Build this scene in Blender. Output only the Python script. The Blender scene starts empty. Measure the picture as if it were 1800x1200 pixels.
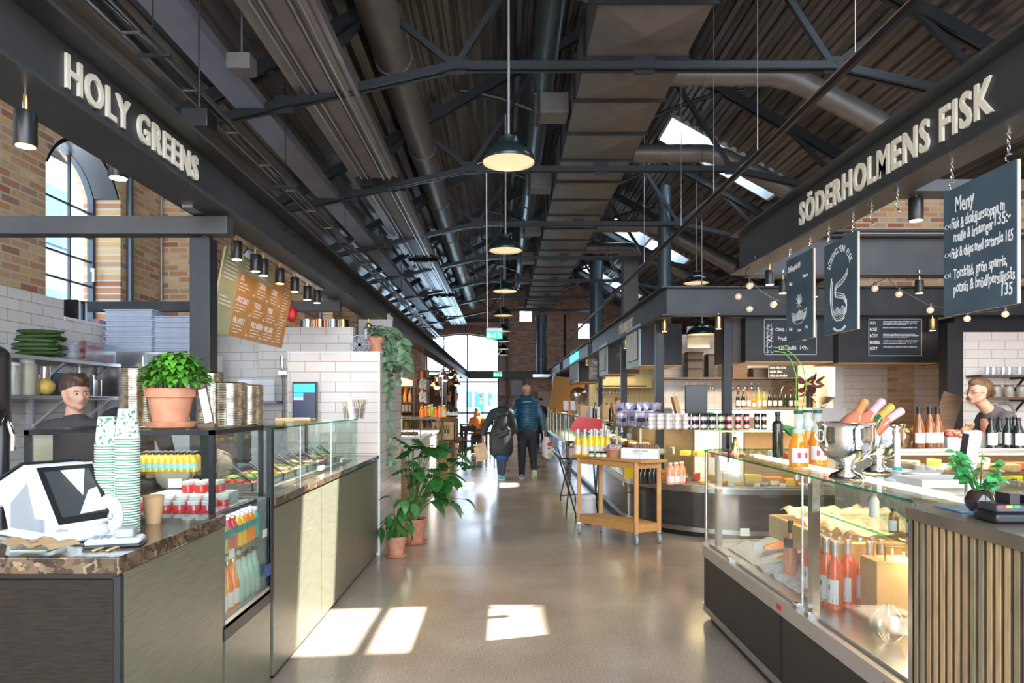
import bpy,math,random
from mathutils import Vector,Matrix,geometry
from mathutils.noise import noise as pnoise
R=math.radians
C=bpy.context.scene.collection
SC=bpy.context.scene
rnd=random.Random(7)
# ---------------- camera, world, sun, exposure ----------------
F=1200.0;VX,VY,CH=885.0,707.0,1.5
cam=bpy.data.cameras.new('camera');co=bpy.data.objects.new('camera',cam);C.objects.link(co)
co.location=(0,0,CH);co.rotation_euler=(R(90),0,0)
cam.lens=24;cam.sensor_width=36;cam.shift_x=(900-VX)/1800;cam.shift_y=(VY-600)/1800
cam.clip_start=.05;cam.clip_end=400
SC.camera=co
SC.view_settings.view_transform='Standard';SC.view_settings.look='None'
SC.view_settings.gamma=1;SC.view_settings.exposure=1.28;SC.view_settings.use_curve_mapping=False
try:
 SC.cycles.use_denoising=True;SC.cycles.max_bounces=9;SC.cycles.transparent_max_bounces=24
 SC.cycles.sample_clamp_indirect=4;SC.cycles.diffuse_bounces=5;SC.cycles.glossy_bounces=4
 SC.cycles.caustics_reflective=False;SC.cycles.caustics_refractive=False
except Exception:pass
w=bpy.data.worlds.new('world');SC.world=w;w.use_nodes=True
wn=w.node_tree.nodes;wl=w.node_tree.links
bg=wn['Background'];bg.inputs[1].default_value=3.6
tc=wn.new('ShaderNodeTexCoord');sx=wn.new('ShaderNodeSeparateXYZ');cr=wn.new('ShaderNodeValToRGB')
wl.new(tc.outputs['Generated'],sx.inputs[0]);wl.new(sx.outputs[2],cr.inputs[0]);wl.new(cr.outputs[0],bg.inputs[0])
cr.color_ramp.elements[0].color=(.80,.88,1.0,1);cr.color_ramp.elements[0].position=.0
cr.color_ramp.elements[1].color=(.70,.86,1.0,1);cr.color_ramp.elements[1].position=.5
SUN=Vector((.86,.25,1)).normalized()
sl=bpy.data.lights.new('sun','SUN');sl.energy=15;sl.angle=R(.6);sl.color=(1,.93,.82)
so=bpy.data.objects.new('sun',sl);C.objects.link(so);so.location=(20,5,20)
so.rotation_euler=SUN.to_track_quat('Z','Y').to_euler()
def area(name,loc,size,power,col=(1,.85,.62),rot=(0,0,0),sy=None,spread=None):
 l=bpy.data.lights.new(name,'AREA');l.energy=power*.5;l.color=col;l.shape='RECTANGLE'
 l.size=size;l.size_y=sy or size
 if spread:l.spread=spread
 o=bpy.data.objects.new(name,l);C.objects.link(o);o.location=loc;o.rotation_euler=rot
 return o
 # ---------------- helpers ----------------
def X(px,Y):return(px-VX)*Y/F
def Z(py,Y):return CH+(VY-py)*Y/F
MATS={}
def _mt(name):
 m=bpy.data.materials.new(name);m.use_nodes=True
 n=m.node_tree.nodes;return m,n,m.node_tree.links,n['Principled BSDF']
def mat(name,col=None,rough=.5,metal=0,var=.12,scale=9,bump=0,emit=0,ecol=None,trans=0,alpha=1,coat=0,sss=0,stretch=None):
 if name in MATS:return MATS[name]
 m,n,l,b=_mt(name);MATS[name]=m
 b.inputs['Roughness'].default_value=rough;b.inputs['Metallic'].default_value=metal
 b.inputs['Base Color'].default_value=(*col,1)
 if var or bump:
  t=n.new('ShaderNodeTexCoord');mp=n.new('ShaderNodeMapping');z=n.new('ShaderNodeTexNoise')
  l.new(t.outputs['Object'],mp.inputs[0]);l.new(mp.outputs[0],z.inputs['Vector'])
  if stretch:mp.inputs['Scale'].default_value=stretch
  z.inputs['Scale'].default_value=scale;z.inputs['Detail'].default_value=4
  r=n.new('ShaderNodeValToRGB');l.new(z.outputs['Fac'],r.inputs[0]);l.new(r.outputs[0],b.inputs['Base Color'])
  r.color_ramp.elements[0].position=.3;r.color_ramp.elements[1].position=.7
  r.color_ramp.elements[0].color=(*[c*(1-var)for c in col],1);r.color_ramp.elements[1].color=(*[min(1,c*(1+var))for c in col],1)
  if bump:
   bp=n.new('ShaderNodeBump');bp.inputs['Strength'].default_value=bump;bp.inputs['Distance'].default_value=.01
   l.new(z.outputs['Fac'],bp.inputs['Height']);l.new(bp.outputs[0],b.inputs['Normal'])
 if emit:
  b.inputs['Emission Color'].default_value=(*(ecol or col),1);b.inputs['Emission Strength'].default_value=emit
 if trans:b.inputs['Transmission Weight'].default_value=trans
 if alpha<1:b.inputs['Alpha'].default_value=alpha
 if coat:b.inputs['Coat Weight'].default_value=coat
 if sss:
  b.inputs['Subsurface Weight'].default_value=sss;b.inputs['Subsurface Radius'].default_value=(.02,.01,.006)
 return m
def glass(name,tint=(.93,.98,.96),refl=.02,rough=.0):
 if name in MATS:return MATS[name]
 m,n,l,b=_mt(name);MATS[name]=m;n.remove(b)
 tr=n.new('ShaderNodeBsdfTransparent');tr.inputs[0].default_value=(*tint,1)
 g=n.new('ShaderNodeBsdfGlossy');g.inputs['Roughness'].default_value=rough;g.inputs['Color'].default_value=(1,1,1,1)
 lw=n.new('ShaderNodeLayerWeight');lw.inputs[0].default_value=.25
 mr=n.new('ShaderNodeMapRange');mr.inputs['To Min'].default_value=refl;mr.inputs['To Max'].default_value=.30
 mx=n.new('ShaderNodeMixShader');l.new(lw.outputs['Fresnel'],mr.inputs[0]);l.new(mr.outputs[0],mx.inputs[0])
 l.new(tr.outputs[0],mx.inputs[1]);l.new(g.outputs[0],mx.inputs[2]);l.new(mx.outputs[0],n['Material Output'].inputs[0])
 return m
def _plane_vec(n,l,axis):
 g=n.new('ShaderNodeNewGeometry');s=n.new('ShaderNodeSeparateXYZ');c=n.new('ShaderNodeCombineXYZ')
 l.new(g.outputs['Position'],s.inputs[0])
 a={'x':(1,2),'y':(0,2),'z':(0,1)}[axis]
 l.new(s.outputs[a[0]],c.inputs[0]);l.new(s.outputs[a[1]],c.inputs[1]);return c.outputs[0]
def bricks(name,axis,tones,mortar,bw=.25,bh=.078,ms=.011,rough=.9,bump=.5,offset=.5,wob=.0,nvar=.25):
 if name in MATS:return MATS[name]
 m,n,l,b=_mt(name);MATS[name]=m;v=_plane_vec(n,l,axis)
 if wob:
  z=n.new('ShaderNodeTexNoise');z.inputs['Scale'].default_value=7
  a=n.new('ShaderNodeVectorMath');a.operation='MULTIPLY_ADD';a.inputs[1].default_value=(wob,wob,0)
  l.new(v,z.inputs['Vector']);l.new(z.outputs['Color'],a.inputs[0]);l.new(v,a.inputs[2]);v=a.outputs[0]
 t=n.new('ShaderNodeTexBrick');l.new(v,t.inputs['Vector']);t.offset=offset
 t.inputs['Color1'].default_value=(0,0,0,1);t.inputs['Color2'].default_value=(1,1,1,1);t.inputs['Mortar'].default_value=(.5,.5,.5,1)
 t.inputs['Scale'].default_value=1;t.inputs['Mortar Size'].default_value=ms;t.inputs['Brick Width'].default_value=bw
 t.inputs['Row Height'].default_value=bh;t.inputs['Mortar Smooth'].default_value=.2
 r=n.new('ShaderNodeValToRGB');r.color_ramp.interpolation='LINEAR';l.new(t.outputs['Color'],r.inputs[0])
 e=r.color_ramp.elements
 for i,c in enumerate(tones):
  k=i/(len(tones)-1)
  q=e[0]if i==0 else(e[-1]if i==len(tones)-1 else e.new(k))
  q.position=k;q.color=(*c,1)
 z2=n.new('ShaderNodeTexNoise');z2.inputs['Scale'].default_value=14;z2.inputs['Detail'].default_value=5;l.new(v,z2.inputs['Vector'])
 mr=n.new('ShaderNodeMapRange');mr.inputs['To Min'].default_value=1-nvar;mr.inputs['To Max'].default_value=1+nvar;l.new(z2.outputs['Fac'],mr.inputs[0])
 ml=n.new('ShaderNodeVectorMath');ml.operation='SCALE';l.new(r.outputs[0],ml.inputs[0]);l.new(mr.outputs[0],ml.inputs['Scale'])
 mx=n.new('ShaderNodeMix');mx.data_type='RGBA';l.new(t.outputs['Fac'],mx.inputs[0]);l.new(ml.outputs[0],mx.inputs[6])
 mx.inputs[7].default_value=(*mortar,1);l.new(mx.outputs[2],b.inputs['Base Color']);b.inputs['Roughness'].default_value=rough
 if bump:
  bp=n.new('ShaderNodeBump');bp.inputs['Strength'].default_value=bump;bp.inputs['Distance'].default_value=.006;bp.invert=True
  l.new(t.outputs['Fac'],bp.inputs['Height']);l.new(bp.outputs[0],b.inputs['Normal'])
 return m
class MB:
 def __init__(s):s.v=[];s.f=[];s.m=[];s.mi=0
 def add(s,vs,fs,m=None):
  k=len(s.v);s.v+=[tuple(p)for p in vs];s.f+=[tuple(i+k for i in f)for f in fs];s.m+=[s.mi if m is None else m]*len(fs);return s
 def xf(s,M,k=0):
  for i in range(k,len(s.v)):s.v[i]=tuple(M@Vector(s.v[i]))
  return s
 def box(s,x0,x1,y0,y1,z0,z1,m=None):
  return s.add([(x,y,z)for z in(z0,z1)for x,y in((x0,y0),(x1,y0),(x1,y1),(x0,y1))],[(3,2,1,0),(4,5,6,7),(0,1,5,4),(1,2,6,5),(2,3,7,6),(3,0,4,7)],m)
 def bar(s,p0,p1,w,h=None,m=None,up=(0,0,1)):
  h=h or w;p0=Vector(p0);p1=Vector(p1);d=(p1-p0);L=d.length;d.normalize();up=Vector(up)
  if abs(d.dot(up))>.99:up=Vector((0,1,0))
  a=d.cross(up).normalized();b=a.cross(d)
  vs=[q+a*i*w/2+b*j*h/2 for q in(p0,p1)for i,j in((-1,-1),(1,-1),(1,1),(-1,1))]
  return s.add(vs,[(0,1,2,3),(7,6,5,4),(0,4,5,1),(1,5,6,2),(2,6,7,3),(3,7,4,0)],m)
 def tube(s,pts,r,n=8,m=None,caps=True):
  P=[Vector(p)for p in pts];rs=r if isinstance(r,(list,tuple))else[r]*len(P);vs=[];fs=[];a=None
  for i,p in enumerate(P):
   d=(P[min(i+1,len(P)-1)]-P[max(i-1,0)])
   d=d.normalized()if d.length>1e-9 else Vector((0,0,1))
   if a is None:a=d.orthogonal().normalized()
   else:
    a=a-d*a.dot(d);a=a.normalized()if a.length>1e-6 else d.orthogonal().normalized()
   b=d.cross(a)
   vs+=[p+(a*math.cos(t)+b*math.sin(t))*rs[i]for t in(2*math.pi*k/n for k in range(n))]
  for i in range(len(P)-1):
   fs+=[(i*n+k,i*n+(k+1)%n,(i+1)*n+(k+1)%n,(i+1)*n+k)for k in range(n)]
  if caps:fs+=[tuple(range(n-1,-1,-1)),tuple((len(P)-1)*n+k for k in range(n))]
  return s.add(vs,fs,m)
 def cyl(s,p0,p1,r0,r1=None,n=16,m=None):return s.tube([p0,p1],[r0,r0 if r1 is None else r1],n,m)
 def lathe(s,prof,c=(0,0,0),n=20,m=None,cap=1):
  L=len(prof);k0=len(s.v);g=lambda i:s.mi if m is None else(m[min(i,len(m)-1)]if isinstance(m,(list,tuple))else m)
  for(r,z)in prof:r=max(r,1e-4);s.v+=[(c[0]+r*math.cos(2*math.pi*k/n),c[1]+r*math.sin(2*math.pi*k/n),c[2]+z)for k in range(n)]
  for i in range(L-1):
   s.f+=[(k0+i*n+k,k0+i*n+(k+1)%n,k0+(i+1)*n+(k+1)%n,k0+(i+1)*n+k)for k in range(n)];s.m+=[g(i)]*n
  if cap and prof[0][0]>1e-3:s.f.append(tuple(k0+n-1-k for k in range(n)));s.m.append(g(0))
  if cap and prof[-1][0]>1e-3:s.f.append(tuple(k0+(L-1)*n+k for k in range(n)));s.m.append(g(L-2))
  return s
 def sph(s,c,r,n=12,m=None):
  r=r if isinstance(r,(list,tuple))else(r,r,r);k=len(s.v)
  s.lathe([(math.sin(math.pi*i/(n//2+2)),-math.cos(math.pi*i/(n//2+2)))for i in range(n//2+3)],(0,0,0),n,m)
  for i in range(k,len(s.v)):a=s.v[i];s.v[i]=(c[0]+a[0]*r[0],c[1]+a[1]*r[1],c[2]+a[2]*r[2])
  return s
 def plate(s,outer,holes,fr,t,m=None):
  """polygon with holes in the (u,v) plane; fr(u,v,w)->point, w from 0 to t"""
  loops=[outer]+list(holes);flat=[p for lp in loops for p in lp];N=len(flat)
  tri=geometry.tessellate_polygon([[Vector((p[0],p[1],0))for p in lp]for lp in loops])
  vs=[fr(p[0],p[1],0)for p in flat]+[fr(p[0],p[1],t)for p in flat]
  fs=[tuple(q)for q in tri]+[tuple(i+N for i in reversed(q))for q in tri];k=0
  for lp in loops:
   L=len(lp);fs+=[(k+i,k+(i+1)%L,k+(i+1)%L+N,k+i+N)for i in range(L)];k+=L
  return s.add(vs,fs,m)
 def grid(s,fn,nu,nv,m=None):
  return s.add([fn(i/nu,j/nv)for j in range(nv+1)for i in range(nu+1)],[(j*(nu+1)+i,j*(nu+1)+i+1,(j+1)*(nu+1)+i+1,(j+1)*(nu+1)+i)for j in range(nv)for i in range(nu)],m)
 def build(s,name,m,parent=None,bevel=0,smooth=True,world=False,ang=35,mods=()):
  me=bpy.data.meshes.new(name)
  off=Vector(parent_loc(parent))if(parent is not None and world)else Vector((0,0,0))
  me.from_pydata([tuple(Vector(v)-off)for v in s.v],[],s.f);ms=m if isinstance(m,(list,tuple))else[m]
  for q in ms:me.materials.append(q)
  me.polygons.foreach_set('material_index',[min(i,len(ms)-1)for i in s.m])
  me.validate();me.update()
  if s.fixn:_fix(me)
  if smooth:
   me.polygons.foreach_set('use_smooth',[True]*len(me.polygons));me.set_sharp_from_angle(angle=R(ang))
  o=bpy.data.objects.new(name,me);C.objects.link(o)
  if parent is not None:o.parent=parent;KIDS.setdefault(parent.name,[]).append(o)
  if bevel:
   b=o.modifiers.new('bevel','BEVEL');b.width=bevel;b.segments=2;b.limit_method='ANGLE';b.angle_limit=R(50)
  for q in mods:q(o)
  return o
 fixn=True
def _fix(me):
 import bmesh
 b=bmesh.new();b.from_mesh(me);bmesh.ops.recalc_face_normals(b,faces=b.faces);b.to_mesh(me);b.free()
KIDS={}
def parent_loc(p):
 v=Vector(p.location)
 while p.parent:p=p.parent;v+=Vector(p.location)
 return v
def tag(o,label,cat,group=None):
 o['label']=label;o['category']=cat;o['kind']='thing'
 if group:o['group']=group
 return o
def thing(name,label,cat,loc=(0,0,0),rz=0,group=None):
 o=bpy.data.objects.new(name,None);C.objects.link(o);o.location=loc;o.rotation_euler=(0,0,rz)
 o.empty_display_size=.05
 return tag(o,label,cat,group)
def structure(o):o['kind']='structure';return o
def dup(o,loc=None,rz=None,label=None,group=None,parent=None,scale=None):
 c=o.copy();C.objects.link(c)
 if parent is not None:c.parent=parent;KIDS.setdefault(parent.name,[]).append(c)
 if loc is not None:c.location=loc
 if rz is not None:c.rotation_euler=(0,0,rz)
 if scale:c.scale=(scale,)*3 if not isinstance(scale,tuple)else scale
 if label:c['label']=label
 if group:c['group']=group
 for k in KIDS.get(o.name,[]):dup(k,parent=c)
 return c
def lab(o,s):o['label']=s;return o
def txt(mb,s,size,org,xd,yd,ext=.004,sx=1,bold=0,align='LEFT',m=None,jit=0,space=1,seed=1,fit=None):
 cu=bpy.data.curves.new('t','FONT');cu.body=s;cu.size=size;cu.extrude=ext;cu.offset=bold;cu.align_x=align;cu.space_character=space
 cu.resolution_u=3
 ob=bpy.data.objects.new('t',cu);C.objects.link(ob)
 dg=bpy.context.evaluated_depsgraph_get();me=bpy.data.meshes.new_from_object(ob.evaluated_get(dg))
 if fit:sx=fit/max(1e-4,max(v.co.x for v in me.vertices)-min(v.co.x for v in me.vertices))
 xd=Vector(xd);yd=Vector(yd);zd=xd.cross(yd);org=Vector(org);vs=[]
 for v in me.vertices:
  x,y,z=v.co
  if jit:y+=jit*size*math.sin(x/size*2.3+seed)+jit*.6*size*math.sin(x/size*5.1+seed*2);x+=jit*y*.8
  vs.append(org+xd*x*sx+yd*y+zd*(z+ext))
 mb.add(vs,[tuple(p.vertices)for p in me.polygons],m)
 bpy.data.objects.remove(ob);bpy.data.curves.remove(cu);bpy.data.meshes.remove(me);return mb
def blob(name,caps,m,parent,vox=.012,smooth=6,world=False,ells=(),cut=None):
 """one continuous surface from tapered capsules (p0,r0,p1,r1) and ellipsoids (c,(rx,ry,rz))"""
 b=MB()
 for(p0,r0,p1,r1)in caps:
  p0=Vector(p0);p1=Vector(p1);L=(p1-p0).length;n=max(2,int(L/max(min(r0,r1)*.7,.004)));n=min(n,14)
  pts=[p0.lerp(p1,i/n)for i in range(n+1)];d=(p1-p0).normalized()if L>0 else Vector((0,0,1))
  rr=[r0+(r1-r0)*i/n for i in range(n+1)]
  cap0=[(p0-d*r0*math.sin(a),r0*math.cos(a))for a in(R(88),R(60),R(30))];cap1=[(p1+d*r1*math.sin(a),r1*math.cos(a))for a in(R(30),R(60),R(88))]
  al=cap0+list(zip(pts,rr))+cap1
  b.tube([q[0]for q in al],[q[1]for q in al],14)
 for(c,r)in ells:b.sph(c,r,18)
 off=parent_loc(parent)if world else Vector((0,0,0));b.v=[tuple(Vector(v)-off)for v in b.v]
 me=bpy.data.meshes.new(name);me.from_pydata(b.v,[],b.f);_fix(me)
 o=bpy.data.objects.new(name,me);C.objects.link(o)
 q=o.modifiers.new('r','REMESH');q.mode='VOXEL';q.voxel_size=vox
 q=o.modifiers.new('s','SMOOTH');q.iterations=smooth;q.factor=.6
 dg=bpy.context.evaluated_depsgraph_get();m2=bpy.data.meshes.new_from_object(o.evaluated_get(dg));bpy.data.objects.remove(o)
 ms=m if isinstance(m,(list,tuple))else[m];m2.materials.clear()
 for k in ms:m2.materials.append(k)
 if len(ms)>1 and cut:
  m2.polygons.foreach_set('material_index',[cut(p.center)for p in m2.polygons])
 m2.polygons.foreach_set('use_smooth',[True]*len(m2.polygons));m2.name=name
 o=bpy.data.objects.new(name,m2);C.objects.link(o)
 if parent is not None:o.parent=parent;KIDS.setdefault(parent.name,[]).append(o)
 return o
def arch(cx,hw,z0,zs,rise,n=14):
 """outline: flat sill at z0, springing at zs, arch of given rise"""
 p=[(cx-hw,z0),(cx+hw,z0)]
 rad=(hw*hw+rise*rise)/(2*rise);zc=zs+rise-rad;a0=math.asin(min(1,hw/rad))
 if rise>hw:a0=math.pi/2
 p+=[(cx+rad*math.sin(a),zc+rad*math.cos(a))for a in(a0-2*a0*i/n for i in range(n+1))]
 return p
 # ---------------- materials ----------------
BLK=mat('black_steel',(.014,.018,.023),.42,.2,.25,30)
BLKP=mat('black_paint',(.012,.013,.015),.35,0,.2)
DUCT=mat('dark_duct',(.15,.138,.132),.45,.3,.12,5)
DUCTB=mat('blue_grey_duct',(.08,.11,.13),.35,.4,.12,5)
PANEL=mat('radiant_panel_grey',(.26,.24,.24),.38,.55,.12,3)
BEAMG=mat('violet_grey_paint',(.17,.175,.22),.5,.1,.1,3)
STEEL=mat('brushed_steel',(.55,.55,.56),.28,1,.08,20,stretch=(1,1,12))
CHROME=mat('chrome',(.8,.8,.82),.07,1,0)
BRASS=mat('brass',(.75,.50,.20),.25,1,.1,20)
COPPER=mat('copper',(.80,.36,.20),.2,1,.1,20)
WHITE=mat('white_paint',(.80,.80,.80),.5,0,.04)
WPLA=mat('white_plastic',(.78,.79,.82),.3,0,.03)
GPLA=mat('grey_plastic',(.35,.37,.40),.4,0,.05)
BPLA=mat('black_plastic',(.014,.014,.016),.3,0,.1)
TERRA=mat('terracotta',(.60,.26,.15),.85,0,.18,16,bump=.15)
SOIL=mat('soil',(.05,.03,.02),.95,0,.4,60,bump=.6)
CREAM=mat('cream_letters',(.78,.72,.58),.6,0,.05)
PAPER=mat('white_paper',(.82,.80,.77),.8,0,.04)
KRAFT=mat('kraft_paper',(.58,.36,.18),.8,0,.12,8)
CARD=mat('cardboard',(.62,.46,.30),.85,0,.1,12)
OAK=mat('oak',(.56,.28,.09),.5,0,.16,6,stretch=(12,12,1))
OAKH=mat('oak_horizontal',(.56,.28,.09),.5,0,.16,6,stretch=(1,12,12))
DWOOD=mat('dark_wood',(.14,.08,.045),.5,0,.25,6,stretch=(1,12,12))
PINE=mat('pine',(.75,.52,.28),.6,0,.14,6,stretch=(1,10,10))
WICK=mat('wicker',(.48,.27,.11),.8,0,.4,60,bump=.8)
CHALK=mat('chalk',(.82,.82,.82),.9,0,.15,80)
BOARD=mat('blackboard',(.035,.045,.055),.75,0,.35,4)
BOARDB=mat('slate_blue_board',(.055,.095,.13),.75,0,.25,4)
GREEN=mat('leaf_green',(.035,.15,.028),.38,0,.4,14)
GREENL=mat('bright_leaf',(.09,.31,.025),.45,0,.35,22)
GREENG=mat('grey_green_leaf',(.13,.22,.12),.45,0,.4,20)
GREENY=mat('cucumber_skin',(.03,.065,.012),.4,0,.4,20,stretch=(1,8,8))
RED=mat('red_plastic',(.70,.02,.02),.35,0,.1)
YEL=mat('lemon_yellow',(.90,.62,.01),.25,0,.05)
GL=glass('clear_glass')
GLW=glass('window_glass',(.94,.97,1),.04)
GLG=glass('green_edge_glass',(.35,.75,.60),.1)
PLAS=glass('clear_plastic',(.80,.82,.85),.16,.15)
LINER=mat('lamp_white_liner',(.85,.78,.62),.5,0,.05)
BULB=mat('warm_bulb',(1,.8,.45),.5,0,0,emit=6,ecol=(1,.72,.38))
LEDW=mat('case_light',(1,.9,.7),.5,0,0,emit=1.6,ecol=(1,.80,.50))
LEDC=mat('cool_case_light',(1,1,1),.5,0,0,emit=1.6,ecol=(.95,.97,1))
SKIN=mat('skin',(.62,.34,.24),.55,0,.08,20,sss=.1)
HAIRB=mat('brown_hair',(.06,.03,.018),.6,0,.5,50,bump=.5,stretch=(1,1,.2))
HAIRF=mat('fair_hair',(.55,.40,.24),.6,0,.35,50,bump=.4,stretch=(1,1,.2))
EYEW=mat('eye_white',(.50,.46,.44),.3,0,0)
EYED=mat('eye_dark',(.03,.02,.015),.2,0,0)
LIP=mat('lips',(.50,.18,.15),.5,0,.05)
WROUGH=[(.60,.42,.20),(.66,.46,.24),(.50,.24,.11),(.62,.42,.19),(.36,.12,.06),(.58,.38,.19),(.52,.22,.09),(.68,.50,.26),(.30,.17,.11),(.60,.40,.20)]
BRX=bricks('yellow_brick_side','x',WROUGH,(.52,.46,.40),wob=.006)
BRY=bricks('yellow_brick_front','y',WROUGH,(.52,.46,.40),wob=.006)
BRF=bricks('red_brown_brick','y',[(.36,.15,.10),(.50,.26,.17),(.58,.38,.26),(.42,.20,.14),(.56,.42,.31)],(.40,.34,.30),wob=.006)
TLX=bricks('white_tile_side','x',[(.74,.68,.64),(.80,.74,.70)],(.36,.27,.23),.30,.10,.0028,.16,.3,nvar=.03)
TLY=bricks('white_tile_front','y',[(.74,.67,.61),(.78,.71,.65)],(.38,.27,.22),.30,.10,.0028,.18,.3,nvar=.03)
def floor_mat():
 m,n,l,b=_mt('polished_concrete');v=_plane_vec(n,l,'z')
 def noise(s,d=4):
  z=n.new('ShaderNodeTexNoise');z.inputs['Scale'].default_value=s;z.inputs['Detail'].default_value=d;l.new(v,z.inputs['Vector']);return z
 a=noise(1.1,6);c=noise(90,2);r=n.new('ShaderNodeValToRGB');l.new(a.outputs['Fac'],r.inputs[0])
 r.color_ramp.elements[0].position=.3;r.color_ramp.elements[1].position=.72
 r.color_ramp.elements[0].color=(.40,.30,.235,1);r.color_ramp.elements[1].color=(.57,.47,.375,1)
 r2=n.new('ShaderNodeValToRGB');l.new(c.outputs['Fac'],r2.inputs[0]);r2.color_ramp.elements[0].position=.35;r2.color_ramp.elements[1].position=.7
 r2.color_ramp.elements[0].color=(.72,.72,.72,1);r2.color_ramp.elements[1].color=(1.15,1.15,1.15,1)
 mx=n.new('ShaderNodeMix');mx.data_type='RGBA';mx.blend_type='MULTIPLY';mx.inputs[0].default_value=1
 l.new(r.outputs[0],mx.inputs[6]);l.new(r2.outputs[0],mx.inputs[7])
 mo=n.new('ShaderNodeMapping');mo.inputs['Location'].default_value=(3,5.5,0);l.new(v,mo.inputs[0]);t=n.new('ShaderNodeTexBrick');t.offset=0;l.new(mo.outputs[0],t.inputs['Vector']);t.inputs['Scale'].default_value=1
 t.inputs['Brick Width'].default_value=7.3;t.inputs['Row Height'].default_value=5.9;t.inputs['Mortar Size'].default_value=.005
 m2=n.new('ShaderNodeMix');m2.data_type='RGBA';l.new(t.outputs['Fac'],m2.inputs[0]);l.new(mx.outputs[2],m2.inputs[6]);m2.inputs[7].default_value=(.16,.12,.10,1)
 l.new(m2.outputs[2],b.inputs['Base Color'])
 rr=n.new('ShaderNodeMapRange');rr.inputs['To Min'].default_value=.10;rr.inputs['To Max'].default_value=.30;l.new(a.outputs['Fac'],rr.inputs[0]);l.new(rr.outputs[0],b.inputs['Roughness'])
 b.inputs['Specular IOR Level'].default_value=.75;return m
def chip_mat():
 m,n,l,b=_mt('marble_chip_slab')
 t=n.new('ShaderNodeTexCoord');vo=n.new('ShaderNodeTexVoronoi');vo.inputs['Scale'].default_value=42
 z=n.new('ShaderNodeTexNoise');z.inputs['Scale'].default_value=12;z.inputs['Detail'].default_value=6
 ad=n.new('ShaderNodeVectorMath');ad.operation='MULTIPLY_ADD';ad.inputs[1].default_value=(.15,.15,.15)
 l.new(t.outputs['Object'],z.inputs['Vector']);l.new(z.outputs['Color'],ad.inputs[0]);l.new(t.outputs['Object'],ad.inputs[2]);l.new(ad.outputs[0],vo.inputs['Vector'])
 s=n.new('ShaderNodeSeparateColor');l.new(vo.outputs['Color'],s.inputs[0]);r=n.new('ShaderNodeValToRGB');l.new(s.outputs[0],r.inputs[0])
 e=r.color_ramp.elements;e[0].color=(.022,.015,.012,1);e[1].color=(.34,.21,.12,1);e[0].position=0
 for p,c in((.45,(.07,.045,.03,1)),(.6,(.13,.085,.05,1)),(.8,(.15,.09,.06,1)),(.9,(.14,.12,.07,1))):q=e.new(p);q.color=c
 l.new(r.outputs[0],b.inputs['Base Color']);b.inputs['Roughness'].default_value=.12;b.inputs['Coat Weight'].default_value=.4;return m
def ply_mat():
 """grey-green stained plywood panel with diagonal grain"""
 m,n,l,b=_mt('green_grey_panel');v=_plane_vec(n,l,'x');mp=n.new('ShaderNodeMapping');l.new(v,mp.inputs[0])
 mp.inputs['Rotation'].default_value=(0,0,R(-20));mp.inputs['Scale'].default_value=(3,60,1)
 z=n.new('ShaderNodeTexNoise');z.inputs['Scale'].default_value=2.2;z.inputs['Detail'].default_value=3;l.new(mp.outputs[0],z.inputs['Vector'])
 r=n.new('ShaderNodeValToRGB');l.new(z.outputs['Fac'],r.inputs[0]);r.color_ramp.elements[0].position=.35;r.color_ramp.elements[1].position=.65
 r.color_ramp.elements[0].color=(.115,.112,.078,1);r.color_ramp.elements[1].color=(.165,.16,.115,1)
 l.new(r.outputs[0],b.inputs['Base Color']);b.inputs['Roughness'].default_value=.36;b.inputs['Specular IOR Level'].default_value=.7;return m
FLOOR=floor_mat();CHIP=chip_mat();PLY=ply_mat()
# ---------------- the hall ----------------
WL,WR,YF,YB=-4.6,7.9,32.0,-5.0
HX,RZ,PT=1.64,8.05,.56
def roof_z(x):return RZ-PT*abs(x-HX)
structure(MB().box(WL-.4,WR+.4,-7,YF+.5,-.2,0).build('floor',FLOOR))
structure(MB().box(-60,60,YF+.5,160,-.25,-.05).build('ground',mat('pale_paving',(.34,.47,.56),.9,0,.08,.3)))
LWIN=[(2.43,.67),(7.53,.67),(12.63,.67),(17.73,.67),(22.83,.67),(27.9,.67)]
def sidewall(name,x,t,wins,sgn,m,z0,zs,rise):
 b=MB();top=roof_z(x)+.15
 b.plate([(YB,0),(YF+.4,0),(YF+.4,top),(YB,top)],[arch(cy,hw,z0,zs,rise)for cy,hw in wins],lambda u,v,w:(x-sgn*w,u,v),t)
 return structure(b.build(name,m,smooth=False))
sidewall('wall_left',WL,.45,LWIN,1,BRX,2.3,3.93,.45)
sidewall('wall_right',WR,.45,[(3.5,.5),(18.5,.5),(26,.5)],-1,BRX,2.2,3.5,.42)
k=0
FRB=mat('window_frame_dark',(.03,.045,.06),.4,0,.1)
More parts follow.
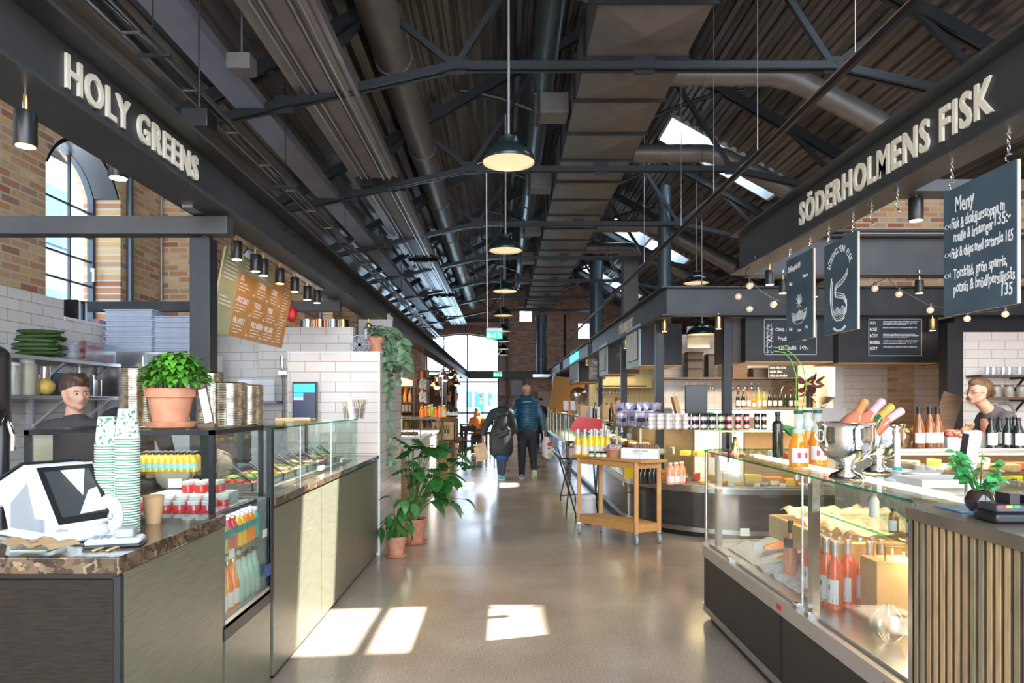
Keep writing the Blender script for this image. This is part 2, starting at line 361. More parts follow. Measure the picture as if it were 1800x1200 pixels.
def side_window(x,cy,hw,z0,zs,rise,sgn,n,sill=True):
 """arched steel window set back in the wall"""
 xx=x-sgn*.30;t=structure(thing('window_%d'%n,'tall arched steel window with glazing bars in the brick side wall','window',(xx,cy,z0)))
 del t['category'];del t['label']
 b=MB();fr=lambda u,v,w:(xx-sgn*w,u,v)
 b.plate(arch(cy,hw,z0,zs,rise),[arch(cy,hw-.05,z0+.05,zs,rise-.04)],fr,.07)
 b.build('window_frame',FRB,t,world=True)
 tp=arch(cy,hw,z0,zs,rise)[2:];ti=arch(cy,hw-.045,z0,zs,rise-.045)[2:]
 MB().plate(tp+ti[::-1],[],lambda u,v,w:(x-sgn*(w+.01),u,v),.28).build('arch_lining',BLKP,t,world=True)
 b=MB()
 for u in(-.33,.33):b.box(xx-.015-sgn*.03,xx+.015-sgn*.03,cy+u*hw-.012,cy+u*hw+.012,z0+.04,zs+rise*.86)
 nz=6
 for i in range(1,nz):zz=z0+(zs+.1-z0)*i/nz;b.box(xx-.012-sgn*.03,xx+.012-sgn*.03,cy-hw+.04,cy+hw-.04,zz-.012,zz+.012)
 b.build('glazing_bars',FRB,t,world=True)
 MB().plate(arch(cy,hw-.04,z0+.04,zs,rise-.03),[],lambda u,v,w:(xx-sgn*(.04+w),u,v),.006).build('pane',GLW,t,world=True,smooth=False)
 return t
for i,(cy,hw)in enumerate(LWIN):
 q=side_window(WL,cy,hw,2.3,3.93,.45,1,i+1)
 if i==1:win_near=q
for i,cy in enumerate((3.5,18.5,26)):side_window(WR,cy,.5,2.2,3.5,.42,-1,20+i)
MB().box(WL-.30,WL-.28,8.1,8.13,3.05,3.09).box(WL-.28,WL-.26,8.1,8.13,2.93,3.09).build('window_handle',STEEL,win_near,world=True)
for i,y in enumerate((9.2,14.3,19.4,24.5)):
 structure(MB().box(WL,WL+.43,y,y+.7,0,roof_z(WL)+.1).build('trim_%d'%(i+1),BRY,smooth=False))
ax,ahw=-1.93,1.72
gab=[(WL-.4,0),(WR+.4,0),(WR+.4,roof_z(WR+.4)+.2),(HX,RZ+.2),(WL-.4,roof_z(WL-.4)+.2)]
SW=[(1.05,.32,5.25,5.92),(3.78,.30,4.45,5.25)]
rect=lambda cx,hw,z0,z1:[(cx-hw,z0),(cx+hw,z0),(cx+hw,z1),(cx-hw,z1)]
g=MB().plate(gab,[arch(ax,ahw,.02,4.38,.34),rect(*SW[0]),rect(*SW[1])],lambda u,v,w:(u,YF+w,v),.45)
structure(g.build('wall_far',BRF,smooth=False))
b=MB()
for i in range(40):
 a=-1+2*(i+.5)/40;xx=ax+a*(ahw+.15);zz=4.38+.34*(1-a*a)+.2
 b.bar((xx,YF-.03,zz-.2),(xx+a*.06,YF-.03,zz+.22),.072,.05)
structure(b.build('trim_10',bricks('arch_soldier_brick','y',[(.20,.10,.08),(.30,.17,.13)],(.3,.25,.22),.25,.4),smooth=False))
for i,s in enumerate(SW):
 t=structure(thing('window_%d'%(30+i),'','',(s[0],YF,s[2])));del t['category'];del t['label']
 MB().plate(rect(s[0],s[1],s[2],s[3]),[rect(s[0],s[1]-.04,s[2]+.04,s[3]-.04)],lambda u,v,w:(u,YF+.1+w,v),.06).box(s[0]-s[1],s[0]+s[1],YF+.12,YF+.15,(s[2]+s[3])/2-.015,(s[2]+s[3])/2+.015).build('window_frame',FRB,t,world=True)
 MB().box(s[0]-s[1],s[0]+s[1],YF+.13,YF+.136,s[2],s[3]).build('pane',GLW,t,world=True)
t=structure(thing('window_40','','',(ax,YF,0)));del t['category'];del t['label']
b=MB();b.plate(arch(ax,ahw,.02,4.38,.34),[arch(ax,ahw-.07,.08,4.38,.28)],lambda u,v,w:(u,YF+.15+w,v),.1)
for u in(-.88,.22):b.box(ax+u-.03,ax+u+.03,YF+.15,YF+.23,.05,4.65)
for zz in(1.0,2.46,2.95):b.box(ax-ahw+.03,ax+ahw-.03,YF+.15,YF+.23,zz-.035,zz+.035)
b.build('window_frame',FRB,t,world=True)
MB().plate(arch(ax,ahw-.05,.06,4.38,.3),[],lambda u,v,w:(u,YF+.19+w,v),.008).build('pane',GLW,t,world=True,smooth=False)
structure(MB().box(.12,.22,YF-.12,YF,0,5.4).box(-1.9,.2,YF-.1,YF,5.25,5.4).build('trim_11',BLK))
SKY=[(5.65,6.65),(13.4,14.55),(20.6,21.9),(27.6,28.8)];SXA,SXB=3.30,5.62
ROOF=mat('dark_corrugated_steel',(.125,.112,.108),.34,.45,.6,3,stretch=(5,.12,1))
def corr(b,xa,xb,ya,yb):
 L=math.hypot(xb-xa,PT*(xb-xa));n=max(1,round(L/.21));nx=PT/math.hypot(1,PT)*(1 if xa>=HX else-1);nz=1/math.hypot(1,PT);pts=[]
 for i in range(n):
  for f,h in((0,0),(.36,0),(.5,.06),(.86,.06),(1,0)):
   if f==1 and i<n-1:continue
   x=xa+(xb-xa)*(i+f)/n;pts.append((x+nx*h,roof_z(x)+nz*h))
 k=len(pts);b.add([(x,ya,z)for x,z in pts]+[(x,yb,z)for x,z in pts],[(i,i+1,k+i+1,k+i)for i in range(k-1)])
 b.add([(xa,ya,roof_z(xa)+.16),(xb,ya,roof_z(xb)+.16),(xb,yb,roof_z(xb)+.16),(xa,yb,roof_z(xa)+.16)],[(0,1,2,3)])
RB=-2.5
b=MB();corr(b,HX,WL-.5,RB,YF+.4);b.fixn=False;structure(b.build('ceiling',ROOF,smooth=False))
b=MB();b.fixn=False;ys=RB
for a,c in SKY+[(YF+.4,None)]:
 corr(b,HX,WR+.5,ys,a)
 if c:corr(b,HX,SXA,a,c);corr(b,SXB,WR+.5,a,c);ys=c
structure(b.build('ceiling',ROOF,smooth=False))
for i,(a,c)in enumerate(SKY):
 t=structure(thing('window_%d'%(50+i),'','',(SXA,a,roof_z(SXA))));del t['category'];del t['label']
 q=MB();dz=lambda x,h:roof_z(x)+h
 for(x0,x1,y0,y1)in((SXA,SXB,a-.02,a+.02),(SXA,SXB,c-.02,c+.02),(SXA-.02,SXA+.02,a,c),(SXB-.02,SXB+.02,a,c))+((((SXA+SXB)/2-.03,(SXA+SXB)/2+.03,a,c),)if i else()):
  lo=-.02 if x1-x0!=.06 else.22
  q.add([(x,y,dz(x,h))for h in(lo,.38)for x,y in((x0,y0),(x1,y0),(x1,y1),(x0,y1))],[(3,2,1,0),(4,5,6,7),(0,1,5,4),(1,2,6,5),(2,3,7,6),(3,0,4,7)])
 q.build('window_frame',mat('pale_reveal',(.50,.55,.58),.6,0,.04),t,world=True,smooth=False)
 MB().add([(x,y,dz(x,h))for h in(.33,.34)for x,y in((SXA,a),(SXB,a),(SXB,c),(SXA,c))],[(3,2,1,0),(4,5,6,7),(0,1,5,4),(1,2,6,5),(2,3,7,6),(3,0,4,7)]).build('pane',GLW,t,world=True,smooth=False)
TY=[7.96+3.5*i for i in range(7)];KX,KZ=2.2,5.41
tr=thing('roof_truss','black steel roof truss nearest the camera, crossing the top of the picture','truss',(HX,TY[0],0),group='black steel trusses carrying the roof')
b=MB();rz=lambda u:RZ-.18-PT*abs(u)
for y in(-.045,.045):
 b.bar((-5.9,y,rz(5.9)+.02),(-KX,y,KZ),.045,.085);b.bar((-KX,y,KZ),(KX,y,KZ),.045,.085);b.bar((KX,y,KZ),(5.9,y,rz(5.9)+.02),.045,.085)
for u in(-KX,KX,-4.2,4.2,0):z=KZ if abs(u)<=KX else KZ+(rz(5.9)-KZ)*(abs(u)-KX)/(5.9-KX);b.box(u-.12,u+.12,-.015,.015,z-.08,z+.12)
b.build('bottom_chord',BLK,tr)
for s in(-1,1):
 b=MB()
 for y in(-.05,.05):b.bar((0,y,rz(0)),(s*6.25,y,rz(6.25)),.05,.14)
 b.build('rafter',BLK,tr)
for(u0,z0,u1)in((-KX,KZ,-3.1),(-KX,KZ,-.95),(KX,KZ,3.1),(KX,KZ,.95),(-4.2,5.15,-4.4),(4.2,5.15,4.4),(-4.0,5.2,-3.1),(4.0,5.2,3.1)):
 MB().bar((u0,0,z0),(u1,0,rz(u1)),.06,.07).build('strut',BLK,tr)
for s in(-1,1):MB().tube([(s*(.2+i*.5),.03,KZ+.55+.9*math.sin(math.pi*i/10)*.9+(.0))for i in range(11)],.035,6).build('curved_brace',BLK,tr)
ORD=['second','third','fourth','fifth','sixth','seventh']
for i,y in enumerate(TY[1:]):dup(tr,(HX,y,0),label='black steel roof truss, %s one counted away from the camera'%ORD[i])
dup(tr,(HX,4.46,0),label='black steel roof truss overhead above the camera, outside the frame')
for k,u in enumerate((-5.0,-3.2,-1.4,1.4,3.2+3.0)):
 o=MB().box(-.04,.04,RB,YF,-.09,-.02).build('roof_purlin',BLK);o.location=(HX+u,0,roof_z(HX+u))
 tag(o,'dark steel purlin running lengthwise under the %s roof slope, %s'%('left' if u<0 else 'right',['lowest of the left ones','middle of the left ones','nearest the ridge on the left','nearest the ridge on the right','lowest on the right'][k]),'purlin','roof purlins')
zb=5.65;xl,xr=.99,2.19
t=thing('air_duct','long dark grey rectangular air duct with cross-broken panels along the ridge','duct',(xl,3,zb))
b=MB();y=3.6;seams=[]
while y<31:
 L=1.15;m=(y+y+L)/2;h=.075
 b.add([(xl,y,zb),(xr,y,zb),(xr,y+L,zb),(xl,y+L,zb),((xl+xr)/2,m,zb-h)],[(1,0,4),(2,1,4),(3,2,4),(0,3,4)])
 b.add([(xl,y,zb),(xl,y+L,zb),(xl,y+L,zb+.6),(xl,y,zb+.6),(xl-.03,m,zb+.3)],[(0,1,4),(1,2,4),(2,3,4),(3,0,4)])
 b.add([(xr,y,zb),(xr,y+L,zb),(xr,y+L,zb+.6),(xr,y,zb+.6),(xr+.03,m,zb+.3)],[(0,1,4),(1,2,4),(2,3,4),(3,0,4)])
 b.add([(xl,y,zb+.6),(xr,y,zb+.6),(xr,y+L,zb+.6),(xl,y+L,zb+.6)],[(0,1,2,3)])
 seams.append(y);y+=L
b.add([(xl,y,zb),(xr,y,zb),(xr,y,zb+.6),(xl,y,zb+.6)],[(0,1,2,3)])
b.build('duct_body',DUCT,t,world=True,smooth=False)
b=MB()
for y in seams:MB().box(xl-.035,xr+.035,y-.018,y+.018,zb-.04,zb+.0).box(xl-.035,xl,y-.018,y+.018,zb-.01,zb+.63).box(xr,xr+.035,y-.018,y+.018,zb-.01,zb+.63).build('seam_flange',BLK,t,world=True)
da=None
for i,y in enumerate([6.6,10.1,13.6,17.1,20.6,24.1,27.6]):
 if da is None:
  da=thing('air_damper','dark boxed air outlet on the left side of the ridge duct, nearest','air outlet',(xl-.04,y,zb+.05),group='boxed outlets on the left of the ridge duct')
  MB().box(-.42,0,-.2,.2,0,.3).build('outlet_box',DUCT,da,bevel=.008)
  MB().box(-.47,-.42,-.23,.23,-.03,.33).build('grille_frame',BLK,da)
  g=MB()
  for q in range(8):g.box(-.485,-.47,-.2,.2,.0+q*.037,.02+q*.037)
  g.build('grille',PANEL,da)
 else:dup(da,(xl-.04,y,zb+.05),label='dark boxed air outlet on the left side of the ridge duct, %s from the camera'%ORD[i-1])
def spiral(name,label,pts,r,m,col=True):
 t=thing(name,label,'duct',pts[0]);P=[Vector(p)for p in pts];full=[];
 for i in range(len(P)-1):
  L=(P[i+1]-P[i]).length;n=max(1,int(L/.11))
  for k in range(n):full.append(P[i].lerp(P[i+1],k/n))
 full.append(P[-1]);rr=[r*(1.0 if k%2 else.965)for k in range(len(full))]
 MB().tube(full,rr,20).build('duct_pipe',m,t,world=True,ang=80)
 if col:
  b=MB()
  for k in range(6,len(full)-1,28):
   d=(full[k+1]-full[k]).normalized();b.cyl(full[k]-d*.05,full[k]+d*.05,r*1.06,n=20)
  b.build('joint_bands',DUCT,t,world=True)
 return t
spiral('round_duct','long ribbed round duct under the left roof slope',[(-1.42,2.0,5.95),(-1.42,31,5.95)],.235,DUCT)
spiral('round_duct','slimmer blue-grey round duct between the ridge duct and the left slope',[(.62,4,6.5),(.62,30.5,6.5)],.17,DUCTB)
for i,(y,s)in enumerate(((9.4,'nearest bent round branch duct dropping along the right roof slope'),(12.4,'bent round branch duct passing just before the first skylight'),(17.5,'bent round branch duct between the two skylights'),(20.0,'bent round branch duct crossing the second skylight'))):
 spiral('branch_duct',s,[(2.1,y,6.02),(3.7,y,6.02),(4.0,y,5.95),(4.3,y,5.8),(5.9,y,4.95)],.16,DUCT)
for(px,Y,y0,z1,r,s)in((1168,15.2,2.95,6.3,.15,'vertical black flue behind the cheese stall beam'),(1048,22.3,2.6,6.1,.22,'thick vertical dark flue rising over the third stall'),(951,30.6,2.75,5.4,.25,'vertical dark flue standing on the far kitchen hood')):
 spiral('flue_pipe',s,[(X(px,Y),Y,y0),(X(px,Y),Y,z1)],r,DUCTB)
tag(MB().box(-.21,.21,-.2,.2,0,2.6).box(-.25,.25,-.24,.24,-.1,0).build('square_flue',DUCT),'square dark flue between the two round flues on the right','flue').location=(X(1107,19.5),19.5,3.1)
spiral('flue_pipe','flue bend joining the thick flue sideways above the menu boxes',[(X(1048,22.3),22.3,3.3),(X(1090,22.3),22.3,3.3)],.13,DUCTB)
def radiant(y0,y1,label):
 t=thing('radiant_panel',label,'radiant heating panel',(-2.04,y0,5.08),group='row of ribbed radiant panels hung along the left')
 b=MB();w=.36;prof=[(-w,.10),(-w+.0,0),(-w+.09,.03),(-w+.13,0),(-.17,0),(-.15,.035),(-.11,.035),(-.09,0),(.09,0),(.11,.035),(.15,.035),(.17,0),(w-.13,0),(w-.09,.03),(w,0),(w,.10)]
 n=len(prof);L=y1-y0
 b.add([(p[0],y,p[1])for y in(0,L)for p in prof],[(i,i+1,n+i+1,n+i)for i in range(n-1)]+[(0,n-1,2*n-1,n)]);b.build('panel_sheet',PANEL,t,smooth=False)
 b=MB()
 for x in(-.22,-.13,.13,.22):b.cyl((x,0,-.012),(x,L,-.012),.014,n=8)
 b.build('heating_pipes',mat('pale_pipe',(.42,.45,.50),.3,.7,.05),t)
 b=MB()
 for y in(.3,L-.3):
  for x in(-.3,.3):b.cyl((x,y,.08),(x,y,.95 if x>0 else.62),.004,n=6)
 b.build('suspension_wires',BLK,t)
for y0,y1,s in((1.5,10.9,'nearest and longest'),(11.6,16.6,'second'),(17.4,22.4,'third'),(23.2,28.2,'fourth'),(28.7,31.5,'farthest')):
 radiant(y0,y1,'ribbed grey radiant panel hanging high on the left, %s of the row'%s)
b=MB();b.box(-3.10,-2.76,0,YF-.2,4.90,5.02)
t=tag(b.build('steel_girder',BEAMG),'wide flat violet-grey girder running the length of the hall on the left','girder')
t=thing('cable_tray','long open cable ladder with loose cables left of the grey girder','cable tray',(-2.62,1,4.1))
b=MB();b.box(-2.70,-2.68,1,31,4.10,4.14).box(-2.56,-2.54,1,31,4.10,4.14)
y=1.2
while y<31:b.box(-2.70,-2.54,y,y+.02,4.10,4.112);y+=.9
b.build('tray_ladder',mat('galvanised',(.25,.26,.28),.35,.9,.1),t,world=True)
b=MB()
for q in range(3):b.tube([(-2.62+.05*math.sin(i*.9+q*2)+q*.02,1+i*.75,4.13+.015*math.sin(i*1.7+q))for i in range(40)],.012,6)
b.build('cables',BPLA,t,world=True)
b=MB()
for i in range(10):MB().cyl((-2.62,2+i*3.1,4.12),(-2.62,2+i*3.1,5.6),.006,n=6).box(-2.76,-2.48,2+i*3.1-.015,2+i*3.1+.015,4.08,4.10).build('hanger',BLK,t,world=True)
for i,(px,py,Y)in enumerate(((350,215,5.6),(425,115,6.4),(668,425,13.5))):
 o=MB().box(-.11,.11,-.10,.10,-.07,.08).cyl((0,0,.08),(0,0,1.0),.008,n=8).build('loudspeaker',[BPLA,DUCT][i%2],bevel=.02);o.location=(X(px,Y),Y,Z(py,Y))
 tag(o,['small black loudspeaker hanging above the HOLY GREENS beam','grey loudspeaker box clamped beside the wide girder','loudspeaker beside the far part of the girder','dark loudspeaker above the far end of the left beam'][i],'loudspeaker')
pd=thing('pendant_lamp','black dome pendant lamp over the aisle, nearest and largest','pendant lamp',(.045,6.04,3.62),group='black dome pendants in a row over the aisle')
prof=[(.235,0),(.24,.01),(.238,.03),(.215,.075),(.17,.115),(.12,.145),(.095,.155),(.092,.16),(.092,.215),(.085,.222),(.02,.225)]
inn=[(.020,.218),(.085,.152),(.115,.138),(.165,.108),(.208,.07),(.228,.02),(.230,.0)]
MB().lathe(prof+[],n=36,cap=0).build('lamp_shade',mat('black_enamel',(.012,.02,.022),.22,0,.05),pd)
MB().cyl((0,0,.022),(0,0,.026),.224,n=32).build('light_diffuser',mat('lamp_diffuser',(.9,.8,.55),.6,0,.1,160,emit=.32,ecol=(1,.78,.45)),pd)
b=MB();b.fixn=False;b.lathe(inn,n=36,cap=0);b.build('shade_liner',LINER,pd)
MB().lathe([(0,.085),(.05,.09),(.065,.12),(.05,.148),(.02,.15)],n=16).build('light_bulb',BULB,pd)
MB().cyl((0,0,.22),(0,0,1.9),.012,n=10).build('suspension_rod',PANEL,pd)
MB().tube([(0,0,1.9),(.01,0,2.6),(0,0,4.1)],.004,6).build('cord',BLKP,pd)
LY=[6.04,9.55,13.05,16.7,20.4,23.8,27.2,30.6]
for i,y in enumerate(LY[1:]):dup(pd,(.03 if i<2 else 0,y,3.62),label='black dome pendant lamp over the aisle, %s counted from the nearest'%(ORD+['eighth'])[i])
dup(pd,(X(1224,12.9),12.9,3.75),label='black dome pendant above the beam of the cheese stall on the right',group='pendants over the right stalls')
dup(pd,(X(1243,11),11.3,2.62),label='black dome pendant half hidden under the cheese stall beam',group='pendants over the right stalls')
for i,y in enumerate(LY):
 l=bpy.data.lights.new('pendant_light','SPOT');l.energy=40;l.color=(1,.80,.55);l.spot_size=R(130);l.shadow_soft_size=.06;l.spot_blend=.6
 o=bpy.data.objects.new('pendant_light',l);C.objects.link(o);o.location=(.03,y,3.69)
t=thing('lighting_track','slim lighting track hung on wires, running lengthwise on the right','track',(2.68,2,4.1))
MB().box(2.66,2.70,1.5,30,4.08,4.13).build('track_rail',BLK,t,world=True)
MB().tube([(2.67,1.5+i,4.145+.008*math.sin(i*2))for i in range(30)],.008,6).build('cable',mat('copper_cable',(.35,.16,.08),.5,0,.1),t,world=True)
b=MB()
for y in(4.35,5.2,7.2,8.7,10.3,13.0,17):b.cyl((2.68,y,4.12),(2.68,y,roof_z(2.68)),.004,n=6)
b.build('suspension_wires',STEEL,t,world=True)
# ---------------- left steel beam with the HOLY GREENS lettering ----------------
def ibeam(b,fr,z0,z1,w,y0,y1,tf=.018):
 """I section running along Y; x measured from centre"""
 b.box(fr-w/2,fr+w/2,y0,y1,z0,z0+tf).box(fr-w/2,fr+w/2,y0,y1,z1-tf,z1).box(fr-.006,fr+.006,y0,y1,z0+tf,z1-tf)
FAC=mat('stall_beam_dark_steel',(.050,.052,.056),.5,.25,.22,3)
t=thing('stall_beam','long dark steel I-beam over the left stalls with cream HOLY GREENS letters','beam',(-1.705,-1,2.6))
b=MB();ibeam(b,-1.705,2.6,2.91,.25,-1.5,30.9);b.build('beam_profile',FAC,t,world=True,bevel=.003)
b=MB();txt(b,'HOLY GREENS',.185,(-1.698,2.63,2.722),(0,1,0),(0,0,1),.006,.72,.004,space=1.14,fit=1.14);b.build('lettering',CREAM,t,world=True)
b=MB();txt(b,'CRÊPERIE',.14,(-1.698,X(680,1)*0+9.95,2.70),(0,1,0),(0,0,1),.006,.8,.003,space=1.1);b.build('lettering',CREAM,t,world=True)
b=MB()
for y in(5.3,5.5,7.6,7.8,10,13):b.cyl((-1.70,y,2.70),(-1.685,y,2.70),.012,n=10).cyl((-1.70,y,2.84),(-1.685,y,2.84),.012,n=10)
b.build('bolts',BLK,t,world=True)
for i,(y,x1,s)in enumerate(((4.0,-1.6,'near the menu board'),(7.35,-1.75,'behind the spotlights'),(11.5,-1.75,'third one'))):
 tag(MB().box(WL+.02,x1,y-.05,y+.05,2.475,2.58).build('cross_beam',FAC,bevel=.004),'dark steel cross beam from the left wall to the lettered beam, %s'%s,'beam')
tag(MB().box(-1.84,-1.72,4.0,4.11,0,2.47).build('steel_post',BLK,bevel=.004),'square dark steel post behind the basil pot','post')
t=tag(MB().box(-2.0,7.0,30.9,31.1,2.58,2.92).build('cross_beam',BLK),'black beam crossing the aisle in front of the far glazed entrance','beam')
for x in(.95,2.35):tag(MB().box(x-.06,x+.06,30.95,31.05,0,2.58).build('steel_post',BLK),'black post under the far cross beam, %s'%('left one beside the blue jacket' if x<1 else 'right one'),'post')
sp=thing('spotlight','black cylinder spotlight with brass stem at the far left edge','spotlight',(-1.68,2.4,2.40),group='black cylinder spotlights of the left stall')
MB().lathe([(.034,0),(.036,.004),(.036,.115),(.034,.12),(.008,.121)],n=20).build('lamp_body',BLKP,sp)
MB().cyl((0,0,.12),(0,0,.18),.010,n=10).build('brass_stem',BRASS,sp)
MB().cyl((0,0,-.002),(0,0,.0),.030,n=16).build('light_lens',mat('spot_lens',(1,.7,.35),.5,0,0,emit=12,ecol=(1,.60,.25)),sp)
MB().cyl((0,0,.18),(0,0,.21),.006,n=8).build('mount_rod',CHROME,sp)
SPX=[(362,412),(416,440),(449,462),(463,470),(492,485),(518,500),(540,515),(557,521)]
for i,(px,py)in enumerate(SPX):
 Y=1.76*F/(VX-px);z=Z(py,Y)-.06
 dup(sp,(-1.76,Y,z),label='black brass-stemmed spotlight left of the beam, %s in the row above the menu'%(['first']+ORD+['last'])[i])
 if i in(1,3,5):
  l=bpy.data.lights.new('spot_light','SPOT');l.energy=26;l.color=(1,.66,.32);l.spot_size=R(85);l.shadow_soft_size=.03;l.spot_blend=.7
  o=bpy.data.objects.new('spot_light',l);C.objects.link(o);o.location=(-1.76,Y,z-.01);o.rotation_euler=(R(0),R(-14),0)
tag(MB().box(-1.79,-1.73,3.8,6.6,2.585,2.602).build('spot_rail',STEEL),'thin metal rail carrying the small black spotlights','rail')
dup(sp,(-2.2,3.9,2.78),label='black lamp with warm glow half hidden under the beam near the arched window',scale=1.5)
t=thing('menu_board','large hanging menu board with green header and orange price panels','menu board',(-1.88,4.6,1.99))
y0,y1=4.63,6.12;ta,tb=Vector((-1.88,0,2.56)),Vector((-1.99,0,1.985));up=(ta-tb);H=up.length;up.normalize();nrm=Vector((0,1,0)).cross(up)
def mbp(u,v,w=0):return Vector((0,y0+u*(y1-y0),0))+tb+up*(v*H)+nrm*w
def quad(b,u0,u1,v0,v1,w0,w1,m=None):
 P=[mbp(u,v,w)for w in(w0,w1)for u,v in((u0,v0),(u1,v0),(u1,v1),(u0,v1))]
 b.add(P,[(3,2,1,0),(4,5,6,7),(0,1,5,4),(1,2,6,5),(2,3,7,6),(3,0,4,7)],m)
MGR=mat('menu_sage',(.42,.43,.27),.6,0,.08,3);MOR=mat('menu_orange',(.55,.26,.075),.6,0,.10,3)
b=MB();quad(b,0,1,0,1,-.012,0);b.build('board',MGR,t,world=True)
b=MB();us=[.20,.44,.64,.84];vs=[0,.27,.53,.80]
for i in range(3):
 for j in range(3):quad(b,us[i]+.003,us[i+1]-.003,vs[j]+.006,vs[j+1]-.006,0,.003)
quad(b,.66,1,.80,1,0,.003);quad(b,.845,1,0,.80,0,.003)
b.build('price_panels',MOR,t,world=True)
b=MB();rr=random.Random(3)
def line(u0,u1,v,h):quad(b,u0,u1,v,v+h,.003,.0045)
W9=[['NR.1 HOLY','NR.2 GREEN','NR.3 ASIA'],['AVOCADO','TACO','POKE'],['BIG','CAESAR','CURRY']]
for i in range(3):
 for j in range(3):
  u=us[i]+.02;v=vs[j+1]-.075
  txt(b,W9[j][i],.062,mbp(u,v-.02,.003),(0,1,0),up,.0008,.7,.001)
  for k in range(3):line(u,u+(.13 if k<2 else.09)*rr.uniform(.8,1.1),v-.06-k*.04,.012)
  line(us[i+1]-.035,us[i+1]-.015,v-.15,.025)
for k in range(22):line(.86,.86+rr.uniform(.05,.1),.95-k*.042,.014)
for k in range(9):line(.02,.02+rr.uniform(.08,.15),.88-k*.045-(.18 if k>5 else 0),.016)
for k in range(3):line(.25,.25+rr.uniform(.2,.33),.93-k*.045,.016)
txt(b,'SALLADER',.075,mbp(.03,.93,.001),(0,1,0),up,.0008,.8,.001)
b.build('menu_lettering',PAPER,t,world=True)
b=MB()
for u in(.06,.94):b.tube([mbp(u,1,-.005),mbp(u,1,-.005)+Vector((.08,0,.06))],.004,6)
b.build('hangers',STEEL,t,world=True)
# ---------------- front counter (left) ----------------
XF=-1.23
t=thing('front_counter','dark front counter panel facing the camera with green-grey aisle panel','counter',(-2.2,2.2,0))
DKP=mat('dark_counter_panel',(.022,.016,.011),.6,0,.3,18,bump=.1,stretch=(1,1,8))
DKP.node_tree.nodes['Principled BSDF'].inputs['Specular IOR Level'].default_value=.2
MB().box(-3.6,XF-.02,2.2,2.98,.0,.95).build('counter_body',DKP,t,world=True)
b=MB();b.box(XF-.02,XF,2.215,2.99,0,.95);b.build('side_panel',PLY,t,world=True)
MB().box(-3.6,XF-.022,2.19,2.2,.0,.93).build('front_panel',DKP,t,world=True)
MB().box(XF-.024,XF-.001,2.192,2.214,0,.94).build('corner_strip',BLK,t,world=True)
MB().box(-3.6,XF-.005,2.195,2.99,.935,.956).build('shadow_gap',BLKP,t,world=True)
tag(MB().box(-3.6,XF+.012,2.16,3.0,.956,1.01).build('counter_slab',CHIP,bevel=.004),'brown marble chip countertop slab under the till','countertop')
t=thing('cutlery_tray','glass-fronted low tray of wooden forks and napkins at the counter edge','tray',(-2.0,2.18,1.01))
MB().box(-2.3,-1.27,2.175,2.18,1.01,1.045).build('glass_edge',GL,t,world=True)
b=MB()
for x in(-1.345,-1.30):
 b.box(x-.006,x+.006,2.24,2.36,1.012,1.016);b.box(x-.013,x+.013,2.36,2.385,1.012,1.016)
 for q in(-.011,-.004,.004,.011):b.box(x+q-.002,x+q+.002,2.385,2.42,1.012,1.016)
b.build('wooden_forks',PINE,t,world=True)
for i,(x,y,a)in enumerate(((-1.62,2.27,.2),(-1.50,2.25,-.3))):
 o=tag(MB().grid(lambda u,v:((u-.5)*.15,(v-.5)*.11,.012+.02*abs(math.sin(u*5+i))),8,4).build('paper_napkin',KRAFT),'crumpled brown paper napkin at the counter corner, %s'%('left' if i==0 else 'right'),'napkin','napkins')
 o.location=(x,y,1.012);o.rotation_euler=(0,0,a)
tag(MB().box(-1.62,-1.50,2.24,2.34,1.011,1.014).build('paper_slip',PAPER),'white paper slip lying on the counter edge','paper')
t=thing('cash_terminal','big white two-sided touch-screen cash terminal on the left counter','cash terminal',(-1.50,2.46,1.01),R(62))
pr=[(.03,0),(.03,.03),(.045,.05),(.16,.245),(.185,.262),(.23,.262),(.50,.15),(.52,.115),(.48,.095),(.36,.10),(.33,.03),(.33,0)]
MB().plate(pr,[],lambda u,v,w:(-.10+w,u,v),.20).build('terminal_body',WPLA,t,bevel=.008)
MB().plate([(.12,.03),(.30,.03),(.30,.12),(.19,.20)],[],lambda u,v,w:(-.103+w,u,v),.004).build('side_recess',GPLA,t,bevel=.001)
b=MB()
for k in range(6):b.box(-.1045,-.10,.08+k*.012,.086+k*.012,.03,.075)
b.build('vent_slots',GPLA,t)
MB().box(-.12,.12,.0,.35,0,.018).build('base_plate',WPLA,t,bevel=.006)
MB().bar((0,.245,.268),(0,.49,.165),.19,.006).build('staff_screen',BPLA,t)
M=Matrix.Translation((0,0,.045))@Matrix.Rotation(R(-36),4,'X')@Matrix.Diagonal((.88,1,.98,1))
MB().box(-.125,.125,-.012,.012,0,.27).xf(M).build('screen_frame',WPLA,t,bevel=.006)
d_=MB().box(-.113,.113,-.0145,-.012,.014,.256).xf(M).build('display',BPLA,t)
MB().box(-.09,.09,-.0165,-.0145,.04,.235).xf(M).build('screen_picture',mat('display_grey',(.05,.053,.056),.15,0,.1,4,emit=.03),d_)
MB().add([(-.03,-.0175,.235),(.07,-.0175,.235),(.02,-.0175,.12)],[(0,1,2)]).add([(.09,-.0175,.15),(.09,-.0175,.05),(-.02,-.0175,.045),(.05,-.0175,.14)],[(0,1,2,3)]).xf(M).build('screen_emblem',mat('pale_emblem',(.7,.8,.78),.4,0,0,emit=.2),d_)
MB().box(-.06,.06,-.05,.03,0,.05).build('receipt_printer',WPLA,t,bevel=.01)
t=thing('barcode_scanner','small white hand scanner standing on a round foot by the cup stacks','scanner',(-1.375,2.42,1.01))
MB().lathe([(.055,0),(.055,.008),(.03,.015),(.016,.03),(.02,.05)],n=24).build('foot',WPLA,t)
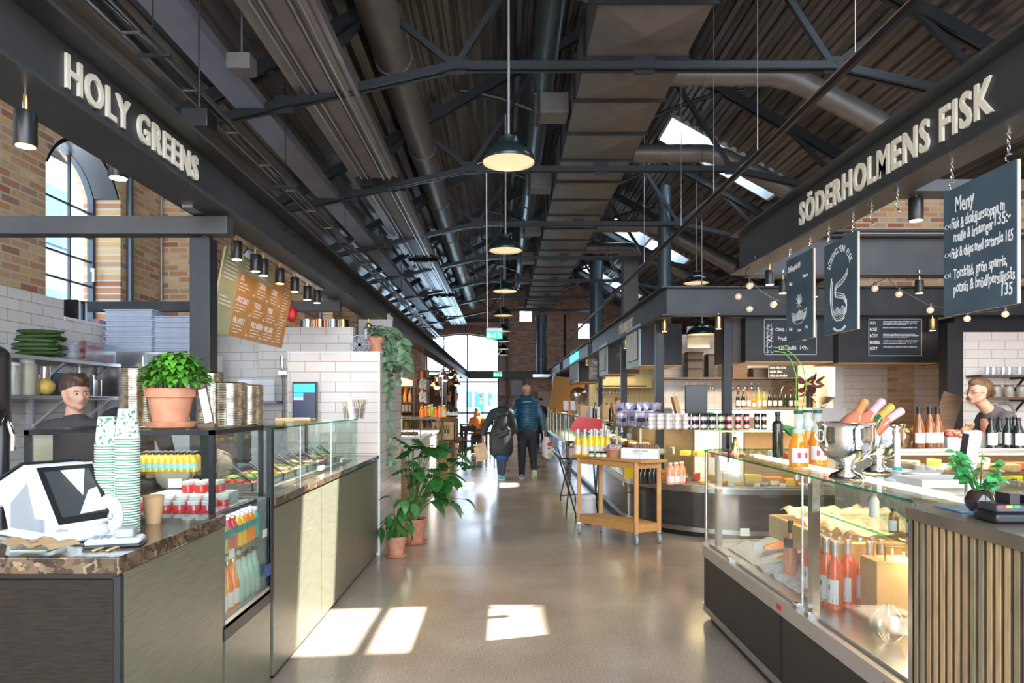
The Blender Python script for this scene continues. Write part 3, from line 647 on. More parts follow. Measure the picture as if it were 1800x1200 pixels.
MB().tube([(0,0,.04),(0,.005,.08),(-.005,.012,.115),(-.02,.0,.14),(-.03,-.02,.145)],[.02,.026,.022,.024,.018],14).build('scanner_head',WPLA,t)
MB().sph((-.005,-.024,.09),(.01,.008,.012),10).build('trigger',GPLA,t)
t=thing('card_reader','flat white card payment reader with blue-black edge on the counter','card reader',(-1.24,2.44,1.01))
M=Matrix.Rotation(R(15),4,'Z')
MB().box(-.085,.085,-.045,.055,.008,.028).xf(M).build('reader_body',WPLA,t,bevel=.01)
MB().box(-.088,.088,-.048,.058,0,.012).xf(M).build('base',BPLA,t,bevel=.004)
MB().box(.0,.06,-.02,.05,.028,.058).xf(M).build('screen_block',GPLA,t,bevel=.006)
b=MB()
for i in range(3):
 for j in range(3):b.box(-.07+i*.02,-.056+i*.02,-.03+j*.022,-.016+j*.022,.028,.032)
b.xf(M);b.build('keys',GPLA,t)
t.location=(-1.33,2.34,1.01)
tag(MB().tube([(-1.7,2.5,1.016),(-1.6,2.42,1.016),(-1.48,2.36,1.016),(-1.40,2.37,1.016),(-1.37,2.36,1.02)],.004,6).build('cable',BPLA),'black cable lying between till and card reader','cable')
CUPM=mat('cup_white',(.75,.80,.76),.6,0,.03)
CUPG=mat('cup_green_print',(.03,.20,.10),.6,0,.1)
def cup_tower(name,label,loc,n,r=.043):
 t=thing(name,label,'cup stack',loc,group=None)
 b=MB();z=0
 for k in range(n):
  b.lathe([(r*.94,z+.001),(r,z),(r+.002,z+.003),(r,z+.006),(r*.96,z+.0095)],n=22,m=[0,0,0,1]);z+=.0098
 b.build('stacked_rims',[CUPM,CUPG],t)
 b=MB();b.lathe([(r,0),(r+.002,.003),(r,.006),(r*.74,.112),(r*.70,.112),(r*.69,.106),(.001,.106)],(0,0,z),26);b.build('top_cup',CUPM,t)
 b=MB();q=random.Random(n)
 for k in range(110):
  a=q.uniform(0,6.283);h=q.choice([q.uniform(.008,.04),q.uniform(.075,.108),q.uniform(.01,.105)]);rr=r-(r*.28)*(h/.112)+.0018
  c=Vector((rr*math.cos(a),rr*math.sin(a),z+h));td=Vector((-math.sin(a),math.cos(a),0));s=q.uniform(.004,.009);th=q.uniform(0,3);ud=(td*math.cos(th)+Vector((0,0,1))*math.sin(th));vd=td*-math.sin(th)+Vector((0,0,1))*math.cos(th)
  b.add([c-ud*s,c+vd*s*.45,c+ud*s,c-vd*s*.45],[(0,1,2,3)])
 c0=Vector((.1*r,-r*.86,z+.055));b.add([c0+Vector((x,-abs(x)*0,zz))for x,zz in((-.011,-.004),(-.004,.006),(.008,.010),(.010,.001),(.004,-.008),(-.006,-.010))],[tuple(range(6))])
 b.fixn=False;b.build('leaf_print',CUPG,t);return t
cup_tower('paper_cup_stack','tall upside-down stack of green patterned paper cups, left of the two',(X(178,2.58),2.62,1.01),33)
cup_tower('paper_cup_stack','tall upside-down stack of green patterned paper cups, right and taller one',(X(219,2.58),2.60,1.01),36)
t=thing('paper_cup','plain brown kraft paper cup standing behind the card reader','cup',(X(263,2.75),2.78,1.01))
MB().lathe([(.028,0),(.040,.105),(.042,.107),(.042,.111),(.040,.112),(.038,.105),(.026,.006),(.001,.006)],n=24).build('cup_wall',KRAFT,t)
# ---------------- black framed display fridge ----------------
CX0,CX1,CY0,CY1,CT=-2.15,-1.30,3.06,3.70,1.375
t=thing('display_fridge','black framed glass display fridge of juices beside the till','display fridge',(CX1,CY0,.5))
b=MB();f=.022
for x,y in((CX0,CY0),(CX1-f,CY0),(CX0,CY1-f),(CX1-f,CY1-f)):b.box(x,x+f,y,y+f,.97,CT)
for z in(CT-f,.97):b.box(CX0,CX1,CY0,CY0+f,z,z+f).box(CX1-f,CX1,CY0+f,CY1-f,z,z+f).box(CX0,CX0+f,CY0+f,CY1-f,z,z+f)
b.box(CX0,CX1,CY1-f,CY1,CT-f,CT);b.build('frame',BLK,t,world=True)
MB().box(CX0,CX1,CY0,CY1+.02,CT,CT+.006).build('top_glass',GL,t,world=True)
b=MB();b.box(CX0+f,CX1-f,CY0+.008,CY0+.014,1.0,CT-f).box(CX1-.014,CX1-.008,CY0+f,CY1-f,1.0,CT-f);b.build('glass_panes',GL,t,world=True)
MB().box(CX0,CX1-.03,CY0+.03,CY1-.03,1.17,1.176).build('shelf',GL,t,world=True)
MB().box(CX0,CX1-.03,CY0+.03,CY1-.03,.984,.992).build('shelf',STEEL,t,world=True)
MB().box(CX0+.02,CX0+.03,CY0+.02,CY1-.02,1.0,CT-.02).build('rear_wall',STEEL,t,world=True)
b=MB();b.box(XF-.60,XF-.59,3.02,3.62,.5,.97).box(XF-.6,XF,2.995,3.015,.5,.97).box(XF-.6,XF-.0,3.60,3.625,.45,1.0).box(XF-.6,XF,3.0,3.62,.50,.515);b.build('cabinet_inner',mat('fridge_inner',(.13,.14,.14),.5,0,.05),t,world=True)
b=MB();b.box(XF-.03,XF+.004,3.0,3.64,.45,.50).box(XF-.02,XF+.006,3.60,3.64,.45,1.36);b.build('lower_frame',BLK,t,world=True)
MB().box(XF-.012,XF-.006,3.02,3.60,.51,1.0).build('lower_glass',GL,t,world=True)
MB().box(XF-.55,XF-.03,3.02,3.60,.80,.806).build('shelf',GL,t,world=True)
MB().box(XF-.03,XF,3.02,3.60,.50,.535).build('ticket_rail',STEEL,t,world=True)
MB().box(XF-.4,XF-.05,3.1,3.55,.955,.962).build('light_strip',LEDC,t,world=True)
MB().box(CX0+.1,CX1-.1,CY0+.3,CY0+.34,CT-.03,CT-.024).build('light_strip',LEDC,t,world=True)
MB().box(XF-.018,XF-.0,3.02,3.60,0,.445).build('lower_panel',PLY,t,world=True)
area('fridge_light',(XF-.3,3.32,.945),.4,3,(1,.97,.92))
area('fridge_light',(-1.7,3.38,CT-.035),.5,4.5,(1,.93,.82))
def liquid(name,col,rough=.08,e=.0):return mat(name,col,rough,0,.04,coat=.6,emit=e)  # e adds a faint glow of its own to the liquid
def bottle(name,label,cat,loc,r,h,prof,liq,cap,capr=.5,labelc=None,lz=(.15,.45),group=None,neck=None,caph=.06,lab_extra=None,rz=0):
 """prof: list of (r fraction, z fraction)"""
 t=thing(name,label,cat,loc,rz,group)
 body=[(r*a,h*c)for a,c in prof];body=[(r*.92,0)]+body
 MB().lathe(body+[(body[-1][0]*.9,body[-1][1])],n=18).build('glass_body',liq,t)
 zt=body[-1][1];rt=body[-1][0]
 MB().lathe([(rt*1.12,zt-h*caph),(rt*1.15,zt-h*caph*.9),(rt*1.15,zt+.004),(rt*1.05,zt+.007),(.001,zt+.007)],n=16).build('cap',cap,t)
 if neck:MB().lathe([(rt*1.06,zt-h*neck[0]),(rt*1.1,zt-h*neck[0]),(rt*1.08,zt-h*caph)],n=16).build('neck_foil',neck[1],t)
 if labelc:
  b=MB();b.fixn=False;n=14;rr=r*1.012
  for i in range(n):
   a0=-math.pi/2-1.15+2.3*i/n;a1=a0+2.3/n
   b.add([(rr*math.cos(a),rr*math.sin(a),zz)for a,zz in((a0,h*lz[0]),(a1,h*lz[0]),(a1,h*lz[1]),(a0,h*lz[1]))],[(0,1,2,3)])
  lp=b.build('paper_label',labelc,t)
  if lab_extra:
   b=MB();b.fixn=False
   for(a,z0,z1,wd)in lab_extra[0]:
    for i in range(4):
     a0=-math.pi/2+a-wd/2+wd*i/4;a1=a0+wd/4;q=rr*1.006
     b.add([(q*math.cos(k),q*math.sin(k),zz)for k,zz in((a0,h*z0),(a1,h*z0),(a1,h*z1),(a0,h*z1))],[(0,1,2,3)])
   b.build('label_print',lab_extra[1],lp)
 return t
WINE=[(1,.02),(1,.58),(.9,.66),(.5,.76),(.34,.82),(.33,.985),(.36,1)]
BURG=[(1,.02),(1,.42),(.85,.56),(.5,.72),(.36,.80),(.34,.985),(.38,1)]
CHAMP=[(1,.02),(1,.46),(.88,.58),(.5,.76),(.36,.84),(.34,.98),(.42,1)]
JUICE=[(1,.02),(1,.68),(.82,.80),(.5,.88),(.46,.98),(.5,1)]
BEER=[(1,.02),(1,.52),(.8,.64),(.46,.78),(.38,.86),(.36,.99),(.4,1)]
FLIP=[(1,.02),(1,.50),(.86,.62),(.5,.76),(.36,.84),(.35,.98),(.4,1)]
JARP=[(1,.02),(1,.76),(.92,.84),(.86,.86),(.86,.98)]
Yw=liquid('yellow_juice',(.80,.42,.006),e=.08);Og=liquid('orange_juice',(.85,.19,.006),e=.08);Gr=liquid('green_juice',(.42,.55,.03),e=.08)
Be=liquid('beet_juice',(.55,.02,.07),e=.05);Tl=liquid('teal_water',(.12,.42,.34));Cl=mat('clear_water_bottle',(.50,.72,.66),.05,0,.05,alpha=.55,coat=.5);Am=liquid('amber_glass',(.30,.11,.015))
K=bottle('juice_bottle','small yellow juice bottle with black cap on the upper fridge shelf','bottle',(0,0,0),.021,.085,JUICE,Yw,BLKP,labelc=mat('mint_label',(.45,.66,.58),.6,0,.05),lz=(.18,.5),group='yellow juice bottles on the upper fridge shelf')
i=0
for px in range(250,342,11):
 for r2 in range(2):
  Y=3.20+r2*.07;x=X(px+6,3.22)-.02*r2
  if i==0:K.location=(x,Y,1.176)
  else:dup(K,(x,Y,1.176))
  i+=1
K=bottle('jam_jar','small red berry pot with white lid on the lower fridge shelf','jar',(0,0,0),.027,.05,JARP,liquid('berry',(.62,.05,.06),e=.08),WPLA,caph=.25,group='berry pots with white lids in the fridge')
i=0
for r2 in range(4):
 for c in range(6-(1 if r2==0 else 0)):
  x,Y=-1.36-.066*c-(.03 if r2%2 else 0),3.14+r2*.085
  if i==0:K.location=(x,Y,.992)
  else:dup(K,(x,Y,.992))
  i+=1
for r2 in range(2):
 for c in range(3):dup(K,(-1.45-.066*c,3.42+.07*r2,1.05))
b=tag(MB().box(-1.75,-1.38,3.37,3.56,.992,1.046).build('riser_block',WHITE),'white riser under the back rows of berry pots','riser')
TG=mat('teal_neck_tag',(.02,.28,.30),.6,0,.05)
q=0
for nm,lq,Y,lb in(('green',Gr,3.075,1),('green',Gr,3.135,0),('beetroot red',Be,3.195,1),('beetroot red',Be,3.25,0),('yellow',Yw,3.31,1),('yellow',Yw,3.365,0),('orange',Og,3.42,1),('orange',Og,3.475,0),('teal',Tl,3.54,1)):
 for row in range(2):
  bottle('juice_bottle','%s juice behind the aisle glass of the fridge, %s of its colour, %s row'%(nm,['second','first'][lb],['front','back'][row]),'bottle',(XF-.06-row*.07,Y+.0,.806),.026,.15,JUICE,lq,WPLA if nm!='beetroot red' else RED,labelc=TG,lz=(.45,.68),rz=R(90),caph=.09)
q=0
LBL2=mat('white_bottle_label',(.78,.74,.68),.6,0,.05)
for i,(Y,lq,nm)in enumerate(((3.08,Yw,'yellow'),(3.15,Yw,'yellow'),(3.22,Og,'orange'),(3.29,Og,'orange'),(3.36,Cl,'clear'),(3.43,Cl,'clear'),(3.50,Cl,'clear'),(3.57,Cl,'clear'))):
 for row in range(2):
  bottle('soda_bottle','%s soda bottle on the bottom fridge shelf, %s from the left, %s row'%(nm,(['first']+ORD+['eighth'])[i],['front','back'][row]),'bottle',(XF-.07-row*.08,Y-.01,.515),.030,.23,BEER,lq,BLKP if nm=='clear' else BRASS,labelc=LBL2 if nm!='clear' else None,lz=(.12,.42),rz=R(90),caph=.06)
tag(MB().box(XF+.0,XF+.012,3.52,3.58,.60,.66).build('price_tag',mat('navy_tag',(.02,.05,.16),.5,0,.05)),'small navy price tag clipped on the fridge glass','price tag')
for(x,y,z,s)in((X(318,3.1),3.04,1.12,'on the upper fridge shelf edge'),(-1.24,3.12,.79,'on the lower aisle shelf'),(-1.24,3.55,.80,'at the right end of the lower aisle shelf')):
 o=tag(MB().box(-.03,.03,0,.002,0,.04).build('price_card',PAPER),'small white price card '+s,'price card');o.location=(x,y,z)
 if x>-1.26:o.rotation_euler=(0,0,R(90))
 # ---------------- second counter and its glass ----------------
t=thing('service_counter','long green-grey panelled counter of the salad stall along the aisle','counter',(XF,5.1,0))
b=MB()
ys=[3.645,4.62,5.62,6.70]
for i in range(3):b.box(XF-.02,XF,ys[i]+.002,ys[i+1]-.002,.04,.93)
b.build('side_panel',PLY,t,world=True)
MB().box(XF-.75,XF-.022,3.72,6.70,0,.90).build('counter_body',BLKP,t,world=True)
MB().box(XF-.02,XF-.004,3.64,6.70,.93,.945).build('shadow_gap',BLKP,t,world=True)
tag(MB().box(-2.05,XF+.012,3.645,6.71,.945,.985).build('counter_slab',CHIP,bevel=.004),'marble chip countertop slab along the aisle under the salad glass','countertop')
t=thing('salad_display','long glass sneeze guard over the salad bar beside the aisle','glass display',(-1.32,4.9,.985))
b=MB();b.box(-1.325,-1.317,3.74,6.17,.985,1.345);b.build('front_glass',GL,t,world=True)
MB().box(-1.75,-1.31,3.74,6.17,1.345,1.353).build('top_glass',GL,t,world=True)
MB().box(-1.75,-1.317,6.165,6.173,.985,1.345).build('end_glass',GL,t,world=True)
MB().box(-1.326,-1.3165,3.74,6.17,1.3445,1.3535).build('glass_edge',GLG,t,world=True)
b=MB()
for y in(4.5,5.3):b.cyl((-1.34,y,.985),(-1.34,y,1.345),.006,n=8)
b.build('glass_posts',CHROME,t,world=True)
MB().box(-1.72,-1.36,3.8,6.1,.985,1.0).build('steel_deck',STEEL,t,world=True)
area('salad_light',(-1.55,4.9,1.33),.25,6,(1,.95,.88),sy=2.2)
FOODS=[('chopped tomato',(.60,.08,.03)),('lettuce',(.16,.36,.05)),('carrot',(.80,.28,.03)),('chickpea',(.62,.45,.22)),('olive',(.08,.09,.03)),('pasta',(.78,.62,.32)),('beetroot',(.30,.02,.08)),('cucumber',(.28,.45,.12))]
def heap(n,rx,ry,z,s,seed):
 q=random.Random(seed);b=MB()
 for _ in range(n):
  x=q.uniform(-rx,rx);y=q.uniform(-ry,ry);b.sph((x,y,z+q.uniform(0,s)),(s*q.uniform(.5,1),s*q.uniform(.5,1),s*.5),6)
 return b
for i in range(8):
 y=3.95+i*.27
 t=thing('food_pan','steel pan of %s in the salad bar, %s from the camera'%(FOODS[i][0],(['first']+ORD+['eighth'])[i]),'food pan',(-1.56,y,1.0))
 MB().box(-.15,.15,-.11,-.105,0,.045).box(-.15,.15,.105,.11,0,.045).box(-.15,-.145,-.11,.11,0,.045).box(.145,.15,-.11,.11,0,.045).box(-.15,.15,-.11,.11,0,.003).build('pan',STEEL,t)
 heap(46,.13,.09,.02,.022,i).build('food_filling',mat('food_'+FOODS[i][0].replace(' ','_'),FOODS[i][1],.4,0,.3,40),t)
 g=thing('serving_tongs','black handled serving tongs in the %s pan'%FOODS[i][0],'tongs',(-1.48,y,1.03))
 b=MB();b.bar((.02,0,.015),(-.10,.03,.10),.016,.006).bar((.02,0,.015),(-.11,-.02,.09),.016,.006);b.build('handles',BPLA,g)
 MB().bar((.02,0,.015),(.06,.01,-.005),.012,.003).bar((.02,0,.015),(.055,-.012,0),.012,.003).build('tips',STEEL,g)
tag(MB().box(-.003,.003,-.09,.09,0,.30).xf(Matrix.Rotation(R(-8),4,'X')).build('menu_card',PAPER),'tall white menu card leaning in the glass display next to the fridge','card').location=(-1.36,3.86,.99)
for i,(y,s)in enumerate(((5.05,'white sign holder lying in the salad display'),(5.75,'second small white label in the salad display'))):
 tag(MB().box(-.01,.01,-.07,.07,0,.03).build('price_card',PAPER),s,'price card').location=(-1.35,y,1.0)
for i,y in enumerate((3.95,4.25,4.55)):
 b=MB();q=random.Random(i)
 b.grid(lambda u,v:(.10*math.sin(math.pi*v)**.5*math.cos(u*6.283)*(1+.12*math.sin(u*23+i)),.09*math.sin(math.pi*v)**.5*math.sin(u*6.283)*(1+.1*math.cos(u*19)),.18*v+.01*math.sin(u*17)),24,10)
 tag(b.build('plastic_bag',mat('clear_bag',(.75,.68,.62),.15,0,.1,alpha=.45)),'clear crinkled plastic bag of bread behind the salad glass, %s'%['left','middle','right'][i],'bag').location=(-1.9,y,1.0)
 # ---------------- kitchen behind the left counter ----------------
XK=-4.25
structure(MB().box(XK-.12,XK,1.5,6.6,0,2.49).build('wall_left',TLX,smooth=False))
structure(MB().box(XK-.12,XK,6.6,8.2,0,2.30).build('wall_left',TLX,smooth=False))
structure(MB().box(XK-.5,XK+.01,6.6,8.2,2.30,2.33).build('trim_20',WHITE))
structure(MB().box(XK,-1.80,8.2,8.32,0,2.37).build('wall_back',TLY,smooth=False))
structure(MB().box(-2.9,-1.78,8.08,8.2,1.0,2.39).build('wall_back',TLY,smooth=False))
t=structure(MB().box(-2.12,XF+.01,6.72,8.13,0,1.985).build('wall_partition',[TLX],smooth=False));
structure(MB().box(-2.12,XF+.012,6.705,6.72,0,1.99).build('wall_partition',TLY,smooth=False))
structure(MB().box(-2.13,XF+.02,6.70,8.14,1.985,2.0).box(XF-.002,XF+.018,6.697,6.717,0,2.0).build('trim_21',WHITE))
def shelf(label,x0,x1,y0,y1,z,m=STEEL,brackets=True):
 t=thing('wall_shelf',label,'shelf',((x0+x1)/2,(y0+y1)/2,z))
 MB().box(x0,x1,y0,y1,z-.035,z).build('board',m,t,world=True,bevel=.004)
 if brackets:
  b=MB()
  for y in(y0+.3,(y0+y1)/2+.2,y1-.15):b.box(x0,x0+.03,y,y+.03,z-.34,z+.02).bar((x0+.02,y+.015,z-.28),(x1-.05,y+.015,z-.03),.02)
  b.build('brackets',STEEL,t,world=True)
 return t
shelf('long steel wall shelf under the cucumbers',XK,-3.88,4.9,6.93,1.89)
shelf('lower steel wall shelf with jars and steel pots',XK,-3.88,4.9,6.93,1.56)
cu=thing('cucumber','long green cucumber in the pile on the upper steel shelf','cucumber',(-4.02,5.9,1.91),group='pile of cucumbers on the upper shelf')
b=MB();n=14;b.tube([((i/n-.5)*.36,.012*math.sin(i/n*3),0)for i in range(n+1)],[.005+.018*math.sin(math.pi*min(1,max(0,(i+.4)/(n+.8))))**.55 for i in range(n+1)],12)
b.build('cucumber_skin',GREENY,cu)
for r2 in range(6):
 for c in range(3):
  if r2==5 and c==2:continue
  a=dup(cu,(-3.98+.015*math.sin(r2*5+c),5.72+c*.05+.1,1.922+r2*.036))if(r2 or c)else cu
  a.rotation_euler=(0,.07*math.sin(r2*3+c),.25*math.sin(r2*7+c*3));
  if a is cu:a.location=(-3.98,5.82,1.922)
  else:a['label']=cu['label']
t=thing('plastic_crate','clear plastic crate of tomatoes on the upper steel shelf','crate',(-3.98,6.55,1.89))
b=MB();b.box(-.12,.12,-.24,.24,0,.006)
for s in(-1,1):b.box(-.12,.12,s*.24-.003,s*.24+.003,0,.17).box(s*.12-.003,s*.12+.003,-.24,.24,0,.17)
b.box(-.13,.13,-.25,-.24,.16,.175).box(-.13,.13,.24,.25,.16,.175).box(.12,.13,-.25,.25,.16,.175);b.build('crate_walls',PLAS,t)
tm=thing('tomato','ripe red tomato in the clear crate on the steel shelf','tomato',(-3.98,6.5,1.93),group='tomatoes in the clear crate')
b=MB();b.sph((0,0,0),(.036,.036,.030),16);b.build('tomato_flesh',mat('tomato_red',(.72,.035,.02),.25,0,.15,12,coat=.4),tm)
b=MB()
for k in range(5):a=k*1.256;b.add([(0,0,.03),(.018*math.cos(a-.2),.018*math.sin(a-.2),.031),(.02*math.cos(a),.02*math.sin(a),.026),(.018*math.cos(a+.2),.018*math.sin(a+.2),.031)],[(0,1,2,3)])
b.build('calyx',GREEN,tm)
q=random.Random(5)
for k in range(15):
 lo=(-3.98+q.uniform(-.07,.07),6.40+.09*(k%5)+q.uniform(-.01,.01),1.93+.06*(k//5))
 if k==0:tm.location=lo
 else:dup(tm,lo)
t=thing('steel_cabinet','tall stainless steel cabinet behind the cook, under the stacked boxes','cabinet',(-3.75,7.4,0))
MB().box(XK+.02,-3.25,7.1,7.9,.1,2.03).build('cabinet_body',STEEL,t,world=True,bevel=.006)
b=MB();b.box(-4.15,-3.75,7.085,7.1,.9,1.98).build('door',STEEL,t,world=True)
MB().box(-3.70,-3.3,7.08,7.1,1.86,2.0).build('control_panel',GPLA,t,world=True)
b=MB();b.box(-3.70,-3.3,7.075,7.1,1.2,1.80);b.build('oven_door',BLKP,t,world=True)
MB().cyl((-3.66,7.05,1.75),(-3.34,7.05,1.75),.01,n=8).build('handle',CHROME,t,world=True)
bx=thing('storage_box','clear plastic storage box with lid in the tall pile on the steel cabinet','storage box',(-3.95,7.35,2.03),group='clear boxes piled on the steel cabinet')
b=MB();b.lathe([(.25,0),(.26,.045)],n=4);b.xf(Matrix.Diagonal((1.35,.95,1,1))@Matrix.Rotation(R(45),4,'Z'));b.build('box_body',mat('milky_plastic',(.62,.68,.82),.25,0,.05,alpha=.75),bx,bevel=.01)
b=MB();b.box(-.26,.26,-.185,.185,.045,.055);b.build('box_lid',mat('milky_plastic_lid',(.72,.76,.88),.25,0,.05),bx,bevel=.004)
for k in range(1,8):dup(bx,(-3.95+.004*(k%3),7.35,2.03+k*.056))
for k in range(7):dup(bx,(-3.50,7.42,2.03+k*.055),group='clear boxes in the shorter pile',label='clear plastic storage box in the shorter pile right of the tall one')
def simple(name,label,cat,loc,prof,m,n=18,lid=None,group=None,part='body'):
 t=thing(name,label,cat,loc,0,group);MB().lathe(prof,n=n).build(part,m,t)
 if lid:MB().lathe(lid[0],n=n).build('lid',lid[1],t)
 return t
GLJ=mat('glass_jar',(.45,.45,.40),.1,0,.1,alpha=.6,coat=.5)
cyp=lambda r,h:[(r*.96,0),(r,.006),(r,h)]
ox=-4.0
for i,(px,w_,h,m,s,lid)in enumerate(((25,.10,.24,GLJ,'glass jar with pale filling, leftmost on the lower steel shelf',WPLA),(48,.13,.27,mat('plastic_canister',(.50,.46,.34),.4,0,.1),'large plastic canister on the lower steel shelf',WPLA),(60,.08,.18,STEEL,'small steel beaker on the lower steel shelf',None),(78,.09,.25,STEEL,'tall steel beaker beside the melon',None),(165,.20,.20,STEEL,'wide steel pot right of the cook\'s head',None),(185,.14,.16,STEEL,'second steel pot at the end of the lower shelf',None))):
 Y=min(-ox*F/(VX-px),6.85)if px<100 else 5.9+(px-100)*.009
 simple('jar' if lid else 'steel_pot',s,'jar' if lid else 'pot',(ox,Y,1.56),cyp(w_/2,h),m,lid=([(w_*.42,h),(w_*.42,h+.025),(.001,h+.026)],lid)if lid else None)
tag(MB().sph((0,0,.075),(.085,.085,.075),18).build('melon',mat('melon_rind',(.72,.48,.12),.6,0,.2,30,bump=.3)),'yellow melon on the lower steel shelf left of the cook','melon').location=(-3.98,5.92,1.56)
tag(MB().box(-.01,.01,-.22,.22,0,.22).build('chopping_tray',mat('dark_tray_blue',(.08,.10,.16),.4,0,.1)),'dark blue rimmed tray leaning on the wall behind the pots','tray').location=(-4.2,6.55,1.56)
b=MB()
for i in range(5):b.box(-.06,.06,-.012+i*.03,.012+i*.03-.002,0,.20-.012*(i%3))
b.build
for i in range(5):
 o=tag(MB().box(-.08,.08,-.012,.012,0,.20-.015*(i%3)).build('binder',[BLKP,WPLA,mat('steel_blue',(.12,.2,.3),.5)][i%3]),'%s folder standing on the white ledge below the arched window, %s'%(['black','white','blue'][i%3],(['first']+ORD)[i]),'folder');o.location=(XK-.1,6.85+i*.035,2.33)
o=tag(MB().box(-.10,.10,-.14,.14,0,.05).build('book_pile',mat('pink_blue_books',(.45,.25,.30),.6,0,.3,8)),'thin magazines lying on the white ledge by the window','magazine');o.location=(XK-.12,7.35,2.33)
tag(MB().tube([(XK-.2+.03*math.cos(a),7.9,2.37+.03*math.sin(a))for a in(i*.6 for i in range(11))],.008,6).build('black_cable',BPLA),'black coiled cable on the window ledge','cable')
for(x,y,r,m,s)in((WL+.05,8.32,.04,DUCTB,'dark vertical pipe right of the arched window'),(WL+.03,9.12,.018,mat('conduit',(.35,.30,.26),.4,.4,.1),'thin vertical conduit in the brick corner')):
 tag(MB().cyl((x,y,2.0),(x,y,4.4),r,n=12).build('wall_pipe',m),s,'pipe')
tag(MB().box(XK,XK+.03,5.35,5.55,1.15,1.25).build('wall_socket',WPLA),'white double socket on the tiled wall behind the cook','socket')
tag(MB().tube([(XK+.03,5.4,1.2),(XK+.12,5.4,1.15),(XK+.1,5.35,.95),(XK+.06,5.3,.8)],.008,6).build('power_cable',BPLA),'black power cable hanging from the wall socket','cable')
t=thing('beer_tap','black dispensing column with curved chrome spout at the left edge','tap',(-2.05,2.75,1.01))
MB().cyl((-2.085,2.80,1.42),(-2.085,2.80,1.68),.055,n=20).sph((-2.085,2.80,1.68),.055,16).cyl((-2.06,2.80,1.01),(-2.06,2.80,1.45),.03,n=20).build('column',BPLA,t,world=True)
MB().tube([(-2.12+.02,2.78,1.36)]+[(-2.07+.09*math.cos(a),2.76,1.34+.13*math.sin(a))for a in(R(130),R(100),R(70),R(40),R(10),R(-15))],.010,10).build('chrome_spout',CHROME,t,world=True)
MB().cyl((-2.04,2.72,1.42),(-2.0,2.70,1.49),.036,.034,n=16).build('tap_handle',BPLA,t,world=True)
t=thing('work_counter','steel topped work counter along the kitchen wall','counter',(-3.9,5.5,0))
MB().box(XK+.01,-3.6,3.6,7.0,0,.86).build('cabinet',WHITE,t,world=True);MB().box(XK+.01,-3.58,3.58,7.02,.86,.90).build('worktop',STEEL,t,world=True,bevel=.004)
t=thing('monitor','black monitor seen from behind in front of the cook','monitor',(-2.05,3.1,1.0))
MB().box(X(100,2.98),X(200,2.98),2.95,2.975,Z(835,2.98),Z(759,2.98)).build('monitor_back',BPLA,t,world=True,bevel=.004)
MB().cyl((-1.85,2.93,1.01),(-1.85,2.93,1.25),.02,n=10).box(-1.93,-1.77,2.85,2.97,1.01,1.02).build('stand',BPLA,t,world=True)
o=tag(MB().box(-.16,.16,-.1,.1,0,.035).build('purple_tray',mat('purple',(.10,.03,.14),.5,0,.1),bevel=.01),'dark purple tray on the counter behind the till','tray');o.location=(X(70,3.3),3.3,1.06)
o=tag(MB().box(-.16,.16,-.1,.1,0,.05).build('tray_stand',BPLA),'black riser below the purple tray','riser');o.location=(X(70,3.3),3.3,1.01)
tag(MB().box(-3.4,-2.27,3.0,3.38,0,1.0).build('back_counter',BLKP),'black rear counter carrying monitor and trays','counter')
zt=CT+.006
def lid_stack(name,label,loc,r,n,dz,m,hollow=True):
 t=thing(name,label,'stack of lids',loc);b=MB();z=0
 pr=[]
 for k in range(n):pr+=[(r*.91,z),(r,z+dz*.25),(r*1.01,z+dz*.5),(r*.91,z+dz*.8)];z+=dz
 b.lathe(pr,n=28);b.build('stacked_rims',m,t,ang=80)
 MB().lathe([(r*.94,z),(r*.8,z+.002),(.001,z+.004)],n=28).build('top_lid',m,t);return t
PETM=mat('clear_lid_plastic',(.66,.62,.55),.16,1,.3,26)
lid_stack('lid_stack','tall stack of clear plastic lids left of the basil pot',(X(238,3.35),3.35,zt),.078,34,.0085,PETM)
lid_stack('lid_stack','stack of clear plastic lids behind the card holder',(X(362,3.45),3.50,zt),.070,32,.0085,PETM)
lid_stack('bowl_stack','wide stack of clear salad bowls at the right end of the fridge top',(X(398,3.48),3.52,zt),.088,26,.0085,PETM)
lid_stack('bowl_stack','second clear bowl stack just behind the wide one',(X(424,3.56),3.66,zt),.080,25,.0085,PETM)
t=thing('card_holder','slanted wood card holder with a white card beside the basil','card holder',(X(358,3.2),3.22,zt))
MB().box(-.03,.05,-.02,.02,0,.02).build('foot',DWOOD,t)
MB().box(-.022,.022,-.004,.004,0,.18).xf(Matrix.Translation((.02,0,.015))@Matrix.Rotation(R(-12),4,'Y')).build('backboard',DWOOD,t)
MB().box(-.018,.018,-.007,-.004,.01,.17).xf(Matrix.Translation((.02,0,.015))@Matrix.Rotation(R(-12),4,'Y')).build('card',PAPER,t)
def pot(name,label,cat,loc,r,h,sauc=True):
 t=thing(name,label,cat,loc)
 z0=.012 if sauc else 0
 MB().lathe([(r*.68,z0),(r*.9,z0+h*.76),(r,z0+h*.76),(r*1.01,z0+h*.80),(r*1.01,z0+h*.98),(r*.98,z0+h),(r*.9,z0+h),(r*.88,z0+h*.9)],n=32).build('clay_pot',TERRA,t)
 MB().lathe([(r*.9,z0+h*.9),(.001,z0+h*.92)],n=24).build('soil',SOIL,t)
 if sauc:MB().lathe([(r*.80,0),(r*.95,.005),(r*1.06,.030),(r*1.02,.030),(r*.90,.010),(.001,.010)],n=32).build('saucer',TERRA,t)
 return t,z0+h
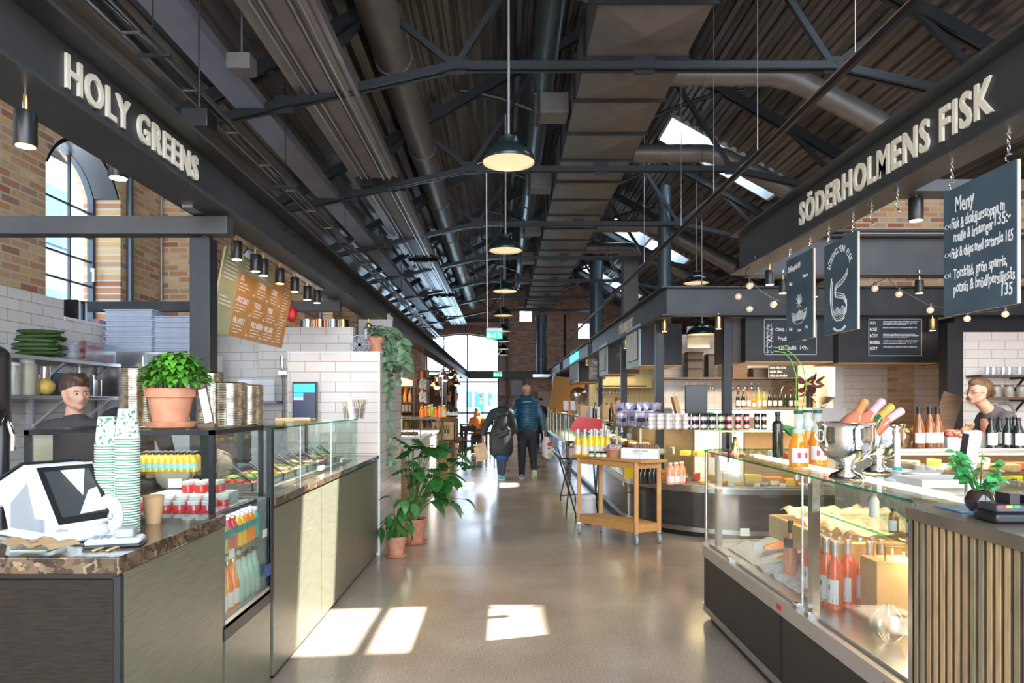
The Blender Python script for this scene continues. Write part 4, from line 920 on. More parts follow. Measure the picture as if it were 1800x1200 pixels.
def leaf(b,base,d,up,L,W,curl=.25,nseg=5,fold=.15,notch=0,shape=None):
 base=Vector(base);d=Vector(d).normalized();s=d.cross(Vector(up));s=s.normalized()if s.length>1e-4 else Vector((1,0,0));u=s.cross(d);vs=[];
 for i in range(nseg+1):
  k=i/nseg;w_=W*(shape(k)if shape else math.sin(math.pi*(.06+.94*k)**.75)**.8)/2
  if i==nseg:w_=W*.02
  c=base+d*(L*k*(1-.15*curl*k))-u*(curl*L*k*k)
  vs+=[c-s*w_+u*fold*w_,c,c+s*w_+u*fold*w_]
 fs=[]
 for i in range(nseg):fs+=[(3*i,3*i+1,3*i+4,3*i+3),(3*i+1,3*i+2,3*i+5,3*i+4)]
 b.add(vs,fs)
t,zp=pot('basil_pot','bushy bright green basil in a big terracotta pot on the fridge top','potted plant',(X(296,3.16),3.18,zt),.108,.172)
b=MB();b.fixn=False;q=random.Random(11)
for k in range(460):
 a=q.uniform(0,6.283);el=q.uniform(-.1,1.5);rr=.125*q.uniform(.55,1);c=Vector((rr*math.cos(a)*math.cos(el)*1.15+.028,rr*math.sin(a)*math.cos(el),zp+.03+rr*math.sin(el)*1.15))
 dd=Vector((math.cos(a),math.sin(a),q.uniform(-.6,.5)));leaf(b,c,dd,(0,0,1),q.uniform(.03,.052),q.uniform(.024,.036),.35,4,.3)
b.build('basil_leaves',GREENL,t,ang=80)
b=MB();b.fixn=False
for k in range(26):
 a=q.uniform(2.0,4.2);c=Vector((-.05,-.02,zp-.02));e=c+Vector((math.cos(a)*q.uniform(.05,.11),math.sin(a)*.06,q.uniform(.06,.14)));b.tube([c,(c+e)/2+Vector((0,0,.02)),e],.0016,4)
 for j in range(9):
  p=c.lerp(e,.35+.07*j);leaf(b,p,(q.uniform(-1,1),q.uniform(-1,1),.3),(0,0,1),.016,.006,.2,2)
b.build('thyme_sprigs',mat('herb_olive',(.16,.24,.06),.6,0,.3,30),t,ang=80)
b=MB()
for k in range(12):a=k*.52;b.tube([(.04*math.cos(a),.04*math.sin(a),zp-.02),(.06*math.cos(a),.06*math.sin(a),zp+.1)],.002,5)
b.build('stems',GREENL,t)
# ---- back wall items right of the post ----
shelf('grey steel corner shelf with clear splash guard behind the menu board',-3.62,-2.62,7.85,8.2,1.52,GPLA,False)
tag(MB().box(-.21,.21,-.01,.01,0,.24).build('splash_guard',PLAS),'clear arched plastic guard on the grey shelf','guard').location=(-2.86,7.9,1.52)
shelf('small wooden shelf on the tiles by the socket',-2.95,-2.62,7.95,8.2,1.22,DWOOD,False)
t=thing('toaster_cabinet','grey appliance with pale box under the corner shelf','appliance',(-3.2,7.9,1.0))
MB().box(-3.6,-2.85,7.7,8.15,.85,1.40).build('body',mat('brown_grey',(.20,.17,.15),.5,0,.1),t,world=True);MB().box(-3.2,-2.95,7.68,7.9,1.40,1.46).build('box_on_top',WPLA,t,world=True)
t=thing('pipe_riser','chrome shower-style water pipe running down the white tiles','pipe',(X(492,8.0),8.0,1.0))
MB().tube([(X(490,7.95),8.06,2.05),(X(490,7.95),8.06,1.95),(X(493,7.95),8.06,1.75),(X(493,7.95),8.06,1.05)],.016,8).box(X(490,7.95)-.02,X(498,7.95)+.03,7.98,8.08,1.82,1.87).build('chrome_pipe',CHROME,t,world=True)
t=thing('order_screen','upright black-framed screen with cyan order tiles on the white tiled partition','screen',(X(535,6.6),6.62,1.0))
x0,x1=X(514,6.6),X(556,6.6);z0,z1=Z(740,6.6),Z(671,6.6)
MB().box(x0,x1,6.60,6.66,z0,z1).build('frame',BPLA,t,world=True,bevel=.004)
MB().box(x0+.012,x1-.012,6.597,6.60,z0+.015,z1-.012).build('display',mat('dark_blue_screen',(.02,.03,.06),.2,0,0,emit=.6),t,world=True)
MB().box(x0+.014,x1-.014,6.594,6.597,z1-.10,z1-.02).box(x0+.014,(x0+x1)/2-.01,6.594,6.597,z1-.14,z1-.105).box(x0+.014,x1-.06,6.594,6.597,z0+.02,z0+.035).build('cyan_tiles',mat('cyan_screen',(.02,.45,.75),.3,0,0,emit=1.1),t,world=True)
MB().box(x0+.014,(x0+x1)/2-.01,6.594,6.597,z1-.175,z1-.145).build('pink_tile',mat('pink_screen',(.55,.30,.60),.3,0,0,emit=.7),t,world=True)
MB().cyl(((x0+x1)/2,6.66,.98),((x0+x1)/2,6.66,z0+.1),.015,n=8).box((x0+x1)/2-.08,(x0+x1)/2+.08,6.58,6.70,.985,.995).build('stand',BPLA,t,world=True)
t=simple('yellow_sponge_dish','yellow sponge on a small black shelf left of the order screen','sponge',(X(486,7.2),7.3,1.25),[(.05,0),(.055,.02),(.05,.04)],YEL)
tag(MB().box(-.30,.12,-.1,.1,-.02,0).build('shelf_plate',BPLA),'small black shelf plate below the yellow sponge','shelf').location=(X(486,7.2),7.3,1.25)
tag(MB().box(-.30,.12,-.3,.3,0,1.22).build('side_cabinet',WHITE),'white cabinet below the sponge shelf','cabinet').location=(X(486,7.2),7.6,0)
tag(MB().box(-.14,.14,-.09,.09,0,.018).build('wooden_board',PINE),'round-cornered wooden board lying on the salad glass top','board').location=(X(520,5.6),5.6,1.353)
t=thing('cutlery_cup','clear cup of wooden cutlery on the salad glass by the plant pillar','cup',(X(608,5.9),5.95,1.353))
MB().lathe([(.028,0),(.04,.1)],n=16).build('clear_cup',PLAS,t)
b=MB();q=random.Random(2)
for k in range(10):b.bar((q.uniform(-.015,.015),q.uniform(-.015,.015),.01),(q.uniform(-.05,.05),q.uniform(-.03,.03),.16),.008,.003)
b.build('cutlery',PINE,t)
t=thing('cutlery_cup','clear cup with dried grass tufts right of the cutlery cup','cup',(X(640,6.0)-.05,6.05,1.353))
MB().lathe([(.04,0),(.05,.09)],n=16).build('clear_cup',PLAS,t)
b=MB()
for k in range(26):b.bar((q.uniform(-.02,.02),q.uniform(-.02,.02),.01),(q.uniform(-.08,.08),q.uniform(-.04,.04),.17),.003)
b.build('grass_tufts',mat('dried_grass',(.34,.26,.15),.8,0,.3,40),t)
tag(MB().box(-.02,.02,-.003,.003,0,.19).xf(Matrix.Rotation(R(-6),4,'Y')).build('menu_card',PAPER),'white upright card by the cutlery cups on the salad glass','card').location=(X(618,5.8),5.8,1.353)
t,zp=pot('hanging_plant','terracotta pot of trailing grey-green ivy hanging down the tiled pillar','potted plant',(X(660,6.9),6.95,2.0),.082,.155,True)
b=MB();b.fixn=False;q=random.Random(21);st=MB();ox_,oy_=X(660,6.9),6.95
heart=lambda k:(math.sin(math.pi*min(1,.12+k*.88))**.9)*(1.15-.5*k)
for k in range(30):
 x=.04+q.uniform(0,.30)**1.2;y=q.uniform(-.10,.35);L=q.choice([.12,.18,.28,.38])*q.uniform(.7,1)
 if k<5:x=.05+.035*k;L=.75-.08*k
 if k<2:L=1.30
 P=[Vector((.03,0,zp)),Vector((x*.6,y*.5,zp+.07)),Vector((x,y,zp-.05))]
 x=max(x,.04+XF-ox_+.02)if False else x
 n=int(L/.055)
 for j in range(n):P.append(P[-1]+Vector((q.uniform(-.018,.020),q.uniform(-.02,.02),-.055)))
 st.tube(P,.0022,4)
 for j,p in enumerate(P[1:]):
  for _ in range(2 if j<5 else 1):
   a=q.uniform(-1.2,1.2);leaf(b,p,(math.sin(a)+.3,-abs(math.cos(a))*q.uniform(.2,1),q.uniform(-1.0,.1)),(.3,-1,.6),q.uniform(.07,.14)*(1 if j<6 else.7),q.uniform(.05,.10)*(1 if j<6 else.7),.3,4,.2,shape=heart)
for k in range(70):
 a=q.uniform(0,6.28);leaf(b,(.09*math.cos(a)*q.random()-.0,.09*math.sin(a),zp+q.uniform(0,.1)),(math.cos(a),math.sin(a),q.uniform(-.3,.6)),(0,0,1),.06,.045,.3,4,.2,shape=heart)
b.build('ivy_leaves',GREENG,t,ang=80);st.build('vines',GREENG,t)
def big_plant(name,label,loc,r,h,nl,spread,L,W,mt,seed,holes=True,tall=.6,dirx=0):
 t,zp=pot(name,label,'potted plant',loc,r,h);q=random.Random(seed);b=MB();b.fixn=False;st=MB()
 for k in range(nl):
  a=q.uniform(0,6.283);rr=spread*q.uniform(.25,1);e=Vector((rr*math.cos(a)+dirx*q.uniform(.3,1),rr*math.sin(a)*.7,zp+tall*q.uniform(.12,1)))
  c=Vector((q.uniform(-.03,.03),q.uniform(-.03,.03),zp-.02));m_=c.lerp(e,.55)+Vector((0,0,.12));st.tube([c,c.lerp(m_,.5)+Vector((0,0,.05)),m_,e],[.007,.006,.005,.004],6)
  dd=(e-m_);dd.z-=q.uniform(.0,.25);dd+=Vector((q.uniform(-.2,.2),q.uniform(-.25,.05),0));l_=L*q.uniform(.65,1.1);w_=W*q.uniform(.7,1.1)
  if holes and q.random()<.6:
   d=dd.normalized();s=d.cross(Vector((0,0,1))).normalized();u=s.cross(d)
   leaf(b,e,d,(0,0,1),l_,w_*.42,.3,6,.2)
   for j in range(5):
    p=e+d*l_*(.08+.16*j)-u*(.3*l_*(.08+.16*j)**2)
    for sg in(-1,1):leaf(b,p,s*sg+d*(.15+.18*j)-u*.2,u,w_*.56*(1-.08*abs(j-1.5)),l_*.17,.2,3,.1)
  else:leaf(b,e,dd,(0,0,1),l_,w_,.35,6,.2,shape=heart)
 b.build('leaves',mt,t,ang=80);st.build('stems',mat('plant_stem',(.10,.17,.04),.5,0,.2),t);return t
big_plant('rubber_plant','glossy round-leaved plant in the front terracotta pot on the floor',(X(697,6.65),6.65,0),.105,.19,30,.20,.15,.10,GREEN,4,False,.38)
big_plant('monstera_plant','large split-leaf monstera in the rear terracotta pot on the floor',(X(726,7.3),7.3,0),.15,.25,50,.36,.24,.19,GREEN,9,True,.78,.34)
# ---------------- people ----------------
def face_parts(o,c,s,fwd,m_skin=SKIN,beard=False):
 """eyes, brows and mouth on a head of centre c, scale s, looking along fwd"""
 f=Vector(fwd).normalized();r=f.cross(Vector((0,0,1))).normalized();u=r.cross(f);c=Vector(c)
 b=MB();d=MB();br=MB();lp=MB()
 for sg in(-1,1):
  e=c+f*.078*s+r*sg*.031*s+u*.002*s;b.sph(e,(.0115*s,.0115*s,.007*s),10);d.sph(e+f*.0075*s,(.006*s,)*3,8)
  br.tube([e+f*.006*s+r*sg*(-.014)*s+u*.016*s,e+f*.008*s+u*.021*s,e+f*.002*s+r*sg*.016*s+u*.017*s],.003*s,5)
 lp.tube([c+f*.085*s+r*k*.022*s-u*(.062+.003*abs(k))*s-f*.004*abs(k)*s for k in(-1,-.5,0,.5,1)],[.002*s,.005*s,.006*s,.005*s,.002*s],8)
 b.build('eyeballs',EYEW,o,world=True);d.build('pupils',EYED,o,world=True);br.build('eyebrows',HAIRB,o,world=True);lp.build('lips',LIP,o,world=True)
def head_shape(c,s,fwd):
 f=Vector(fwd).normalized();r=f.cross(Vector((0,0,1))).normalized();u=Vector((0,0,1));c=Vector(c)
 caps=[(c-f*.020*s+u*.035*s,.086*s,c-f*.02*s+u*.035*s+f*.02*s,.082*s),(c+f*.028*s-u*.02*s,.062*s,c+f*.042*s-u*.062*s,.040*s),(c+f*.05*s-u*.088*s,.026*s,c+f*.060*s-u*.090*s,.022*s),(c+f*.086*s+u*.01*s,.008*s,c+f*.104*s-u*.028*s,.0125*s),(c-r*.0+f*.07*s-u*.035*s,.03*s,c+f*.074*s-u*.036*s,.028*s)]
 for sg in(-1,1):caps+=[(c+r*sg*.078*s-f*.012*s+u*.012*s,.014*s,c+r*sg*.080*s-f*.008*s-u*.022*s,.010*s),(c+r*sg*.04*s+f*.045*s-u*.01*s,.034*s,c+r*sg*.03*s+f*.05*s-u*.04*s,.026*s),(c+r*sg*.05*s-f*.01*s-u*.04*s,.03*s,c+r*sg*.03*s+f*.04*s-u*.075*s,.022*s)]
 return caps
def hand_caps(w,d,side,s=1.0,curl=.9):
 """palm and five fingers from wrist w pointing along d; side = thumb side vector"""
 w=Vector(w);d=Vector(d).normalized();t=Vector(side);t=(t-d*t.dot(d)).normalized();n=d.cross(t);caps=[]
 caps+=[(w+t*k*.018*s,.014*s,w+d*.075*s+t*k*.026*s,.013*s)for k in(-1,0,1)]
 for i,(k,L)in enumerate(((1.25,.072),(.42,.080),(-.42,.074),(-1.25,.058))):
  a=w+d*.085*s+t*k*.022*s;b_=a+d*L*.45*s+n*L*.15*curl*s;c=b_+d*L*.15*s+n*L*.45*curl*s
  caps+=[(a,.0095*s,b_,.0088*s),(b_,.0088*s,c,.0075*s)]
 a=w+d*.02*s+t*.03*s;caps+=[(a,.013*s,a+t*.028*s+d*.025*s+n*.01*s,.011*s),(a+t*.028*s+d*.025*s+n*.01*s,.011*s,a+t*.032*s+d*.05*s+n*.02*s,.009*s)]
 return caps
def cook():
 x,y=X(134,4.3),4.3;zh=Z(693,4.3)
 t=thing('person','dark-haired man in charcoal long-sleeved shirt behind the left counter, looking right','person',(x,y,0))
 fw=Vector((.80,-.60,0));c=Vector((x,y,zh));up=Vector((0,0,1))
 sh=zh-.20
 caps=head_shape(c,.90,fw)+[(c-fw*.02-up*.09,.052,c-fw*.035-up*.21,.058),((x,y,sh-.08),.12,(x,y,.95),.13),((x-.09,y,.95),.09,(x-.10,y,.50),.065),((x-.10,y,.5),.06,(x-.1,y,.06),.045),((x+.09,y,.95),.09,(x+.10,y,.50),.065),((x+.1,y,.5),.06,(x+.1,y,.06),.045)]
 for sg,e,w_ in((-1,(x-.27,y+.02,1.10),(x-.22,y-.24,1.02)),(1,(x+.27,y+.02,1.10),(x+.2,y-.24,1.02))):
  s0=Vector((x+sg*.17,y,sh-.02));caps+=[(s0,.05,e,.04),(e,.04,w_,.028)]+hand_caps(w_,(0,-1,-.1),(-sg,0,.3))
 blob('body',caps,SKIN,t,.0095,4,world=True)
 face_parts(t,c,.90,fw)
 r=fw.cross(up)
 blob('hair',[(c-fw*.035+up*.048,.085,c-fw*.010+up*.055,.081),(c+fw*.015+up*.085,.052,c+fw*.058+up*.085,.030),(c-fw*.055-up*.01,.055,c-fw*.058-up*.04,.040),(c+fw*.0+up*.105+r*.03,.035,c+fw*.055+up*.10+r*.02,.026),(c+fw*.0+up*.105-r*.03,.035,c+fw*.045+up*.098-r*.03,.026)],HAIRB,t,.009,2,world=True)
 TS=mat('charcoal_shirt',(.055,.050,.052),.85,0,.2,12,bump=.1)
 caps=[((x,y,sh-.03),.115,(x,y,.96),.145),((x-.10,y,sh-.06),.115,(x-.06,y,1.0),.13),((x+.10,y,sh-.06),.115,(x+.06,y,1.0),.13),((x-.15,y,sh-.02),.068,(x+.15,y,sh-.02),.068)]
 for sg in(-1,1):caps+=[((x+sg*.18,y,sh-.03),.068,(x+sg*.27,y+.02,1.10),.056),((x+sg*.27,y+.02,1.10),.056,(x+sg*.22,y-.20,1.03),.045)]
 blob('shirt',caps,TS,t,.013,6,world=True)
 b=MB();txt(b,'GREENS',.038,(x+.02,y-.152,sh-.135),(1,0,0),(0,0,1),.003,.9,.001);b.build('shirt_lettering',CHALK,t,world=True)
 blob('trousers',[((x,y,.98),.145,(x,y,.9),.15),((x-.09,y,.9),.10,(x-.1,y,.10),.07),((x+.09,y,.9),.10,(x+.1,y,.10),.07)],BLKP,t,.02,4,world=True)
cook()
def coworker():
 x,y=X(236,5.0),5.0;c=Vector((x,y,Z(678,5.0)));fw=Vector((-.75,-.65,0));up=Vector((0,0,1))
 t=thing('person','fair-haired colleague mostly hidden behind the stacked lids, facing the cook','person',(x,y,0))
 sh=c.z-.20
 blob('body',head_shape(c,.95,fw)+[(c-up*.09,.05,c-up*.22,.055),((x,y,sh-.05),.11,(x,y,.95),.12),((x-.16,y,sh),.045,(x-.25,y,1.08),.035),((x+.16,y,sh),.045,(x+.25,y,1.08),.035),((x-.08,y,.95),.09,(x-.09,y,.06),.05),((x+.08,y,.95),.09,(x+.09,y,.06),.05)]+hand_caps((x-.25,y,1.06),(0,-.4,-1),(1,0,0))+hand_caps((x+.25,y,1.06),(0,-.4,-1),(-1,0,0)),SKIN,t,.011,4,world=True)
 face_parts(t,c,.95,fw)
 blob('hair',[(c-fw*.03+up*.045,.088,c-fw*.0+up*.06,.086),(c-fw*.06,.075,c-fw*.08-up*.16,.05)],HAIRF,t,.01,2,world=True)
 blob('shirt',[((x,y,sh-.04),.13,(x,y,.9),.145),((x-.14,y,sh-.02),.068,(x+.14,y,sh-.02),.068),((x-.17,y,sh-.03),.065,(x-.25,y,1.12),.05),((x+.17,y,sh-.03),.065,(x+.25,y,1.12),.05)],mat('black_shirt',(.03,.03,.035),.85,0,.2),t,.014,5,world=True)
 blob('trousers',[((x,y,.95),.145,(x,y,.9),.15),((x-.09,y,.9),.10,(x-.1,y,.08),.07),((x+.09,y,.9),.10,(x+.1,y,.08),.07)],BLKP,t,.02,4,world=True)
coworker()
# ---------------- right: fishmonger beam, boards, lamps ----------------
t=thing('stall_beam','dark steel I-beam over the right stall with cream SÖDERHOLMENS FISK letters','beam',(2.05,0,2.6))
b=MB();ibeam(b,2.05,2.6,2.945,.18,-1.5,5.92);b.build('beam_profile',FAC,t,world=True,bevel=.003)
b=MB();txt(b,'SÖDERHOLMENS FISK',.215,(2.043,4.70,2.715),(0,-1,0),(0,0,1),.006,.60,.005,space=1.14,fit=1.86);b.build('lettering',CREAM,t,world=True)
t=thing('cross_beam','heavy dark I-beam across the right stall behind the hanging blackboards','beam',(2.14,6.0,2.6))
MB().box(2.14,7.8,5.97,5.985,2.6,2.95).box(2.14,7.8,5.88,6.07,2.6,2.618).box(2.14,7.8,5.88,6.07,2.93,2.95).build('beam_profile',FAC,t,world=True,bevel=.003)
tag(MB().box(2.2,7.8,5.80,5.83,2.95,2.97).build('steel_rail',BLK),'thin dark rail along the top of the right cross beam','rail')
tag(MB().box(2.14,4.2,3.55,3.70,2.60,2.66).build('cross_beam',FAC),'short steel beam from the lettered beam to the right above the big menu board','beam')
def hook_chain(b,x,y,z0,z1):
 z=z1;i=0
 b.cyl((x,y,z1-.008),(x,y,z1),.012,n=10)
 while z>z0+.06:
  P=[(x+(.006*math.cos(a)if i%2 else 0),y+(0 if i%2 else.006*math.cos(a)),z-.012-.012*math.sin(a))for a in(k*math.pi/4 for k in range(9))];b.tube(P,.0018,5,caps=False);z-=.018;i+=1
 P=[(x,y+.018*math.sin(a),z-.016+.016*math.cos(a))for a in(R(k)for k in range(-60,190,25))]+[(x,y-.004-.014*math.sin(a)*1,z-.046-.014*(1-math.cos(a))*.9)for a in(R(k)for k in range(0,180,30))]
 b.tube(P,.003,6)
XB=2.05
def chalkboard(label,y0,y1,z0,z1,m=BOARDB):
 t=thing('hanging_blackboard',label,'blackboard',(XB,(y0+y1)/2,z0),group='chalk boards hanging from the lettered beam')
 MB().box(XB-.006,XB+.0,y0,y1,z0,z1).build('board',m,t,world=True)
 MB().box(XB,XB+.012,y0,y1,z0,z1).build('wood_back',mat('pale_plywood',(.60,.44,.32),.7,0,.1),t,world=True)
 b=MB()
 for y in(y0+.05,y1-.05):hook_chain(b,XB,y,z1-.01,2.6)
 b.build('hooks',CHROME,t,world=True)
 return t
Lx=XB-.0065
def wr(b,s,size,y,z,sx=.62,jit=.035,seed=1,bold=0,fit=None):txt(b,s,size,(Lx,y,z),(0,-1,0),(0,0,1),.0006,sx,bold,jit=jit,seed=seed,fit=fit)
t=chalkboard('big blackboard menu headed Meny, hanging at the right edge',2.72,3.17,1.895,2.47)
b=MB()
wr(b,'Meny',.095,3.09,2.36,.6,.05,2,.0015)
for i,(s,y,z,sz)in enumerate((('Fisk & skaldjurssoppa m',3.115,2.285,.062),('rouille & krutonger',3.10,2.225,.060),('135:-',2.85,2.235,.064),('Fisk & chips med tartarsås 165',3.115,2.155,.058),('Torskfilé, grön sparris,',3.10,2.06,.060),('potatis & bröd/persiljesås',3.10,1.995,.060),('135',2.81,1.935,.064))):wr(b,s,sz*1.12,y,z,.44,.05,i,.0008,fit=[.33,.25,.09,.375,.33,.37,.06][i])
for z in(2.295,2.165,2.07):
 P=[(Lx-.001,3.145+.014*math.cos(a),z+.010+.009*math.sin(a))for a in(k*.52 for k in range(13))];b.tube(P,.0012,4);b.tube([(Lx-.001,3.131,z+.01),(Lx-.001,3.121,z+.02),(Lx-.001,3.121,z),(Lx-.001,3.131,z+.01)],.0012,4)
b.build('chalk_writing',CHALK,t,world=True)
t=chalkboard('blackboard with a big chalk fish and curved SÖDERHOLMENS FISK lettering',3.95,4.35,1.925,2.49)
b=MB();yc=4.15
s='SÖDERHOLMENS FISK';n=len(s)
for i,ch in enumerate(s):
 a=R(68-136*i/(n-1));xd=Vector((0,-math.cos(a),-math.sin(a)*-1*-1));xd=Vector((0,-math.cos(a),math.sin(a)));yd=Vector((0,math.sin(a),math.cos(a)))
 if ch!=' ':txt(b,ch,.052,Vector((Lx,yc,2.29))+yd*.125-xd*.012,xd,yd,.0006,.7,.0012)
def stroke(b,pts,w,x=Lx):b.tube([(x,yc-u,2.2+v)for u,v in pts],w,5)
S_=[(.10,.10),(.075,.07),(.03,.045),(-.03,.03),(-.06,.005),(-.05,-.025),(-.01,-.035),(.05,-.05),(.085,-.09),(.08,-.13),(.04,-.165),(-.03,-.175),(-.09,-.155)]
for k,wd in((0,.0022),(.012,.0016),(.024,.003)):stroke(b,[(u,v-k*1.1)for u,v in S_],[wd*(.5+math.sin(math.pi*i/12))for i in range(13)])
stroke(b,[(-.10,.07),(-.115,0),(-.115,-.08),(-.09,-.16),(-.04,-.20),(.03,-.205),(.06,-.19)],.003);stroke(b,[(-.09,.05),(-.095,-.01),(-.095,-.08),(-.08,-.13)],.002)
for k in range(14):u=-.085+k*.011;stroke(b,[(u,-.125-.01*math.sin(k)),(u+.02,-.165)],.0012)
stroke(b,[(-.07,-.245),(-.03,-.262),(.03,-.262),(.07,-.245)],.008)
b.build('chalk_fish',CHALK,t,world=True)
t=chalkboard('smaller blackboard with a chalk seafood platter drawing',4.51,4.93,1.93,2.52)
b=MB();yc=4.72
wr(b,'Skaldjursplatå 499',.055,4.90,2.43,.5,.04,4,.001);wr(b,'Räkor',.035,4.88,2.33,.6);wr(b,'Hummer',.035,4.66,2.35,.6)
wr(b,'Krabba',.03,4.88,2.01,.6);wr(b,'Ostron',.03,4.74,1.99,.6);wr(b,'Bröd',.03,4.62,2.0,.6)
for k in range(16):a=k*.39;stroke(b,[(.0,-.02),(.05*math.cos(a),.0+.045*math.sin(a)+.01*math.sin(k*3))],.0015)
stroke(b,[(-.12,-.07),(-.10,-.13),(-.04,-.155),(.04,-.155),(.10,-.12),(.12,-.06),(.0,-.09),(-.12,-.07)],.002)
for k in range(18):stroke(b,[(-.10+k*.012,-.075-.012*math.sin(k*.17*3)),(-.09+k*.010,-.13)],.0012)
b.build('chalk_drawing',CHALK,t,world=True)
for y in(3.55,3.80):
 b=MB();hook_chain(b,2.05,y,2.49,2.6);tag(b.build('ceiling_hook',CHROME),'free metal hook and chain under the right beam, %s'%('nearer one' if y<3.6 else 'farther one'),'hook')
for i,(px,py,Y,s)in enumerate(((1610,368,3.65,'black cylinder spotlight with lit base hanging left of the Meny board'),(1353,487,5.4,'black cylinder spotlight just left of the platter blackboard'),(1376,503,5.9,'black cylinder spotlight touching the platter blackboard'),(1616,503,5.95,'slim black cylinder spotlight below the rear cross beam'))):
 dup(sp,(X(px,Y),Y,Z(py,Y)-.06),label=s,group='black cylinder spotlights of the right stall',scale=1.0 if i==0 else.95)
dup(sp,(X(1430,5.95),5.95,2.42),label='brass topped spotlight partly behind the platter blackboard',group='black cylinder spotlights of the right stall')
t=thing('string_lights','festoon of round clear bulbs slung below the right beams','string lights',(2.0,5.6,2.5))
BP=[(1328,461,5.5),(1318,502,5.6),(1298,521,5.7),(1318,543,5.75),(1360,535,5.6),(1538,507,5.7),(1580,517,5.7),(1635,545,5.7),(1700,560,5.7),(1767,552,5.7)]
BG=mat('bulb_glass',(.9,.75,.6),.08,0,0,alpha=.35,emit=.08,ecol=(1,.7,.4))
for px,py,Y in BP:
 c=(X(px,Y),Y,Z(py,Y));o=MB().sph(c,.028,14).build('bulb',BG,t,world=True)
 MB().cyl((c[0],c[1],c[2]+.024),(c[0],c[1],c[2]+.055),.012,n=10).build('socket',BPLA,t,world=True)
 MB().sph(c,.006,6).build('filament',BULB,t,world=True)
b=MB()
def pxp(px,py,Y):return(X(px,Y),Y,Z(py,Y))
b.tube([pxp(1328,455,5.5),pxp(1310,480,5.55),pxp(1318,495,5.6),pxp(1300,505,5.7),pxp(1298,514,5.7),pxp(1308,530,5.7),pxp(1318,535,5.7)],.0035,5)
b.tube([pxp(1315,487,5.6),pxp(1335,510,5.6),pxp(1360,526,5.6),pxp(1400,537,5.6),pxp(1450,543,5.65),pxp(1500,520,5.7),pxp(1538,498,5.7),pxp(1560,488,5.7),pxp(1580,508,5.7),pxp(1610,524,5.7),pxp(1635,537,5.7),pxp(1670,542,5.7),pxp(1700,552,5.7),pxp(1767,544,5.7),pxp(1830,520,5.7)],.0035,5)
b.build('cable',BPLA,t,world=True)
# ---------------- fishmonger glass case along the aisle ----------------
XR=1.39;XI=2.30
CASEG=mat('dark_case_panel',(.024,.021,.019),.5,0,.15,10)
def case_outline(x0,x1,y0,y1,r,n=8):
 """plan outline with the aisle-side far corner rounded"""
 return[(x0,y0)]+[(x0+r-r*math.cos(a),y1-r+r*math.sin(a))for a in(math.pi/2*i/n for i in range(n+1))]+[(x1,y1),(x1,y0)]
t=thing('fish_display_case','long glass fish counter with rounded end on the right of the aisle','display case',(XR,3.5,0))
fl=lambda u,v,w:(u,v,w)
def slab(out,z0,z1):return MB().plate(out,[],lambda u,v,w:(u,v,z0+w),z1-z0)
slab(case_outline(XR+.03,XI,2.335,4.78,.12),0,.06).build('plinth',BLKP,t,world=True)
slab(case_outline(XR,XI,2.335,4.92,.22),.105,.44).build('lower_panel',CASEG,t,world=True,smooth=False)
slab(case_outline(XR-.004,XI,2.335,4.925,.22),.06,.105).build('lower_trim',STEEL,t,world=True,smooth=False)
slab(case_outline(XR-.01,XI,2.335,4.93,.22),.44,.515).build('grey_rail',mat('warm_grey_rail',(.42,.38,.35),.4,.3,.05),t,world=True,smooth=False)
for y in(3.42,):MB().box(XR-.0055,XR+.002,y-.002,y+.002,.105,.44).build('panel_joint',BLKP,t,world=True)
o1=case_outline(XR+.012,XI,2.33,4.90,.20)[:-1]
def skin(b,pts,z0,z1,th=.006):
 for i in range(len(pts)-1):
  p=Vector((*pts[i],0));q_=Vector((*pts[i+1],0));n_=Vector((-(q_-p).y,(q_-p).x,0)).normalized()*th
  b.add([p+Vector((0,0,z0)),q_+Vector((0,0,z0)),q_+Vector((0,0,z1)),p+Vector((0,0,z1))],[(0,1,2,3)])
b=MB();b.fixn=False;skin(b,o1,.53,1.155);b.build('front_glass',GL,t,world=True,smooth=False)
slab(case_outline(XR+.006,XI,2.33,4.91,.20),1.158,1.166).build('top_glass',GL,t,world=True,smooth=False)
b=MB();b.tube([(p[0]-.002,p[1],1.162)for p in case_outline(XR+.006,XI,2.33,4.91,.20)[:-1]],.0055,6);b.build('glass_edge',GLG,t,world=True)
b=MB()
for y in(3.18,4.60):b.box(XR+.05,XR+.085,y,y+.05,.52,1.155)
b.box(XR+.02,XR+.04,2.33,2.36,.52,1.155);b.build('upright_posts',STEEL,t,world=True)
b=MB()
for y in(3.15,3.28,4.25):b.box(XR+.008,XR+.03,y-.02,y+.02,.515,.54).cyl((XR+.02,y,1.13),(XR+.02,y,1.156),.016,n=12)
b.cyl((XR+.06,4.88,.52),(XR+.06,4.88,1.16),.012,n=12);b.build('glass_clamps',CHROME,t,world=True)
MB().box(XR+.008,XR+.016,3.20,3.205,.53,1.155).build('glass_joint',CHROME,t,world=True)
MB().box(XR+.08,XI-.05,2.4,3.15,.985,.993).build('glass_shelf',GL,t,world=True)
MB().box(XR+.074,XR+.08,2.4,3.15,.984,.994).build('shelf_edge',GLG,t,world=True)
MB().box(XR+.03,XI,2.35,4.7,.50,.53).build('deck',STEEL,t,world=True)
MB().box(XI-.02,XI,2.35,4.7,.53,1.15).build('rear_panel',STEEL,t,world=True)
MB().box(XR+.3,XR+.34,2.5,4.6,1.13,1.15).build('light_bar',LEDW,t,world=True)
area('case_light',(XR+.42,3.5,1.125),.12,10,(1,.72,.36),sy=2.1)
area('case_light',(XR+.42,2.8,.84),.12,5,(1,.80,.50),sy=.6)
